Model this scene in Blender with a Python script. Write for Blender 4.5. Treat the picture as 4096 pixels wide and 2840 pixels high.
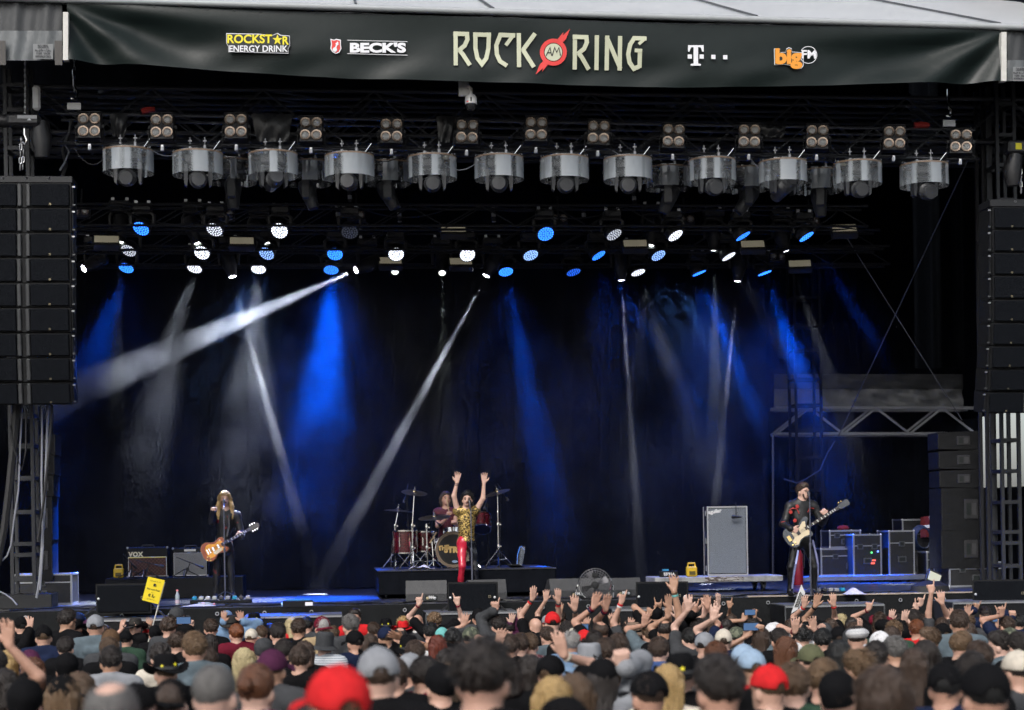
import bpy, bmesh, math, random
import numpy as np
from math import sin, cos, pi, radians, atan2, sqrt
from mathutils import Vector, Matrix, Euler, Quaternion
for _o in list(bpy.data.objects): bpy.data.objects.remove(_o, do_unlink=True)
random.seed(7)
SC = bpy.context.scene
COL = SC.collection

# ------------------------------------------------------------------ camera
F_PX, W_PX, H_PX, HOR = 1745.0, 1024.0, 710.0, 530.0
YAW, ROLL, CAM_D, CAM_Z = radians(5.8), radians(0.9), 27.0, 2.9
CAM = Vector((-CAM_D*sin(YAW), -CAM_D*cos(YAW), CAM_Z))
cd = bpy.data.cameras.new('camera')
cam = bpy.data.objects.new('camera', cd); COL.objects.link(cam)
cd.sensor_width = 36.0; cd.sensor_fit = 'HORIZONTAL'
cd.lens = 36.0*F_PX/W_PX
cd.shift_y = (HOR-H_PX/2)/W_PX
cd.clip_start = 0.1; cd.clip_end = 3000
CROT = Matrix.Rotation(-YAW, 3, 'Z') @ Matrix.Rotation(pi/2, 3, 'X') @ Matrix.Rotation(-ROLL, 3, 'Z')
cam.matrix_world = Matrix.Translation(CAM) @ CROT.to_4x4()
cd.dof.use_dof = True; cd.dof.focus_distance = 23.5; cd.dof.aperture_fstop = 2.3
cd.dof.aperture_blades = 0
SC.camera = cam

# ------------------------------------------------------------------ sky, sun, exposure (overcast)
wd = bpy.data.worlds.new('World'); SC.world = wd; wd.use_nodes = True
_nt = wd.node_tree; _bg = _nt.nodes['Background']
_sky = _nt.nodes.new('ShaderNodeTexSky'); _sky.sky_type = 'NISHITA'; _sky.sun_disc = False
SUN_EL, SUN_AZ = radians(43), radians(206)      # azimuth measured clockwise from +Y
_sky.sun_elevation = SUN_EL; _sky.sun_rotation = SUN_AZ
_sky.air_density = 1.0; _sky.dust_density = 3.0; _sky.ozone_density = 1.0
_hs = _nt.nodes.new('ShaderNodeHueSaturation'); _hs.inputs['Saturation'].default_value = 0.45
_nt.links.new(_sky.outputs[0], _hs.inputs['Color']); _nt.links.new(_hs.outputs[0], _bg.inputs['Color'])
_bg.inputs['Strength'].default_value = 0.115
sd = bpy.data.lights.new('sun', 'SUN'); sd.energy = 1.5; sd.angle = radians(25); sd.color = (1.0, 0.96, 0.92)
sun = bpy.data.objects.new('sun', sd); COL.objects.link(sun)
_sv = Vector((sin(SUN_AZ)*cos(SUN_EL), cos(SUN_AZ)*cos(SUN_EL), sin(SUN_EL)))
sun.rotation_euler = _sv.to_track_quat('Z', 'Y').to_euler()
sun.location = (0, -40, 60)
SC.view_settings.view_transform = 'Standard'; SC.view_settings.look = 'None'
SC.view_settings.exposure = 0.5; SC.view_settings.gamma = 1.0
try: SC.view_settings.use_curve_mapping = False
except Exception: pass
SC.render.engine = 'CYCLES'
SC.cycles.use_denoising = True
try:
    SC.cycles.denoiser = 'OPENIMAGEDENOISE'; SC.cycles.denoising_prefilter = 'FAST'
except Exception: pass
SC.cycles.max_bounces = 6; SC.cycles.diffuse_bounces = 3; SC.cycles.glossy_bounces = 3
SC.cycles.transmission_bounces = 6; SC.cycles.transparent_max_bounces = 24; SC.cycles.volume_bounces = 0
SC.cycles.volume_step_rate = 1.4; SC.cycles.volume_max_steps = 64
SMOKE_MAX, SMOKE_BASE = 0.030, 0.0012
SC.cycles.sample_clamp_indirect = 4.0
SC.cycles.use_light_tree = True
SC.cycles.use_adaptive_sampling = True; SC.cycles.adaptive_threshold = 0.04; SC.cycles.adaptive_min_samples = 20
SC.cycles.caustics_reflective = False; SC.cycles.caustics_refractive = False

def P(px, py, Y):
    """world point on the vertical plane y = Y seen at pixel (px, py) of the 1024 x 710 frame"""
    d = CROT @ Vector(((px-W_PX/2)/F_PX, (HOR-py)/F_PX, -1.0))
    t = (Y-CAM.y)/d.y
    return CAM + d*t
def PZ(px, py, Z):
    """world point on the horizontal plane z = Z seen at that pixel"""
    d = CROT @ Vector(((px-W_PX/2)/F_PX, (HOR-py)/F_PX, -1.0))
    t = (Z-CAM.z)/d.z
    return CAM + d*t
def PD(px, py, D):
    """world point at view depth D seen at that pixel"""
    d = CROT @ Vector(((px-W_PX/2)/F_PX, (HOR-py)/F_PX, -1.0))
    return CAM + d*D
# ------------------------------------------------------------------ materials
_MATS = {}
def mat(name, col, rough=0.6, metal=0.0, var=0.12, scale=8.0, bump=0.0, bscale=60.0, coat=0.0, spec=0.5, sheen=0.0, emit=None, estr=0.0, alpha=1.0, stretch=None):
    if name in _MATS: return _MATS[name]
    m = bpy.data.materials.new(name); m.use_nodes = True; _MATS[name] = m
    nt = m.node_tree; b = nt.nodes['Principled BSDF']; L = nt.links.new
    b.inputs['Roughness'].default_value = rough; b.inputs['Metallic'].default_value = metal
    b.inputs['Specular IOR Level'].default_value = spec
    b.inputs['Coat Weight'].default_value = coat; b.inputs['Sheen Weight'].default_value = sheen
    b.inputs['Base Color'].default_value = (*col, 1)
    if emit is not None:
        b.inputs['Emission Color'].default_value = (*emit, 1); b.inputs['Emission Strength'].default_value = estr
    b.inputs['Alpha'].default_value = alpha
    if var > 0 or bump > 0:
        tc = nt.nodes.new('ShaderNodeTexCoord'); src = tc.outputs['Object']
        if stretch:
            mp = nt.nodes.new('ShaderNodeMapping'); mp.inputs['Scale'].default_value = stretch
            L(src, mp.inputs['Vector']); src = mp.outputs[0]
    if var > 0:
        n = nt.nodes.new('ShaderNodeTexNoise'); n.inputs['Scale'].default_value = scale; n.inputs['Detail'].default_value = 5
        n.inputs['Roughness'].default_value = 0.65
        L(src, n.inputs['Vector'])
        r = nt.nodes.new('ShaderNodeMapRange'); r.inputs[1].default_value = 0.3; r.inputs[2].default_value = 0.7
        r.inputs[3].default_value = 1-var; r.inputs[4].default_value = 1+var
        L(n.outputs['Fac'], r.inputs[0])
        mx = nt.nodes.new('ShaderNodeVectorMath'); mx.operation = 'SCALE'; mx.inputs[0].default_value = col
        L(r.outputs[0], mx.inputs['Scale']); L(mx.outputs[0], b.inputs['Base Color'])
        r2 = nt.nodes.new('ShaderNodeMapRange'); r2.inputs[1].default_value = 0.3; r2.inputs[2].default_value = 0.7
        r2.inputs[3].default_value = max(0.02, rough*0.88); r2.inputs[4].default_value = min(1, rough*1.12)
        L(n.outputs['Fac'], r2.inputs[0]); L(r2.outputs[0], b.inputs['Roughness'])
    if bump > 0:
        n2 = nt.nodes.new('ShaderNodeTexNoise'); n2.inputs['Scale'].default_value = bscale; n2.inputs['Detail'].default_value = 3
        L(src, n2.inputs['Vector'])
        bp = nt.nodes.new('ShaderNodeBump'); bp.inputs['Strength'].default_value = bump; bp.inputs['Distance'].default_value = 0.01
        L(n2.outputs['Fac'], bp.inputs['Height']); L(bp.outputs[0], b.inputs['Normal'])
    return m
def pattern(name, base, cols, kind, scale, rough=0.8, width=0.5, axis='Z', bump=0.0, metal=0.0):
    """two-colour woven or printed patterns: stripes, plaid, grille holes, sequins"""
    if name in _MATS: return _MATS[name]
    m = mat(name, base, rough=rough, var=0, metal=metal); nt = m.node_tree; L = nt.links.new; b = nt.nodes['Principled BSDF']
    tc = nt.nodes.new('ShaderNodeTexCoord'); sp = nt.nodes.new('ShaderNodeSeparateXYZ'); L(tc.outputs['Object'], sp.inputs[0])
    def band(ax, sc, w, off=0.0):
        mu = nt.nodes.new('ShaderNodeMath'); mu.operation = 'MULTIPLY_ADD'; mu.inputs[1].default_value = sc; mu.inputs[2].default_value = off+100
        L(ax, mu.inputs[0])
        fr = nt.nodes.new('ShaderNodeMath'); fr.operation = 'FRACT'; L(mu.outputs[0], fr.inputs[0])
        lt = nt.nodes.new('ShaderNodeMath'); lt.operation = 'LESS_THAN'; lt.inputs[1].default_value = w; L(fr.outputs[0], lt.inputs[0])
        return lt.outputs[0]
    def mix(a, bcol, fac):
        x = nt.nodes.new('ShaderNodeMix'); x.data_type = 'RGBA'
        if isinstance(a, tuple): x.inputs['A'].default_value = (*a, 1)
        else: L(a, x.inputs['A'])
        x.inputs['B'].default_value = (*bcol, 1); L(fac, x.inputs['Factor']); return x.outputs['Result']
    if kind == 'stripes': c = mix(base, cols[0], band(sp.outputs[axis], scale, width))
    elif kind == 'plaid':
        c = mix(base, cols[0], band(sp.outputs['Z'], scale, width)); c = mix(c, cols[1], band(sp.outputs['X'], scale, width*0.6)); c = mix(c, cols[0], band(sp.outputs['X'], scale, 0.12, 0.4))
    elif kind == 'diamond':
        a1 = nt.nodes.new('ShaderNodeMath'); a1.operation = 'ADD'; L(sp.outputs['X'], a1.inputs[0]); L(sp.outputs['Z'], a1.inputs[1])
        a2 = nt.nodes.new('ShaderNodeMath'); a2.operation = 'SUBTRACT'; L(sp.outputs['X'], a2.inputs[0]); L(sp.outputs['Z'], a2.inputs[1])
        c = mix(base, cols[0], band(a1.outputs[0], scale, width)); c = mix(c, cols[0], band(a2.outputs[0], scale, width))
    elif kind == 'grille':
        c = mix(base, cols[0], band(sp.outputs['X'], scale, width)); c = mix(c, cols[0], band(sp.outputs['Z'], scale, width))
    elif kind == 'spots':
        v = nt.nodes.new('ShaderNodeTexVoronoi'); v.inputs['Scale'].default_value = scale; L(tc.outputs['Object'], v.inputs['Vector'])
        lt = nt.nodes.new('ShaderNodeMath'); lt.operation = 'LESS_THAN'; lt.inputs[1].default_value = width; L(v.outputs['Distance'], lt.inputs[0])
        c = mix(base, cols[0], lt.outputs[0])
    elif kind == 'patches':
        v = nt.nodes.new('ShaderNodeTexNoise'); v.inputs['Scale'].default_value = scale; v.inputs['Detail'].default_value = 4; L(tc.outputs['Object'], v.inputs['Vector'])
        lt = nt.nodes.new('ShaderNodeMapRange'); lt.inputs[1].default_value = width; lt.inputs[2].default_value = width+0.04; L(v.outputs['Fac'], lt.inputs[0])
        c = mix(base, cols[0], lt.outputs[0])
    elif kind == 'sequin':
        v = nt.nodes.new('ShaderNodeTexVoronoi'); v.inputs['Scale'].default_value = scale; L(tc.outputs['Object'], v.inputs['Vector'])
        rp = nt.nodes.new('ShaderNodeValToRGB'); rp.color_ramp.elements[0].color = (*base, 1); rp.color_ramp.elements[0].position = .38; rp.color_ramp.elements[1].position = .8; rp.color_ramp.elements[1].color = (*cols[0], 1)
        s2 = nt.nodes.new('ShaderNodeSeparateColor'); L(v.outputs['Color'], s2.inputs[0]); L(s2.outputs[0], rp.inputs[0]); c = rp.outputs[0]
        bp = nt.nodes.new('ShaderNodeBump'); bp.inputs['Strength'].default_value = 0.9; L(s2.outputs[1], bp.inputs['Height']); L(bp.outputs[0], b.inputs['Normal'])
    L(c, b.inputs['Base Color'])
    return m

# ------------------------------------------------------------------ objects
def link(o, parent=None):
    COL.objects.link(o)
    if parent is not None: o.parent = parent
    return o
def tag(o, label=None, cat=None, group=None, kind=None):
    if label: o['label'] = label
    if cat: o['category'] = cat
    if group: o['group'] = group
    if kind: o['kind'] = kind
    return o
def empty(name, loc=(0, 0, 0), rot=(0, 0, 0), parent=None):
    o = bpy.data.objects.new(name, None); o.empty_display_size = 0.1
    o.location = loc; o.rotation_euler = rot
    return link(o, parent)
def copy_tree(o, parent=None):
    c = o.copy(); COL.objects.link(c); c.parent = parent
    for ch in o.children: copy_tree(ch, c)
    return c

class MB:
    """collects shapes and links them as one mesh object"""
    def __init__(s): s.v = []; s.f = []; s.m = []; s.mi = 0
    def add(s, vs, fs):
        o = len(s.v); s.v.extend([tuple(p) for p in vs]); s.f.extend([tuple(i+o for i in f) for f in fs]); s.m.extend([s.mi]*len(fs)); return s
    def box(s, c, size, rot=None, bev=0.0):
        x, y, z = [k/2 for k in size]
        if bev > 0:
            b = min(bev, x*.9, y*.9, z*.9); vs = []
            for sx in (-1, 1):
                for sy in (-1, 1):
                    for sz in (-1, 1):
                        vs += [(sx*x, sy*(y-b), sz*(z-b)), (sx*(x-b), sy*y, sz*(z-b)), (sx*(x-b), sy*(y-b), sz*z)]
            bm = bmesh.new(); bv = [bm.verts.new(v) for v in vs]
            r = bmesh.ops.convex_hull(bm, input=bv); bm.verts.index_update()
            vs = [v.co.copy() for v in bm.verts]; fs = [[v.index for v in f.verts] for f in bm.faces]; bm.free()
        else:
            vs = [(a*x, b*y, d*z) for a in (-1, 1) for b in (-1, 1) for d in (-1, 1)]
            fs = [(0, 1, 3, 2), (4, 6, 7, 5), (0, 4, 5, 1), (2, 3, 7, 6), (0, 2, 6, 4), (1, 5, 7, 3)]
        R = Euler(rot).to_matrix() if rot is not None and not isinstance(rot, Matrix) else (rot or Matrix.Identity(3))
        return s.add([Vector(c)+R @ Vector(v) for v in vs], fs)
    def tube(s, pts, r, n=8, caps=True, r2=None):
        pts = [Vector(p) for p in pts]; k = len(pts)
        rs = [r + ((r2 if r2 is not None else r)-r)*i/(k-1) for i in range(k)] if not isinstance(r, (list, tuple)) else r
        vs = []; prev = None
        for i, p in enumerate(pts):
            t = (pts[min(i+1, k-1)]-pts[max(i-1, 0)])
            t = t.normalized() if t.length > 1e-9 else Vector((0, 0, 1))
            if prev is None:
                a = t.orthogonal().normalized()
            else:
                a = prev-t*prev.dot(t); a = a.normalized() if a.length > 1e-6 else t.orthogonal().normalized()
            prev = a; b = t.cross(a)
            vs += [p+(a*cos(2*pi*j/n)+b*sin(2*pi*j/n))*rs[i] for j in range(n)]
        fs = [(i*n+j, i*n+(j+1) % n, (i+1)*n+(j+1) % n, (i+1)*n+j) for i in range(k-1) for j in range(n)]
        if caps: fs += [tuple(reversed(range(n))), tuple((k-1)*n+j for j in range(n))]
        return s.add(vs, fs)
    def lathe(s, prof, n=16, M=None, caps=True):
        """prof: (radius, height) pairs about local z"""
        M = M or Matrix.Identity(4); k = len(prof)
        vs = [M @ Vector((r*cos(2*pi*j/n), r*sin(2*pi*j/n), h)) for r, h in prof for j in range(n)]
        fs = [(i*n+j, i*n+(j+1) % n, (i+1)*n+(j+1) % n, (i+1)*n+j) for i in range(k-1) for j in range(n)]
        if caps: fs += [tuple(reversed(range(n))), tuple((k-1)*n+j for j in range(n))]
        return s.add(vs, fs)
    def prism(s, poly, d, M=None):
        """polygon in local xz extruded by d along +y"""
        M = M or Matrix.Identity(4); n = len(poly)
        vs = [M @ Vector((x, 0, z)) for x, z in poly]+[M @ Vector((x, d, z)) for x, z in poly]
        fs = [tuple(range(n)), tuple(reversed(range(n, 2*n)))]+[(i, n+i, n+(i+1) % n, (i+1) % n) for i in range(n)]
        return s.add(vs, fs)
    def grid(s, fn, nu, nv, wrap=False):
        vs = [fn(i/nu, j/nv) for j in range(nv+1) for i in range(nu+1)]
        fs = [(j*(nu+1)+i, j*(nu+1)+i+1, (j+1)*(nu+1)+i+1, (j+1)*(nu+1)+i) for j in range(nv) for i in range(nu)]
        return s.add(vs, fs)
    def mesh(s, name, mats, smooth=False):
        me = bpy.data.meshes.new(name); me.from_pydata(s.v, [], s.f)
        for m in (mats if isinstance(mats, (list, tuple)) else [mats]): me.materials.append(m)
        if any(s.m): me.polygons.foreach_set('material_index', s.m)
        if smooth:
            me.polygons.foreach_set('use_smooth', [True]*len(me.polygons))
            if smooth != 'all':
                try: me.set_sharp_from_angle(angle=radians(40))
                except Exception: pass
        me.update(); return me
    def build(s, name, mats, parent=None, smooth=False, loc=None, rot=None):
        o = bpy.data.objects.new(name, s.mesh(name, mats, smooth))
        if loc is not None: o.location = loc
        if rot is not None: o.rotation_euler = rot
        return link(o, parent)
_ROD = {}
def rod(name, p, q, r, m, parent=None, n=8):
    """round bar between two points; alike bars share one unit mesh"""
    key = (m.name, n)
    if key not in _ROD:
        _ROD[key] = MB().lathe([(1, 0), (1, 1)], n).mesh('rod_'+m.name, m, True)
    o = bpy.data.objects.new(name, _ROD[key]); p = Vector(p); q = Vector(q)
    o.location = p; o.rotation_mode = 'QUATERNION'; o.rotation_quaternion = (q-p).to_track_quat('Z', 'Y'); o.scale = (r, r, (q-p).length)
    return link(o, parent)
_BOX = {}
def block(name, c, size, m, parent=None, rot=None):
    if m.name not in _BOX: _BOX[m.name] = MB().box((0, 0, 0), (1, 1, 1)).mesh('block_'+m.name, m)
    o = bpy.data.objects.new(name, _BOX[m.name]); o.location = c; o.scale = size
    if rot is not None: o.rotation_euler = rot
    return link(o, parent)
def inst(name, me, parent=None, loc=(0, 0, 0), rot=(0, 0, 0), scale=None):
    o = bpy.data.objects.new(name, me); o.location = loc; o.rotation_euler = rot
    if scale is not None: o.scale = scale if isinstance(scale, (tuple, list)) else (scale,)*3
    return link(o, parent)
def hang(p, q, sag, n=8):
    p = Vector(p); q = Vector(q)
    return [p.lerp(q, i/n)-Vector((0, 0, sag*4*(i/n)*(1-i/n))) for i in range(n+1)]
_FONT = {}
def text_verts(txt, size=1.0, bold=0.0, shear=0.0, space=1.0, align='LEFT'):
    """flat lettering as (verts, faces) in the xz plane from Blender's built-in font"""
    c = bpy.data.curves.new('lettering', 'FONT'); c.body = txt; c.size = size; c.offset = bold; c.shear = shear; c.space_character = space
    c.align_x = align; c.resolution_u = 4
    o = bpy.data.objects.new('lettering', c); COL.objects.link(o)
    dg = bpy.context.evaluated_depsgraph_get(); ev = o.evaluated_get(dg); me = ev.to_mesh()
    vs = [(v.co.x, 0.0, v.co.y) for v in me.vertices]; fs = [tuple(p.vertices) for p in me.polygons]
    ev.to_mesh_clear(); bpy.data.objects.remove(o); bpy.data.curves.remove(c)
    return vs, fs
def lettering(name, txt, size, m, parent, M, bold=0.0, shear=0.0, space=1.0, align='CENTER'):
    vs, fs = text_verts(txt, size, bold, shear, space, align)
    b = MB(); b.add([M @ Vector(v) for v in vs], fs); return b.build(name, m, parent)

# ------------------------------------------------------------------ implicit bodies (one continuous skin per figure)
class Sdf:
    def __init__(s, lo, hi, h):
        s.lo = np.array(lo, np.float32); s.h = h
        s.n = np.ceil((np.array(hi)-np.array(lo))/h).astype(int)+1
        s.f = np.full(s.n, 0.5, np.float32)
        s.ax = [s.lo[i]+h*np.arange(s.n[i], dtype=np.float32) for i in range(3)]
    def win(s, lo, hi):
        a = np.clip(np.floor((np.array(lo)-s.lo)/s.h).astype(int), 0, s.n); b = np.clip(np.ceil((np.array(hi)-s.lo)/s.h).astype(int)+1, 0, s.n)
        if np.any(b <= a): return None
        sl = tuple(slice(a[i], b[i]) for i in range(3))
        return sl, s.ax[0][sl[0]][:, None, None], s.ax[1][sl[1]][None, :, None], s.ax[2][sl[2]][None, None, :]
    def put(s, sl, d, k, neg=False):
        f = s.f[sl]
        if neg:
            d = -d; hh = np.maximum(k-np.abs(f-d), 0)/k; s.f[sl] = np.maximum(f, d)+hh*hh*k*0.25
        else:
            hh = np.maximum(k-np.abs(f-d), 0)/k; s.f[sl] = np.minimum(f, d)-hh*hh*k*0.25
    def cap(s, a, b, ra, rb=None, k=0.02, neg=False):
        rb = ra if rb is None else rb
        a = np.array(a, np.float32); b = np.array(b, np.float32); mg = max(ra, rb)+k+3*s.h
        w = s.win(np.minimum(a, b)-mg, np.maximum(a, b)+mg)
        if w is None: return s
        sl, X, Y, Z = w; d = b-a; dd = float(d @ d) or 1e-9
        t = np.clip(((X-a[0])*d[0]+(Y-a[1])*d[1]+(Z-a[2])*d[2])/dd, 0, 1)
        q = np.sqrt((X-a[0]-t*d[0])**2+(Y-a[1]-t*d[1])**2+(Z-a[2]-t*d[2])**2)-(ra+(rb-ra)*t)
        s.put(sl, q, k, neg); return s
    def ell(s, c, r, R=None, k=0.02, neg=False):
        c = np.array(c, np.float32); r = np.array(r, np.float32); mg = float(r.max())+k+3*s.h
        w = s.win(c-mg, c+mg)
        if w is None: return s
        sl, X, Y, Z = w; x, y, z = X-c[0], Y-c[1], Z-c[2]
        if R is not None:
            R = np.array(R, np.float32)
            x, y, z = R[0, 0]*x+R[1, 0]*y+R[2, 0]*z, R[0, 1]*x+R[1, 1]*y+R[2, 1]*z, R[0, 2]*x+R[1, 2]*y+R[2, 2]*z
        k0 = np.sqrt((x/r[0])**2+(y/r[1])**2+(z/r[2])**2); k1 = np.sqrt((x/r[0]**2)**2+(y/r[1]**2)**2+(z/r[2]**2)**2)+1e-6
        s.put(sl, k0*(k0-1)/k1, k, neg); return s
    def plane(s, p, nrm):
        """keep the side the normal points away from"""
        nrm = np.array(nrm, np.float32); nrm /= np.linalg.norm(nrm)
        d = (s.ax[0][:, None, None]-p[0])*nrm[0]+(s.ax[1][None, :, None]-p[1])*nrm[1]+(s.ax[2][None, None, :]-p[2])*nrm[2]
        s.f = np.maximum(s.f, d); return s
    def wrinkle(s, amp, fx, fy, fz, seed=0):
        X, Y, Z = s.ax[0][:, None, None], s.ax[1][None, :, None], s.ax[2][None, None, :]
        s.f = s.f+amp*(np.sin(X*fx+Z*fz*0.6+seed)+np.sin(Z*fz+Y*fy+seed*2.3)+np.sin(Y*fy*1.3-X*fx*0.7+seed*1.7)*np.sin(Z*fz*0.5+seed))*0.5
        return s
    def surf(s):
        f = s.f; f[0] = f[-1] = 0.5; f[:, 0] = f[:, -1] = 0.5; f[:, :, 0] = f[:, :, -1] = 0.5
        ins = f < 0; n = np.array(f.shape)-1
        cs = np.zeros(n, np.int8)
        for i in (0, 1):
            for j in (0, 1):
                for k in (0, 1): cs += ins[i:n[0]+i, j:n[1]+j, k:n[2]+k]
        act = (cs > 0) & (cs < 8); idx = np.argwhere(act)
        vid = np.full(n, -1, np.int32); vid[act] = np.arange(len(idx))
        acc = np.zeros((len(idx), 3), np.float32); cnt = np.zeros(len(idx), np.float32)
        C = [(a, b, c) for a in (0, 1) for b in (0, 1) for c in (0, 1)]
        fv = {c: f[idx[:, 0]+c[0], idx[:, 1]+c[1], idx[:, 2]+c[2]] for c in C}
        for c in C:
            for ax in range(3):
                if c[ax] == 0:
                    e = list(c); e[ax] = 1; e = tuple(e); a, b = fv[c], fv[e]; m = (a < 0) != (b < 0)
                    t = np.where(m, a/np.where(m, a-b, 1), 0)
                    p = np.zeros((len(idx), 3), np.float32); p[:] = c; p[:, ax] += t
                    acc += p*m[:, None]; cnt += m
        V = s.lo+(idx+acc/cnt[:, None])*s.h
        F = []
        for ax in range(3):
            b, c = (ax+1) % 3, (ax+2) % 3
            sl0 = [slice(None)]*3; sl1 = [slice(None)]*3; sl0[ax] = slice(0, -1); sl1[ax] = slice(1, None)
            A, B = ins[tuple(sl0)], ins[tuple(sl1)]; e = np.argwhere(A != B)
            e = e[(e[:, b] > 0) & (e[:, c] > 0) & (e[:, b] < n[b]) & (e[:, c] < n[c])]
            if len(e) == 0: continue
            def g(db, dc):
                q = e.copy(); q[:, b] -= db; q[:, c] -= dc; return vid[q[:, 0], q[:, 1], q[:, 2]]
            Q = np.stack([g(1, 1), g(0, 1), g(0, 0), g(1, 0)], 1)
            fl = ~A[tuple(e.T)]; Q[fl] = Q[fl][:, ::-1]; F.append(Q)
        return V, np.concatenate(F)
    def mesh(s, name, mats, post=None):
        V, Fq = s.surf()
        if post is not None: V = post(V)
        return np_mesh(name, V, Fq, mats)
def np_mesh(name, V, F, mats, smooth=True):
    me = bpy.data.meshes.new(name); nf = len(F); w = F.shape[1]
    me.vertices.add(len(V)); me.vertices.foreach_set('co', np.asarray(V, np.float32).ravel())
    me.loops.add(nf*w); me.loops.foreach_set('vertex_index', np.asarray(F, np.int32).ravel())
    me.polygons.add(nf); me.polygons.foreach_set('loop_start', np.arange(0, nf*w, w, dtype=np.int32))
    try: me.polygons.foreach_set('loop_total', np.full(nf, w, np.int32))
    except Exception: pass
    for m in (mats if isinstance(mats, (list, tuple)) else [mats]): me.materials.append(m)
    me.update(calc_edges=True); me.validate()
    if smooth: me.polygons.foreach_set('use_smooth', [True]*len(me.polygons))
    return me
# ------------------------------------------------------------------ the setting
FZ = 1.82                       # stage floor height
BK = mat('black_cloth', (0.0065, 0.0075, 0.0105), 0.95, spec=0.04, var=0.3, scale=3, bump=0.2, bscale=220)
BKM = mat('black_metal', (0.018, 0.019, 0.021), 0.45, 0.3, var=0.2, scale=20)
GRM = mat('grey_metal', (0.10, 0.105, 0.11), 0.45, 0.5, var=0.2, scale=12)
ALU = mat('aluminium', (0.55, 0.56, 0.58), 0.35, 0.9, var=0.15, scale=25)
CHR = mat('chrome', (0.75, 0.76, 0.78), 0.12, 1.0, var=0.05)
def ground_z(y):
    if y > -1: return 0.0
    return min(0.95, 0.75*(-1-y)/20.0)
g = MB(); ys = [-150, -60, -28, -26.3] + [-26+k for k in range(0, 26)] + [4, 60, 900]
for j, y in enumerate(ys):
    for i in range(13): g.v.append((-600+100*i, y, ground_z(y)))
for j in range(len(ys)-1):
    for i in range(12): g.f.append((j*13+i, j*13+i+1, (j+1)*13+i+1, (j+1)*13+i)); g.m.append(0)
tag(g.build('ground', mat('asphalt', (0.05, 0.05, 0.052), 0.9, var=0.3, scale=2.5, bump=0.4, bscale=40), smooth='all'), kind='structure')

# stage deck: dark plywood sheets, scuffed
dk = MB().box((0, 5.1, FZ-0.03), (19.4, 11.8, 0.06)).build('stage_deck', mat('deck_ply', (0.035, 0.036, 0.04), 0.32, var=0.5, scale=1.8, bump=0.25, bscale=30))
tag(dk, kind='structure')
MB().box((0, 5.3, FZ/2-0.04), (19.2, 11.0, FZ-0.09)).build('stage_substructure', BK, dk)

# skirt cloth along the front, with eyelets
sk = MB(); nS = 240
def skf(u, v):
    x = -9.7+19.4*u
    return (x, -0.83-0.012*sin(x*9+sin(x*2.3)*2)*(v)-0.01*sin(x*23)*v, FZ-0.004-(FZ-0.05)*v)
sk.grid(skf, nS, 6)
sko = sk.build('stage_skirt', mat('skirt_cloth', (0.012, 0.013, 0.014), 0.8, spec=0.15, var=0.25, scale=4, bump=0.3, bscale=150), smooth='all')
tag(sko, 'black cloth skirt with a row of metal eyelets hanging from the stage front edge', 'stage skirt')
ey = MB().lathe([(0.017, -0.003), (0.03, -0.003), (0.03, 0.003), (0.017, 0.003), (0.017, -0.003)], 12, Matrix.Rotation(pi/2, 4, 'X'), caps=False).mesh('eyelet', ALU, True)
for i in range(28): inst('eyelet', ey, sko, (-9.3+i*0.69, -0.853, FZ-0.085))
# pale worn edge strip towards the bass end of the deck
tag(MB().box((5.3, -0.80, FZ+0.012), (3.6, 0.09, 0.02)).build('edge_batten', mat('worn_wood', (0.34, 0.29, 0.24), 0.7, var=0.35, scale=6, stretch=(1, 12, 12)), smooth=False),
    'pale worn wooden batten along the stage edge below the bass player', 'batten')

# backdrop cloth: loose vertical folds
def folds(x, z, a=0.028): return a*(sin(x*4.1+0.7*sin(x*1.3))+0.5*sin(x*9.7+z*0.15)+0.35*sin(x*17.3+1.1*sin(z*0.6)))
YB = 6.6
b = MB(); b.grid(lambda u, v: (-10.5+16.2*u, YB+folds(-10.5+16.2*u, v*10), FZ+0.02+9.0*v), 220, 10)
bd = b.build('backdrop_cloth', BK, smooth='all'); tag(bd, 'wide black backdrop cloth hanging in soft folds behind the drum kit', 'backdrop')
b = MB(); b.grid(lambda u, v: (4.6+6.6*u, 9.6+folds(4.6+8*u, v*10, 0.04), FZ+0.02+4.4*v), 100, 6)
tag(b.build('rear_drape', BK, smooth='all'), 'low black drape behind the flight cases under the silver truss', 'drape')
b = MB(); b.grid(lambda u, v: (2.5+7.6*u, 10.6+folds(2.5+10*u, v*10, 0.05), FZ+3.6+7.0*v), 100, 6)
tag(b.build('upper_rear_drape', BK, smooth='all'), 'tall black drape high above the silver truss at the stage rear', 'drape')
b = MB(); b.grid(lambda u, v: (-10.6+folds(12*u, v*10, 0.05), -0.4+13*u, FZ-1.8+11.5*v), 100, 6)
tag(b.build('side_drape', BK, smooth='all'), 'black side drape behind the guitar end speaker tower', 'drape')
b = MB()
for (z0, z1) in ((0, 3.6), (5.1, 15.0)):
    b.grid(lambda u, v: (10.7+folds(12*u, v*10, 0.05), -1.4+14*u, z0+(z1-z0)*v), 100, 4)
tag(b.build('side_drape', BK, smooth='all'), 'black side drape behind the bass end tower, open in a bright gap', 'drape')

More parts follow.
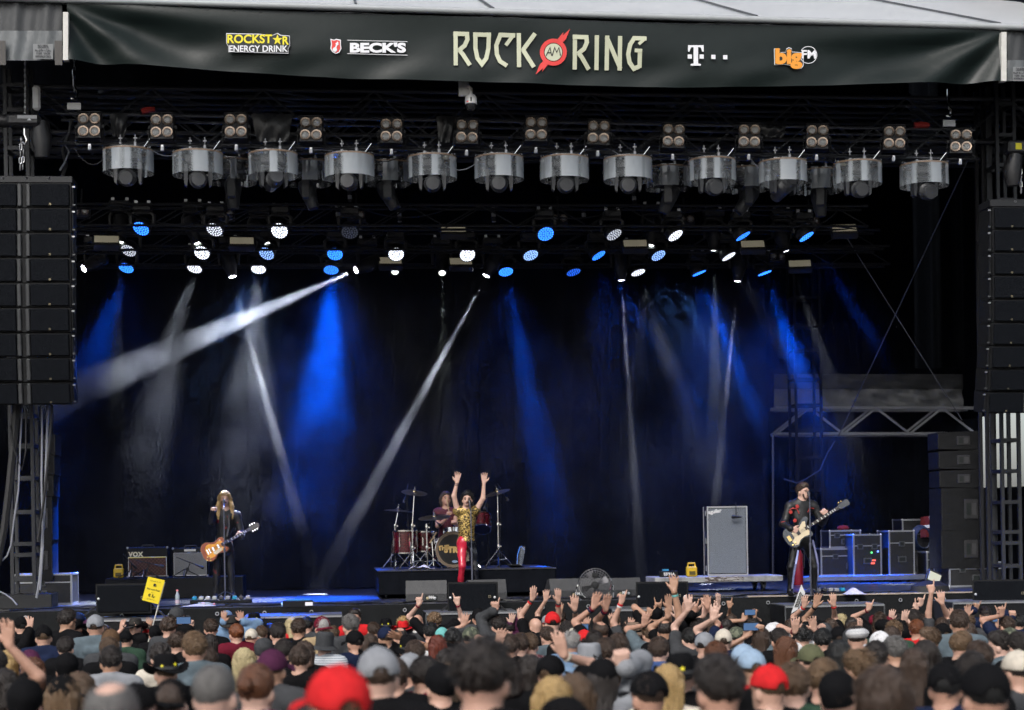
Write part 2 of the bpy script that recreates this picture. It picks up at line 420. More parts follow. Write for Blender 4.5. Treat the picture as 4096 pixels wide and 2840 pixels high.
# ------------------------------------------------------------------ roof canopy, fascia, banner
YN = -1.7
def bx(arr, x): return float(np.interp(x, [270, 1400, 2700, 3997], arr))
btop = lambda xf: bx([6, 52, 92, 114], xf)/4
bbot = lambda xf: bx([243, 313, 350, 328], xf)/4
pitch = radians(20)
PVC = mat('roof_vinyl', (0.49, 0.505, 0.515), 0.45, var=0.06, scale=1.3, bump=0.15, bscale=3)
roof = empty('stage_roof', P(512, 10, YN)); tag(roof, 'pale grey vinyl stage roof with sloping panels above the banner', 'stage roof')
ri = roof.matrix_basis.inverted() if False else Matrix.Translation(-roof.location)
def edge_pt(xf, lift=0.0): return P(xf/4, btop(xf)-lift, YN)
seams = [-900, 268, 1381, 1923, 2985, 3994, 5200]
EA = edge_pt(268); EB = edge_pt(3994)
def roof_pt(xf, s):
    p = EA.lerp(EB, (xf-268)/(3994-268.0)); return Vector((p.x, p.y-0.06+s*cos(pitch), p.z+s*sin(pitch)+0.03))
for a, bb in zip(seams[:-1], seams[1:]):
    m_ = MB()
    def fn(u, v, a=a, bb=bb):
        p = roof_pt(a+(bb-a)*u, v*13.0); p.z -= 0.05*sin(pi*u)*(0.4+0.6*min(1, v*6)); return ri @ p
    m_.grid(fn, 14, 24); n0 = len(m_.v)
    m_.v += [(x, y+0.01, z-0.09) for x, y, z in m_.v]; m_.f += [tuple(n0+i for i in reversed(f)) for f in list(m_.f)]; m_.m += [0]*(len(m_.f)-len(m_.m))
    m_.build('roof_panel', PVC, roof, smooth='all')
for xf in seams[1:-1]:
    rod('seam_rail', ri @ (roof_pt(xf, 0)+Vector((0, 0, .03))), ri @ (roof_pt(xf, 12.5)+Vector((0, 0, .03))), 0.018, GRM, roof)
    MB().box((0, 0, 0), (0.10, 0.14, 0.05), bev=0.015).build('rail_bracket', GRM, roof, loc=ri @ (roof_pt(xf, 0.0)+Vector((0, -0.03, -0.03))))
hem = MB().tube([ri @ (roof_pt(xf, -0.02)+Vector((0, -0.04, -0.03))) for xf in range(-400, 4900, 100)], 0.05, 10)
hem.build('rolled_hem', mat('hem_vinyl', (0.38, 0.40, 0.41), 0.4, var=0.05), roof, smooth=True)
# added black lining under the roof so that the inside stays dark, as in the photograph
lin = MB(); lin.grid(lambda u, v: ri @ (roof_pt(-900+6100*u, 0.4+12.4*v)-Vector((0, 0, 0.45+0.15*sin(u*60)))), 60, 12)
lin.build('added_roof_lining', BK, roof, smooth='all')
b = MB(); b.grid(lambda u, v: (-11+21.3*u, 11.3+folds(-11+22*u, v*10, .04), 0.05+16.0*v), 120, 6)
tag(b.build('stage_rear_wall', BK, smooth='all'), 'black cloth rear wall far behind the lighting rig', 'wall cloth')

def bdisp(xf, t):
    """fold depth of the banner at full-size column xf and height fraction t (0 top, 1 bottom)"""
    d = 0.0
    for cx, sgn in ((262, 1), (4005, -1)):
        dx = (xf-cx)*sgn/700.0; dy = t*0.40
        if dx > -0.02:
            ang = atan2(dy+0.02, dx+0.05); r = sqrt(dx*dx+dy*dy)
            d += 0.10*sin(ang*9.5+0.8+r*0.9)*min(1, r*2.2)*math.exp(-(r/1.25)**2)*min(1, t*3+0.1)
    d += 0.014*sin(xf/95.0+t*4+1.3*sin(xf/310.0))*t+0.018*sin(xf/260.0-t*5)+0.007*sin(xf/43.0+t*9)*t*t
    d += 0.02*sin((xf/170.0+t*3.0))*math.exp(-((t-0.75)/0.2)**2)
    return d
ban = MB(); NU, NV = 420, 36
def bpt(xf, t, off=0.0):
    sc = 1-0.02*abs(sin(pi*(xf-270)/90.0)) if t < 0.03 else 1
    p = P(xf/4, btop(xf)+(bbot(xf)-btop(xf))*t + (0.35*abs(sin(pi*xf/108.0)) if t < 0.03 else 0), YN-0.1); p.y -= bdisp(xf, t)+off
    return p
ban.grid(lambda u, v: bpt(268+3729*u, v), NU, NV)
banner = ban.build('festival_banner', mat('banner_vinyl', (0.005, 0.0105, 0.0098), 0.42, var=0.1, scale=2, bump=0.12, bscale=14, spec=0.30), smooth='all')
tag(banner, 'long dark green vinyl banner lettered ROCK AM RING across the stage roof front', 'banner')
ey2 = MB().lathe([(0.017, -0.003), (0.03, -0.003), (0.03, 0.003), (0.017, 0.003), (0.017, -0.003)], 10, Matrix.Rotation(pi/2, 4, 'X'), caps=False).mesh('dark_eyelet', BKM, True)
for k in range(36):
    p = bpt(300+k*106, 0.035, 0.012); inst('eyelet', ey2, banner, p, scale=0.45)
def place(pts, off=0.02):
    """crop2 tracing coordinates -> points just proud of the banner"""
    out = []; xs = [1300+x/1.6443 for x, y in pts]; xa = (min(xs)+max(xs))/2; xm = 1030 if xa < 1250 else 1480 if xa < 1700 else 2820 if xa < 3000 else 3200
    for x, y in pts:
        xf, yf = 1300+x/1.6443, y/1.6443
        if 1750 < xf < 2620:
            t = (yf/4-btop(xf))/(bbot(xf)-btop(xf)); out.append(bpt(xf, min(1, max(0.04, t)), off+0.01))
        else:                                   # each sponsor logo is one stiff flat print
            out.append(P(xf/4, yf/4, YN-0.13-off-max(bdisp(xm, 0.3), bdisp(xm, 0.5), bdisp(xm, 0.7))))
    return out
def poly_sign(name, pts, m, off=0.02, tri=True):
    """a filled flat outline"""
    bm = bmesh.new(); vs = [bm.verts.new((x, y, 0)) for x, y in pts]; f = bm.faces.new(vs); f.normal_update()
    bmesh.ops.triangulate(bm, faces=[f]); bm.verts.index_update()
    fs = [[v.index for v in f.verts] for f in bm.faces]; P2 = [(v.co.x, v.co.y) for v in bm.verts]; bm.free()
    b_ = MB(); b_.add(place(P2, off), fs); return b_.build(name, m, banner)
def stroke_fs(pts, w):
    """ribbon along a polyline, mitred"""
    P2 = [Vector(p) for p in pts]; L, R = [], []
    for i, p in enumerate(P2):
        a = (P2[i]-P2[i-1]).normalized() if i > 0 else (P2[1]-P2[0]).normalized()
        c = (P2[i+1]-P2[i]).normalized() if i < len(P2)-1 else a
        n1 = Vector((-a.y, a.x)); n2 = Vector((-c.y, c.x)); nn = n1+n2; nn = nn/max(0.4, nn.length_squared)*2*0.5*1.0
        nn = (n1+n2).normalized()/max(0.5, (n1+n2).normalized().dot(n1))
        L.append(p+nn*w/2); R.append(p-nn*w/2)
    k = len(P2); return [tuple(q) for q in L+R], [(i, i+1, k+i+1, k+i) for i in range(k-1)]
def letter(name, strokes, m, w=28, off=0.02, ws=None):
    b_ = MB()
    for i, s_ in enumerate(strokes):
        vs, fs = stroke_fs(s_, ws[i] if ws else w); b_.add(place(vs, off+0.0015*i), fs)
    return b_.build(name, m, banner)
CRM = mat('cream_print', (0.56, 0.58, 0.42), 0.5, var=0.03); RED = mat('red_print', (0.72, 0.05, 0.045), 0.5, var=0.04)
WHT = mat('white_print', (0.80, 0.81, 0.84), 0.5, var=0.03); YEL = mat('yellow_print', (0.80, 0.70, 0.02), 0.5, var=0.03)
ORG = mat('orange_print', (0.85, 0.33, 0.03), 0.5, var=0.03); DGR = mat('dark_print', (0.008, 0.012, 0.011), 0.5, var=0.05)
def Rl(dx, dy): return [[(858+dx, 210+dy), (859+dx, 434+dy)], [(843+dx, 224+dy), (933+dx, 227+dy), (936+dx, 262+dy), (918+dx, 302+dy), (876+dx, 336+dy)], [(882+dx, 330+dy), (905+dx, 358+dy), (952+dx, 433+dy)]]
letter('letter', Rl(0, 0), CRM); letter('letter', Rl(783, 24), CRM)
letter('letter', [[(973, 230), (1091, 233)], [(988, 217), (989, 320), (1002, 385), (1031, 425), (1060, 385), (1074, 320), (1077, 218)]], CRM)
letter('letter', [[(1250, 237), (1152, 233), (1126, 300), (1130, 360), (1150, 405), (1196, 436)], [(1234, 240), (1188, 300)]], CRM, ws=[28, 24])
letter('letter', [[(1273, 222), (1275, 445)], [(1380, 225), (1298, 335)], [(1296, 322), (1372, 446)]], CRM)
letter('letter', [[(1785, 238), (1786, 460)]], CRM)
letter('letter', [[(1853, 240), (1853, 462)], [(1938, 243), (1938, 463)], [(1849, 250), (1943, 452)]], CRM)
letter('letter', [[(2112, 258), (2030, 256), (2003, 300), (1992, 360), (2002, 412), (2032, 452), (2068, 436), (2069, 326)], [(2083, 338), (2034, 336)], [(2098, 262), (2060, 296)]], CRM, ws=[28, 24, 20])
circ = lambda cx, cy, r, n=36: [(cx+r*cos(2*pi*i/n), cy+r*sin(2*pi*i/n)) for i in range(n)]
letter('ring_emblem', [circ(1500, 348, 75)+[circ(1500, 348, 75)[0], circ(1500, 348, 75)[1]]], RED, w=27, off=0.022)
poly_sign('ring_emblem', circ(1500, 348, 57), CRM, 0.024)
bolt = [(1528, 262), (1566, 216), (1560, 240), (1609, 197), (1582, 262), (1588, 256), (1556, 290)]
poly_sign('ring_emblem', bolt, RED, 0.021); poly_sign('ring_emblem', [(2992-x, 692-y) for x, y in bolt], RED, 0.021)
letter('letter', [[(1452, 372), (1478, 318), (1488, 372)], [(1462, 352), (1486, 352)]], DGR, w=7, off=0.03)
letter('letter', [[(1492, 372), (1508, 318), (1522, 350), (1536, 318), (1546, 372)]], DGR, w=7, off=0.03)
def banner_text(txt, x0, x1, y0, y1, m, bold=0.0, off=0.02, name='lettering', shear=0.0, space=1.0):
    """built-in lettering fitted to a tracing box (crop2 coordinates)"""
    vs, fs = text_verts(txt, 1.0, bold, shear, space, 'LEFT')
    xs = [v[0] for v in vs]; zs = [v[2] for v in vs]; ax, bx_, az, bz = min(xs), max(xs), min(zs), max(zs)
    pts = [(x0+(v[0]-ax)/(bx_-ax)*(x1-x0), y1-(v[2]-az)/(bz-az)*(y1-y0)) for v in vs]
    b_ = MB(); b_.add(place(pts, off), fs); return b_.build(name, m, banner)
# crop1 coordinates are the same scale with origin 0 -> subtract 1300*1.6443
S1 = -1300*1.6443
s3 = lambda x: (2600-1300+x/1.5388)*1.6443
y3 = lambda y: y/1.5388*1.6443
lo_ = [(1488, 218), (1700, 222), (1790, 232), (1826, 216), (1845, 230), (1905, 234), (1908, 300), (1895, 322), (1898, 352), (1502, 342), (1502, 306), (1488, 284)]
poly_sign('logo_outline', [(x+S1, y) for x, y in lo_], WHT, 0.012)
ctr = (1700, 284); poly_sign('logo_ground', [((ctr[0]+(x-ctr[0])*0.985)+S1, ctr[1]+(y-ctr[1])*0.93) for x, y in lo_], DGR, 0.016)
banner_text('ROCKST', 1494+S1, 1790+S1, 226, 285, YEL, 0.03); banner_text('R', 1858+S1, 1900+S1, 238, 294, YEL, 0.03)
star = [(1825+S1+(34 if i % 2 == 0 else 14)*sin(i*pi/5), 262-(38 if i % 2 == 0 else 15)*cos(i*pi/5)) for i in range(10)]
poly_sign('star', star, YEL, 0.022)
banner_text('ENERGY DRINK', 1508+S1, 1893+S1, 298, 342, WHT, 0.02)
poly_sign('shield', [(35, 255), (60, 262), (75, 255), (105, 262), (104, 290), (108, 320), (95, 345), (72, 355), (48, 342), (35, 320), (40, 290)], WHT, 0.018)
poly_sign('shield', [(42, 262), (60, 268), (75, 262), (98, 268), (98, 290), (101, 318), (90, 339), (72, 348), (52, 337), (42, 318), (46, 290)], RED, 0.021)
letter('key', [[(66, 325), (84, 275)], [(70, 285), (88, 292)]], WHT, w=10, off=0.025); poly_sign('key', circ(65, 326, 15, 16), WHT, 0.026)
letter('logo_rule', [[(147, 264), (470, 272), (543, 274)], [(147, 352), (543, 363)]], WHT, w=3.5)
banner_text("BECK'S", 164, 533, 279, 347, WHT, 0.05)
for a in ([(234, 278), (330, 278), (331, 318), (322, 318), (312, 292), (296, 290), (296, 390), (313, 394), (313, 404), (250, 404), (250, 394), (268, 390), (268, 290), (252, 292), (243, 318), (233, 318)],):
    poly_sign('letter', [(s3(x), y3(y)) for x, y in a], WHT)
for x, y in ((245, 348), (318, 348), (390, 350), (463, 352)):
    poly_sign('logo_square', [(s3(x-13), y3(y-13)), (s3(x+13), y3(y-13)), (s3(x+13), y3(y+13)), (s3(x-13), y3(y+13))], WHT)
big = [(763, 299), (800, 299), (802, 322), (835, 320), (838, 300), (855, 291), (872, 298), (875, 318), (930, 322), (945, 330), (945, 405), (935, 420), (910, 426), (885, 422), (868, 405), (835, 398), (765, 400)]
poly_sign('logo_outline', [(s3(x), y3(y)) for x, y in big], WHT, 0.012)
poly_sign('logo_ground', [(s3(855+(x-855)*0.96), y3(358+(y-358)*0.93)) for x, y in big], DGR, 0.016)
banner_text('big', s3(771), s3(938), y3(297), y3(424), ORG, 0.05)
letter('logo_ring', [[(s3(975+52*cos(a)), y3(338+52*sin(a))) for a in np.linspace(-2.6, 2.75, 32)]], WHT, w=4)
banner_text('FM', s3(934), s3(1022), y3(308), y3(360), WHT, 0.03)

# grey end curtains beside the banner
CUR = mat('curtain_vinyl', (0.045, 0.048, 0.051), 0.55, var=0.12, scale=2.5, bump=0.2, bscale=10)
CUR2 = mat('clear_vinyl', (0.12, 0.13, 0.135), 0.35, var=0.15, scale=4, bump=0.25, bscale=12)
for side, (x0, x1, y0a, y1a, lb) in enumerate(((-60, 62, -14, 60.5, 'grey vinyl end curtain with a stuck-on label beside the banner at the guitar end'), (1007, 1110, 29, 81, 'grey vinyl end curtain beside the banner at the bass end'))):
    c_ = MB(); c_.grid(lambda u, v: P(x0+(x1-x0)*u, y0a+(y1a-y0a)*v, YN-0.05-0.02*sin(u*23)-0.012*sin(u*51+v*3)), 50, 8)
    co = c_.build('end_curtain', CUR, smooth='all'); tag(co, lb, 'curtain')
    w_ = MB(); w_.grid(lambda u, v: P(x0+(x1-x0)*u, y0a+(y1a-y0a)*(0.60+0.40*v), YN-0.10-0.02*sin(u*23)-0.012*sin(u*51+v*3)), 50, 4)
    w_.build('clear_band', CUR2, co, smooth='all')
    xs = (33, 53) if side == 0 else (1013, 1028)
    yt, yb = (44, 59) if side == 0 else (67, 81)
    l_ = MB(); l_.add([P(xs[0], yt, YN-0.17), P(xs[1], yt, YN-0.17), P(xs[1], yb, YN-0.17), P(xs[0], yb, YN-0.17)], [(0, 1, 2, 3)]); l_.build('label_card', mat('label_card', (0.2, 0.21, 0.215), 0.6, var=0.05), co)
    for k_, (tx, fy, sz) in enumerate((('N.V. STEEL', 0.14, .03), ('LOGISTICS', 0.27, .03), ('Roof 0n x 23m', 0.48, .036), ('15/05  25x20', 0.68, .036), ('B0500650 38/3', 0.88, .034))):
        q = P(xs[0]+(xs[1]-xs[0])*0.5, yt+(yb-yt)*fy, YN-0.18)
        lettering('lettering', tx, sz, mat('ink', (0.02, 0.02, 0.025), 0.7, var=0), co, Matrix.Translation(q), bold=0.001)
    for xb in ((2.0, 58.5) if side == 0 else ()):
        q = P(xb, 53, YN-0.17); MB().box(q, (0.1, 0.02, 0.34)).build('webbing_strap', mat('webbing', (0.09, 0.085, 0.08), 0.8), co)
    xw = 65.5 if side == 0 else 1004
    m_ = MB(); a1 = P(xw-2.6, (12 if side == 0 else 32), YN-0.2); a2 = P(xw+2.6, (12 if side == 0 else 32), YN-0.2); a3 = P(xw+2.6, (60 if side == 0 else 81), YN-0.2); a4 = P(xw-2.6, (60 if side == 0 else 81), YN-0.2)
    m_.add([a1, a2, a3, a4]+[p+Vector((0, 0.12, 0)) for p in (a1, a2, a3, a4)], [(0, 1, 2, 3), (0, 4, 5, 1), (1, 5, 6, 2), (2, 6, 7, 3), (3, 7, 4, 0)])
    m_.build('edge_profile', mat('white_profile', (0.62, 0.61, 0.57), 0.5, var=0.08), co)
# ------------------------------------------------------------------ lighting rig
def c4(x, y): return ((0+x/1.6443)/4, (700+y/1.6443)/4)
def c5(x, y): return ((1300+x/1.6443)/4, (700+y/1.6443)/4)
def c6(x, y): return ((2600+x/1.5388)/4, (700+y/1.5388)/4)
def c1(x, y): return (x/1.6443/4, y/1.6443/4)
def c2(x, y): return ((1300+x/1.6443)/4, y/1.6443/4)
def c3(x, y): return ((2600+x/1.5388)/4, y/1.5388/4)
TRM = mat('truss_black', (0.10, 0.105, 0.115), 0.35, 0.6, var=0.25, scale=30)
def box_truss(name, A, B, w, h, step, m, label, r=0.024, rb=0.012, cat='truss'):
    """four chords and zigzag braces between two end points (top front chord line A-B)"""
    A = Vector(A); B = Vector(B); t = empty(name, A); tag(t, label, cat)
    d = B-A; off = [Vector((0, 0, 0)), Vector((0, w, 0)), Vector((0, 0, -h)), Vector((0, w, -h))]
    for o in off: rod('chord', o, o+d, r, m, t, 8)
    n = max(2, int(d.length/step)); n += n % 2
    for i in range(n):
        p, q = d*(i/n), d*((i+1)/n)
        a, b_ = (off[2], off[0]) if i % 2 == 0 else (off[0], off[2])
        rod('brace', p+a, q+b_, rb, m, t, 6)
        if i % 2 == 0: rod('brace', p+a+Vector((0, w, 0)), q+b_+Vector((0, w, 0)), rb, m, t, 6)
        if i % 2 == 1: rod('cross_brace', p+off[0], q+off[1], rb, m, t, 6); rod('cross_brace', p+off[2], q+off[3], rb, m, t, 6)
    return t
YF = -0.35
fA, fB = P(57, 113.5, YF), P(975, 130, YF)
hF = (fA.z-P(57, 142.5, YF).z)
box_truss('front_truss', fA, fB, 0.42, hF, 0.55, TRM, 'long black front truss carrying the four-lamp blinders and rain covered lights')
pA, pB = P(57, 143.5, YF-0.12), P(978, 159, YF-0.12)
tag(rod('hanging_pipe', pA, pB, 0.026, mat('pipe_dark', (0.05, 0.052, 0.056), 0.35, 0.7)), 'dark pipe under the front truss from which the nearer covered lights hang', 'pipe')
p2A, p2B = P(180, 154, 1.0), P(850, 166, 1.0)
tag(rod('hanging_pipe', p2A, p2B, 0.026, _MATS['pipe_dark']), 'dark pipe behind the front truss holding the farther covered lights', 'pipe')
GLD = mat('reflector_bronze', (0.40, 0.31, 0.24), 0.28, 0.85, var=0.15, scale=40)
LNS = mat('lamp_glass', (0.66, 0.66, 0.64), 0.18, 0.15, var=0.25, scale=90, bump=0.8, bscale=160, stretch=(6, 1, 1))
HSG = mat('fixture_black', (0.016, 0.016, 0.018), 0.5, var=0.25, scale=20)
# --- four-lamp blinders
bl_h = MB().box((0, 0.08, 0), (0.35, 0.13, 0.40), bev=0.012)
bl_h.box((0, 0.005, 0), (0.012, 0.02, 0.385))
for sz in (-1, 1): bl_h.box((0, 0.01, sz*0.196), (0.35, 0.05, 0.012))
blH = bl_h.mesh('blinder_housing', HSG)
MX = Matrix.Rotation(pi/2, 4, 'X')
lampM = MB().lathe([(0.052, 0.0), (0.058, 0.02), (0.078, 0.022), (0.084, 0.012), (0.084, -0.01)], 20, MX, caps=False).mesh('blinder_ring', GLD, True)
lensM = MB().lathe([(0.0005, 0.028), (0.02, 0.025), (0.04, 0.018), (0.056, 0.004), (0.056, -0.02)], 20, MX).mesh('blinder_lens', LNS, True)
yk = MB().tube([(-0.205, 0.08, 0.02), (-0.205, 0.08, -0.27), (0.205, 0.08, -0.27), (0.205, 0.08, 0.02)], 0.012, 6)
yk.box((-0.19, 0.08, 0.0), (0.03, 0.05, 0.05)); yk.box((0.19, 0.08, 0.0), (0.03, 0.05, 0.05))
yokeM = yk.mesh('blinder_yoke', BKM)
cl = MB().box((0, 0.08, -0.31), (0.05, 0.05, 0.09), bev=0.01); cl.tube([(0, 0.08, -0.36), (0, 0.08, -0.30)], 0.03, 8); clampM = cl.mesh('hook_clamp', ALU)
def blinder(i, px, py, tilt, yaw):
    loc = P(px, py, YF-0.30); t = empty('blinder_light', loc, (0, tilt, 0)); t.rotation_euler = Euler((radians(-8), tilt, yaw))
    inst('housing', blH, t)
    for sx in (-1, 1):
        for sz in (-1, 1):
            l = inst('lamp', lampM, t, (sx*0.084, 0.012, sz*0.095)); inst('lens', lensM, l)
    inst('yoke', yokeM, t); inst('clamp', clampM, t)
    return t
bl = [c1(585, 820), c1(1063, 827), c1(1550, 825), c1(2045, 845), c2(437, 855), c2(935, 862), c2(1390, 845), c2(1800, 868), c3(145, 833), c3(612, 835), c3(1030, 838), c3(1505, 845), c3(1915, 865)]
tl = [0.0, 0.0, 0.0, 0.02, 0.02, 0.05, 0.04, 0.06, 0.06, 0.05, 0.05, 0.05, 0.05]
ordn = ['first', 'second', 'third', 'fourth', 'fifth', 'sixth', 'seventh', 'eighth', 'ninth', 'tenth', 'eleventh', 'twelfth', 'thirteenth', 'fourteenth', 'fifteenth', 'sixteenth']
for i, (px, py) in enumerate(bl):
    tag(blinder(i, px, py, tl[i], radians(-3-i)), 'four-lamp blinder on the front truss, %s along from the guitar end' % ordn[i], 'blinder light', 'four-lamp blinders on the front truss')

# --- moving heads under clear rain covers
def clear_mat():
    m = bpy.data.materials.new('clear_acrylic'); m.use_nodes = True; nt = m.node_tree; nt.nodes.clear(); L = nt.links.new
    out = nt.nodes.new('ShaderNodeOutputMaterial'); tr = nt.nodes.new('ShaderNodeBsdfTransparent'); gl = nt.nodes.new('ShaderNodeBsdfGlossy'); df = nt.nodes.new('ShaderNodeBsdfDiffuse')
    tr.inputs[0].default_value = (0.93, 0.95, 0.96, 1); gl.inputs[0].default_value = (1, 1, 1, 1); gl.inputs['Roughness'].default_value = 0.03
    df.inputs[0].default_value = (0.75, 0.80, 0.84, 1)
    l0 = nt.nodes.new('ShaderNodeLayerWeight'); l0.inputs['Blend'].default_value = 0.5; l1 = nt.nodes.new('ShaderNodeMath'); l1.operation = 'POWER'; l1.inputs[1].default_value = 3.0; L(l0.outputs['Facing'], l1.inputs[0]); lw = nt.nodes.new('ShaderNodeMapRange'); lw.inputs[3].default_value = 0.15; lw.inputs[4].default_value = 0.75; L(l1.outputs[0], lw.inputs[0])
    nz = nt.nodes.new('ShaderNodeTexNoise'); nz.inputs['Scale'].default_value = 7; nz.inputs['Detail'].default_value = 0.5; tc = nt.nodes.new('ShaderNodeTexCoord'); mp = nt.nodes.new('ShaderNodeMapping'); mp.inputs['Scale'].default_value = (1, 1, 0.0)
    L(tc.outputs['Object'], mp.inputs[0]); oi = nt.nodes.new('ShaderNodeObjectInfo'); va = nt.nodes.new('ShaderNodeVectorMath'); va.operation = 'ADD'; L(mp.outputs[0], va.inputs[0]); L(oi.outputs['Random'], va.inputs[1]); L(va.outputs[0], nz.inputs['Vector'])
    mr = nt.nodes.new('ShaderNodeMapRange'); mr.inputs[1].default_value = 0.46; mr.inputs[2].default_value = 0.53; mr.inputs[3].default_value = 0.005; mr.inputs[4].default_value = 0.13; L(nz.outputs[0], mr.inputs[0])  # pale diffuse bands painted into the sheet in place of reflections
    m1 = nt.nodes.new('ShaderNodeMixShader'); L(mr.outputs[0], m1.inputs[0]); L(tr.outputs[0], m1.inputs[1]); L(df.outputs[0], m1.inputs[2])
    m2 = nt.nodes.new('ShaderNodeMixShader'); L(lw.outputs[0], m2.inputs[0]); L(m1.outputs[0], m2.inputs[1]); L(gl.outputs[0], m2.inputs[2])
    L(m2.outputs[0], out.inputs['Surface']); return m
ACR = clear_mat()
TAN = mat('cover_ring', (0.33, 0.22, 0.14), 0.5, var=0.2)
HEADG = mat('head_grey', (0.06, 0.063, 0.068), 0.38, 0.1, var=0.15, scale=10)
cv = MB()
nC = 48; R0 = 0.378; Hc = 0.31
def cvf(u, v, r=R0):
    a = 2*pi*u; lip = 0.0
    return (r*cos(a), r*sin(a), -Hc*v)
cv.grid(lambda u, v: cvf(.5+u*.5, v), nC//2, 3)
RFL = mat('reflection_acrylic', (0.60, 0.66, 0.71), 0.10, var=0.0, alpha=0.36); RFL.node_tree.nodes['Principled BSDF'].inputs['IOR'].default_value = 1.9  # sky reflections on the front sheet painted as pale vertical bands
_t = RFL.node_tree; _tc = _t.nodes.new('ShaderNodeTexCoord'); _mp = _t.nodes.new('ShaderNodeMapping'); _mp.inputs['Scale'].default_value = (4.2, 4.2, 0); _nz = _t.nodes.new('ShaderNodeTexNoise'); _nz.inputs['Detail'].default_value = 0; _nz.inputs['Scale'].default_value = 1.6; _oi = _t.nodes.new('ShaderNodeObjectInfo'); _va = _t.nodes.new('ShaderNodeVectorMath'); _mr = _t.nodes.new('ShaderNodeMapRange')
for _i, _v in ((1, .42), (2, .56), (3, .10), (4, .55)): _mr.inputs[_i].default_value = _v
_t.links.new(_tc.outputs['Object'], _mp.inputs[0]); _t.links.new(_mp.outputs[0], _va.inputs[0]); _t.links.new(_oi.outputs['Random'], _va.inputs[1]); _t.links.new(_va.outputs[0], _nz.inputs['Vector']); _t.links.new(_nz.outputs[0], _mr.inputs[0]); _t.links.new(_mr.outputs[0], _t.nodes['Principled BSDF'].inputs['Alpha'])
coverM = cv.mesh('rain_cover', RFL, 'all'); rearM = MB().grid(lambda u, v: cvf(u*.5, v), nC//2, 3).mesh('rear_sheet', ACR, 'all')
ringM = MB().lathe([(R0-0.05, 0.004), (R0-0.005, 0.004), (R0-0.005, 0.022), (R0-0.05, 0.022), (R0-0.05, 0.004)], 40, caps=False).mesh('cover_ring', TAN)
topM = MB().lathe([(0.001, 0.024), (R0-0.004, 0.024), (R0-0.004, 0.03), (0.001, 0.036)], 40).mesh('cover_plate', ACR)
bs = MB().box((0, 0, -0.07), (0.36, 0.30, 0.13), bev=0.02)
for k in range(4): bs.box((0, -0.152, -0.04-k*0.02), (0.2, 0.006, 0.008))
baseM = bs.mesh('head_base', HEADG)
ym = MB()
for s_ in (-1, 1):
    ym.prism([(0, 0), (0.05*s_, 0), (0.06*s_, -0.14), (0.05*s_, -0.30), (0.015*s_, -0.33), (0, -0.2)], 0.12, Matrix.Translation((0.15*s_, -0.06, -0.13)))
ym.box((0, 0, -0.15), (0.34, 0.12, 0.04), bev=0.015)
ykM = ym.mesh('head_yoke', HEADG, True)
hd = MB().lathe([(0.02, 0.24), (0.10, 0.235), (0.125, 0.19), (0.13, 0.05), (0.115, -0.02), (0.10, -0.14), (0.09, -0.22), (0.084, -0.235), (0.07, -0.225), (0.001, -0.22)], 20)
for k in range(5): hd.lathe([(0.1275, 0.08+k*0.02), (0.133, 0.083+k*0.02), (0.1275, 0.088+k*0.02)], 20, caps=False)
hdM = hd.mesh('head_body', HEADG, True)
ccl = MB()
for s_ in (0,):
    ccl.box((s_*0.11, 0, 0.07), (0.05, 0.06, 0.10), bev=0.01); ccl.tube([(s_*0.11, 0, 0.11), (s_*0.11, 0, 0.19)], 0.011, 6); ccl.box((s_*0.11, 0, 0.155), (0.055, 0.015, 0.012))
cclM = ccl.mesh('cover_clamp', mat('clamp_steel', (0.32, 0.33, 0.35), 0.4, 0.7))
shk = MB()
for s_ in (-1, 1):
    for k in range(3): shk.lathe([(0.02, -0.005), (0.027, 0), (0.02, 0.005), (0.015, 0), (0.02, -0.005)], 10, Matrix.Translation((s_*0.33, -0.12, 0.05-k*0.04)) @ Matrix.Rotation(k*1.2, 4, 'Z') @ Matrix.Rotation(pi/2, 4, 'X'), caps=False)
shkM = shk.mesh('cover_shackle', CHR, True)
def covered(loc, yaw, tilt, pan):
    t = empty('covered_moving_light', Vector(loc)-Vector((0, 0, .085)), (0, 0, yaw))
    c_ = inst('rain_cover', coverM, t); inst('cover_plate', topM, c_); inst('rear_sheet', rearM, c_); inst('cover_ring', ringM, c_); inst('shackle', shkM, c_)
    inst('clamp', cclM, t, (-.11, 0, -.02), scale=(1, 1, 1.5)); inst('clamp', cclM, t, (.11, 0, -.02), scale=(1, 1, 1.5)); inst('base', baseM, t, (0, 0, 0))
    y = inst('yoke', ykM, t, (0, 0, -0.02), (0, 0, pan)); inst('head', hdM, y, (0, 0, -0.36), (tilt, 0, 0))
    rod('safety_cable', (0.2, 0, 0.03), (0.34, -0.05, 0.2), 0.006, CHR, t, 5)
    return t
up = [c1(842, 965), c1(1300, 983), c1(1795, 988), c2(160, 1000), c2(703, 1010), c2(1143, 1013), c2(1573, 1018), c2(1990, 1022), c3(378, 966), c3(815, 975), c3(1275, 983), c3(1685, 993)]
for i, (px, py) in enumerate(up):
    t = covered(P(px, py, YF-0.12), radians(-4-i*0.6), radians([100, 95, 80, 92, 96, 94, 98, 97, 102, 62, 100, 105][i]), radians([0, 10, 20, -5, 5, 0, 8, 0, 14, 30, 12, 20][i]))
    tag(t, 'clear rain covered moving light under the front truss, %s along from the guitar end' % ordn[i], 'moving light', 'rain covered lights under the front truss')
lw = [c1(1530, 1040), c1(2030, 1048), c2(415, 1052), c3(110, 1015), c3(588, 1022), c3(1040, 1033)]
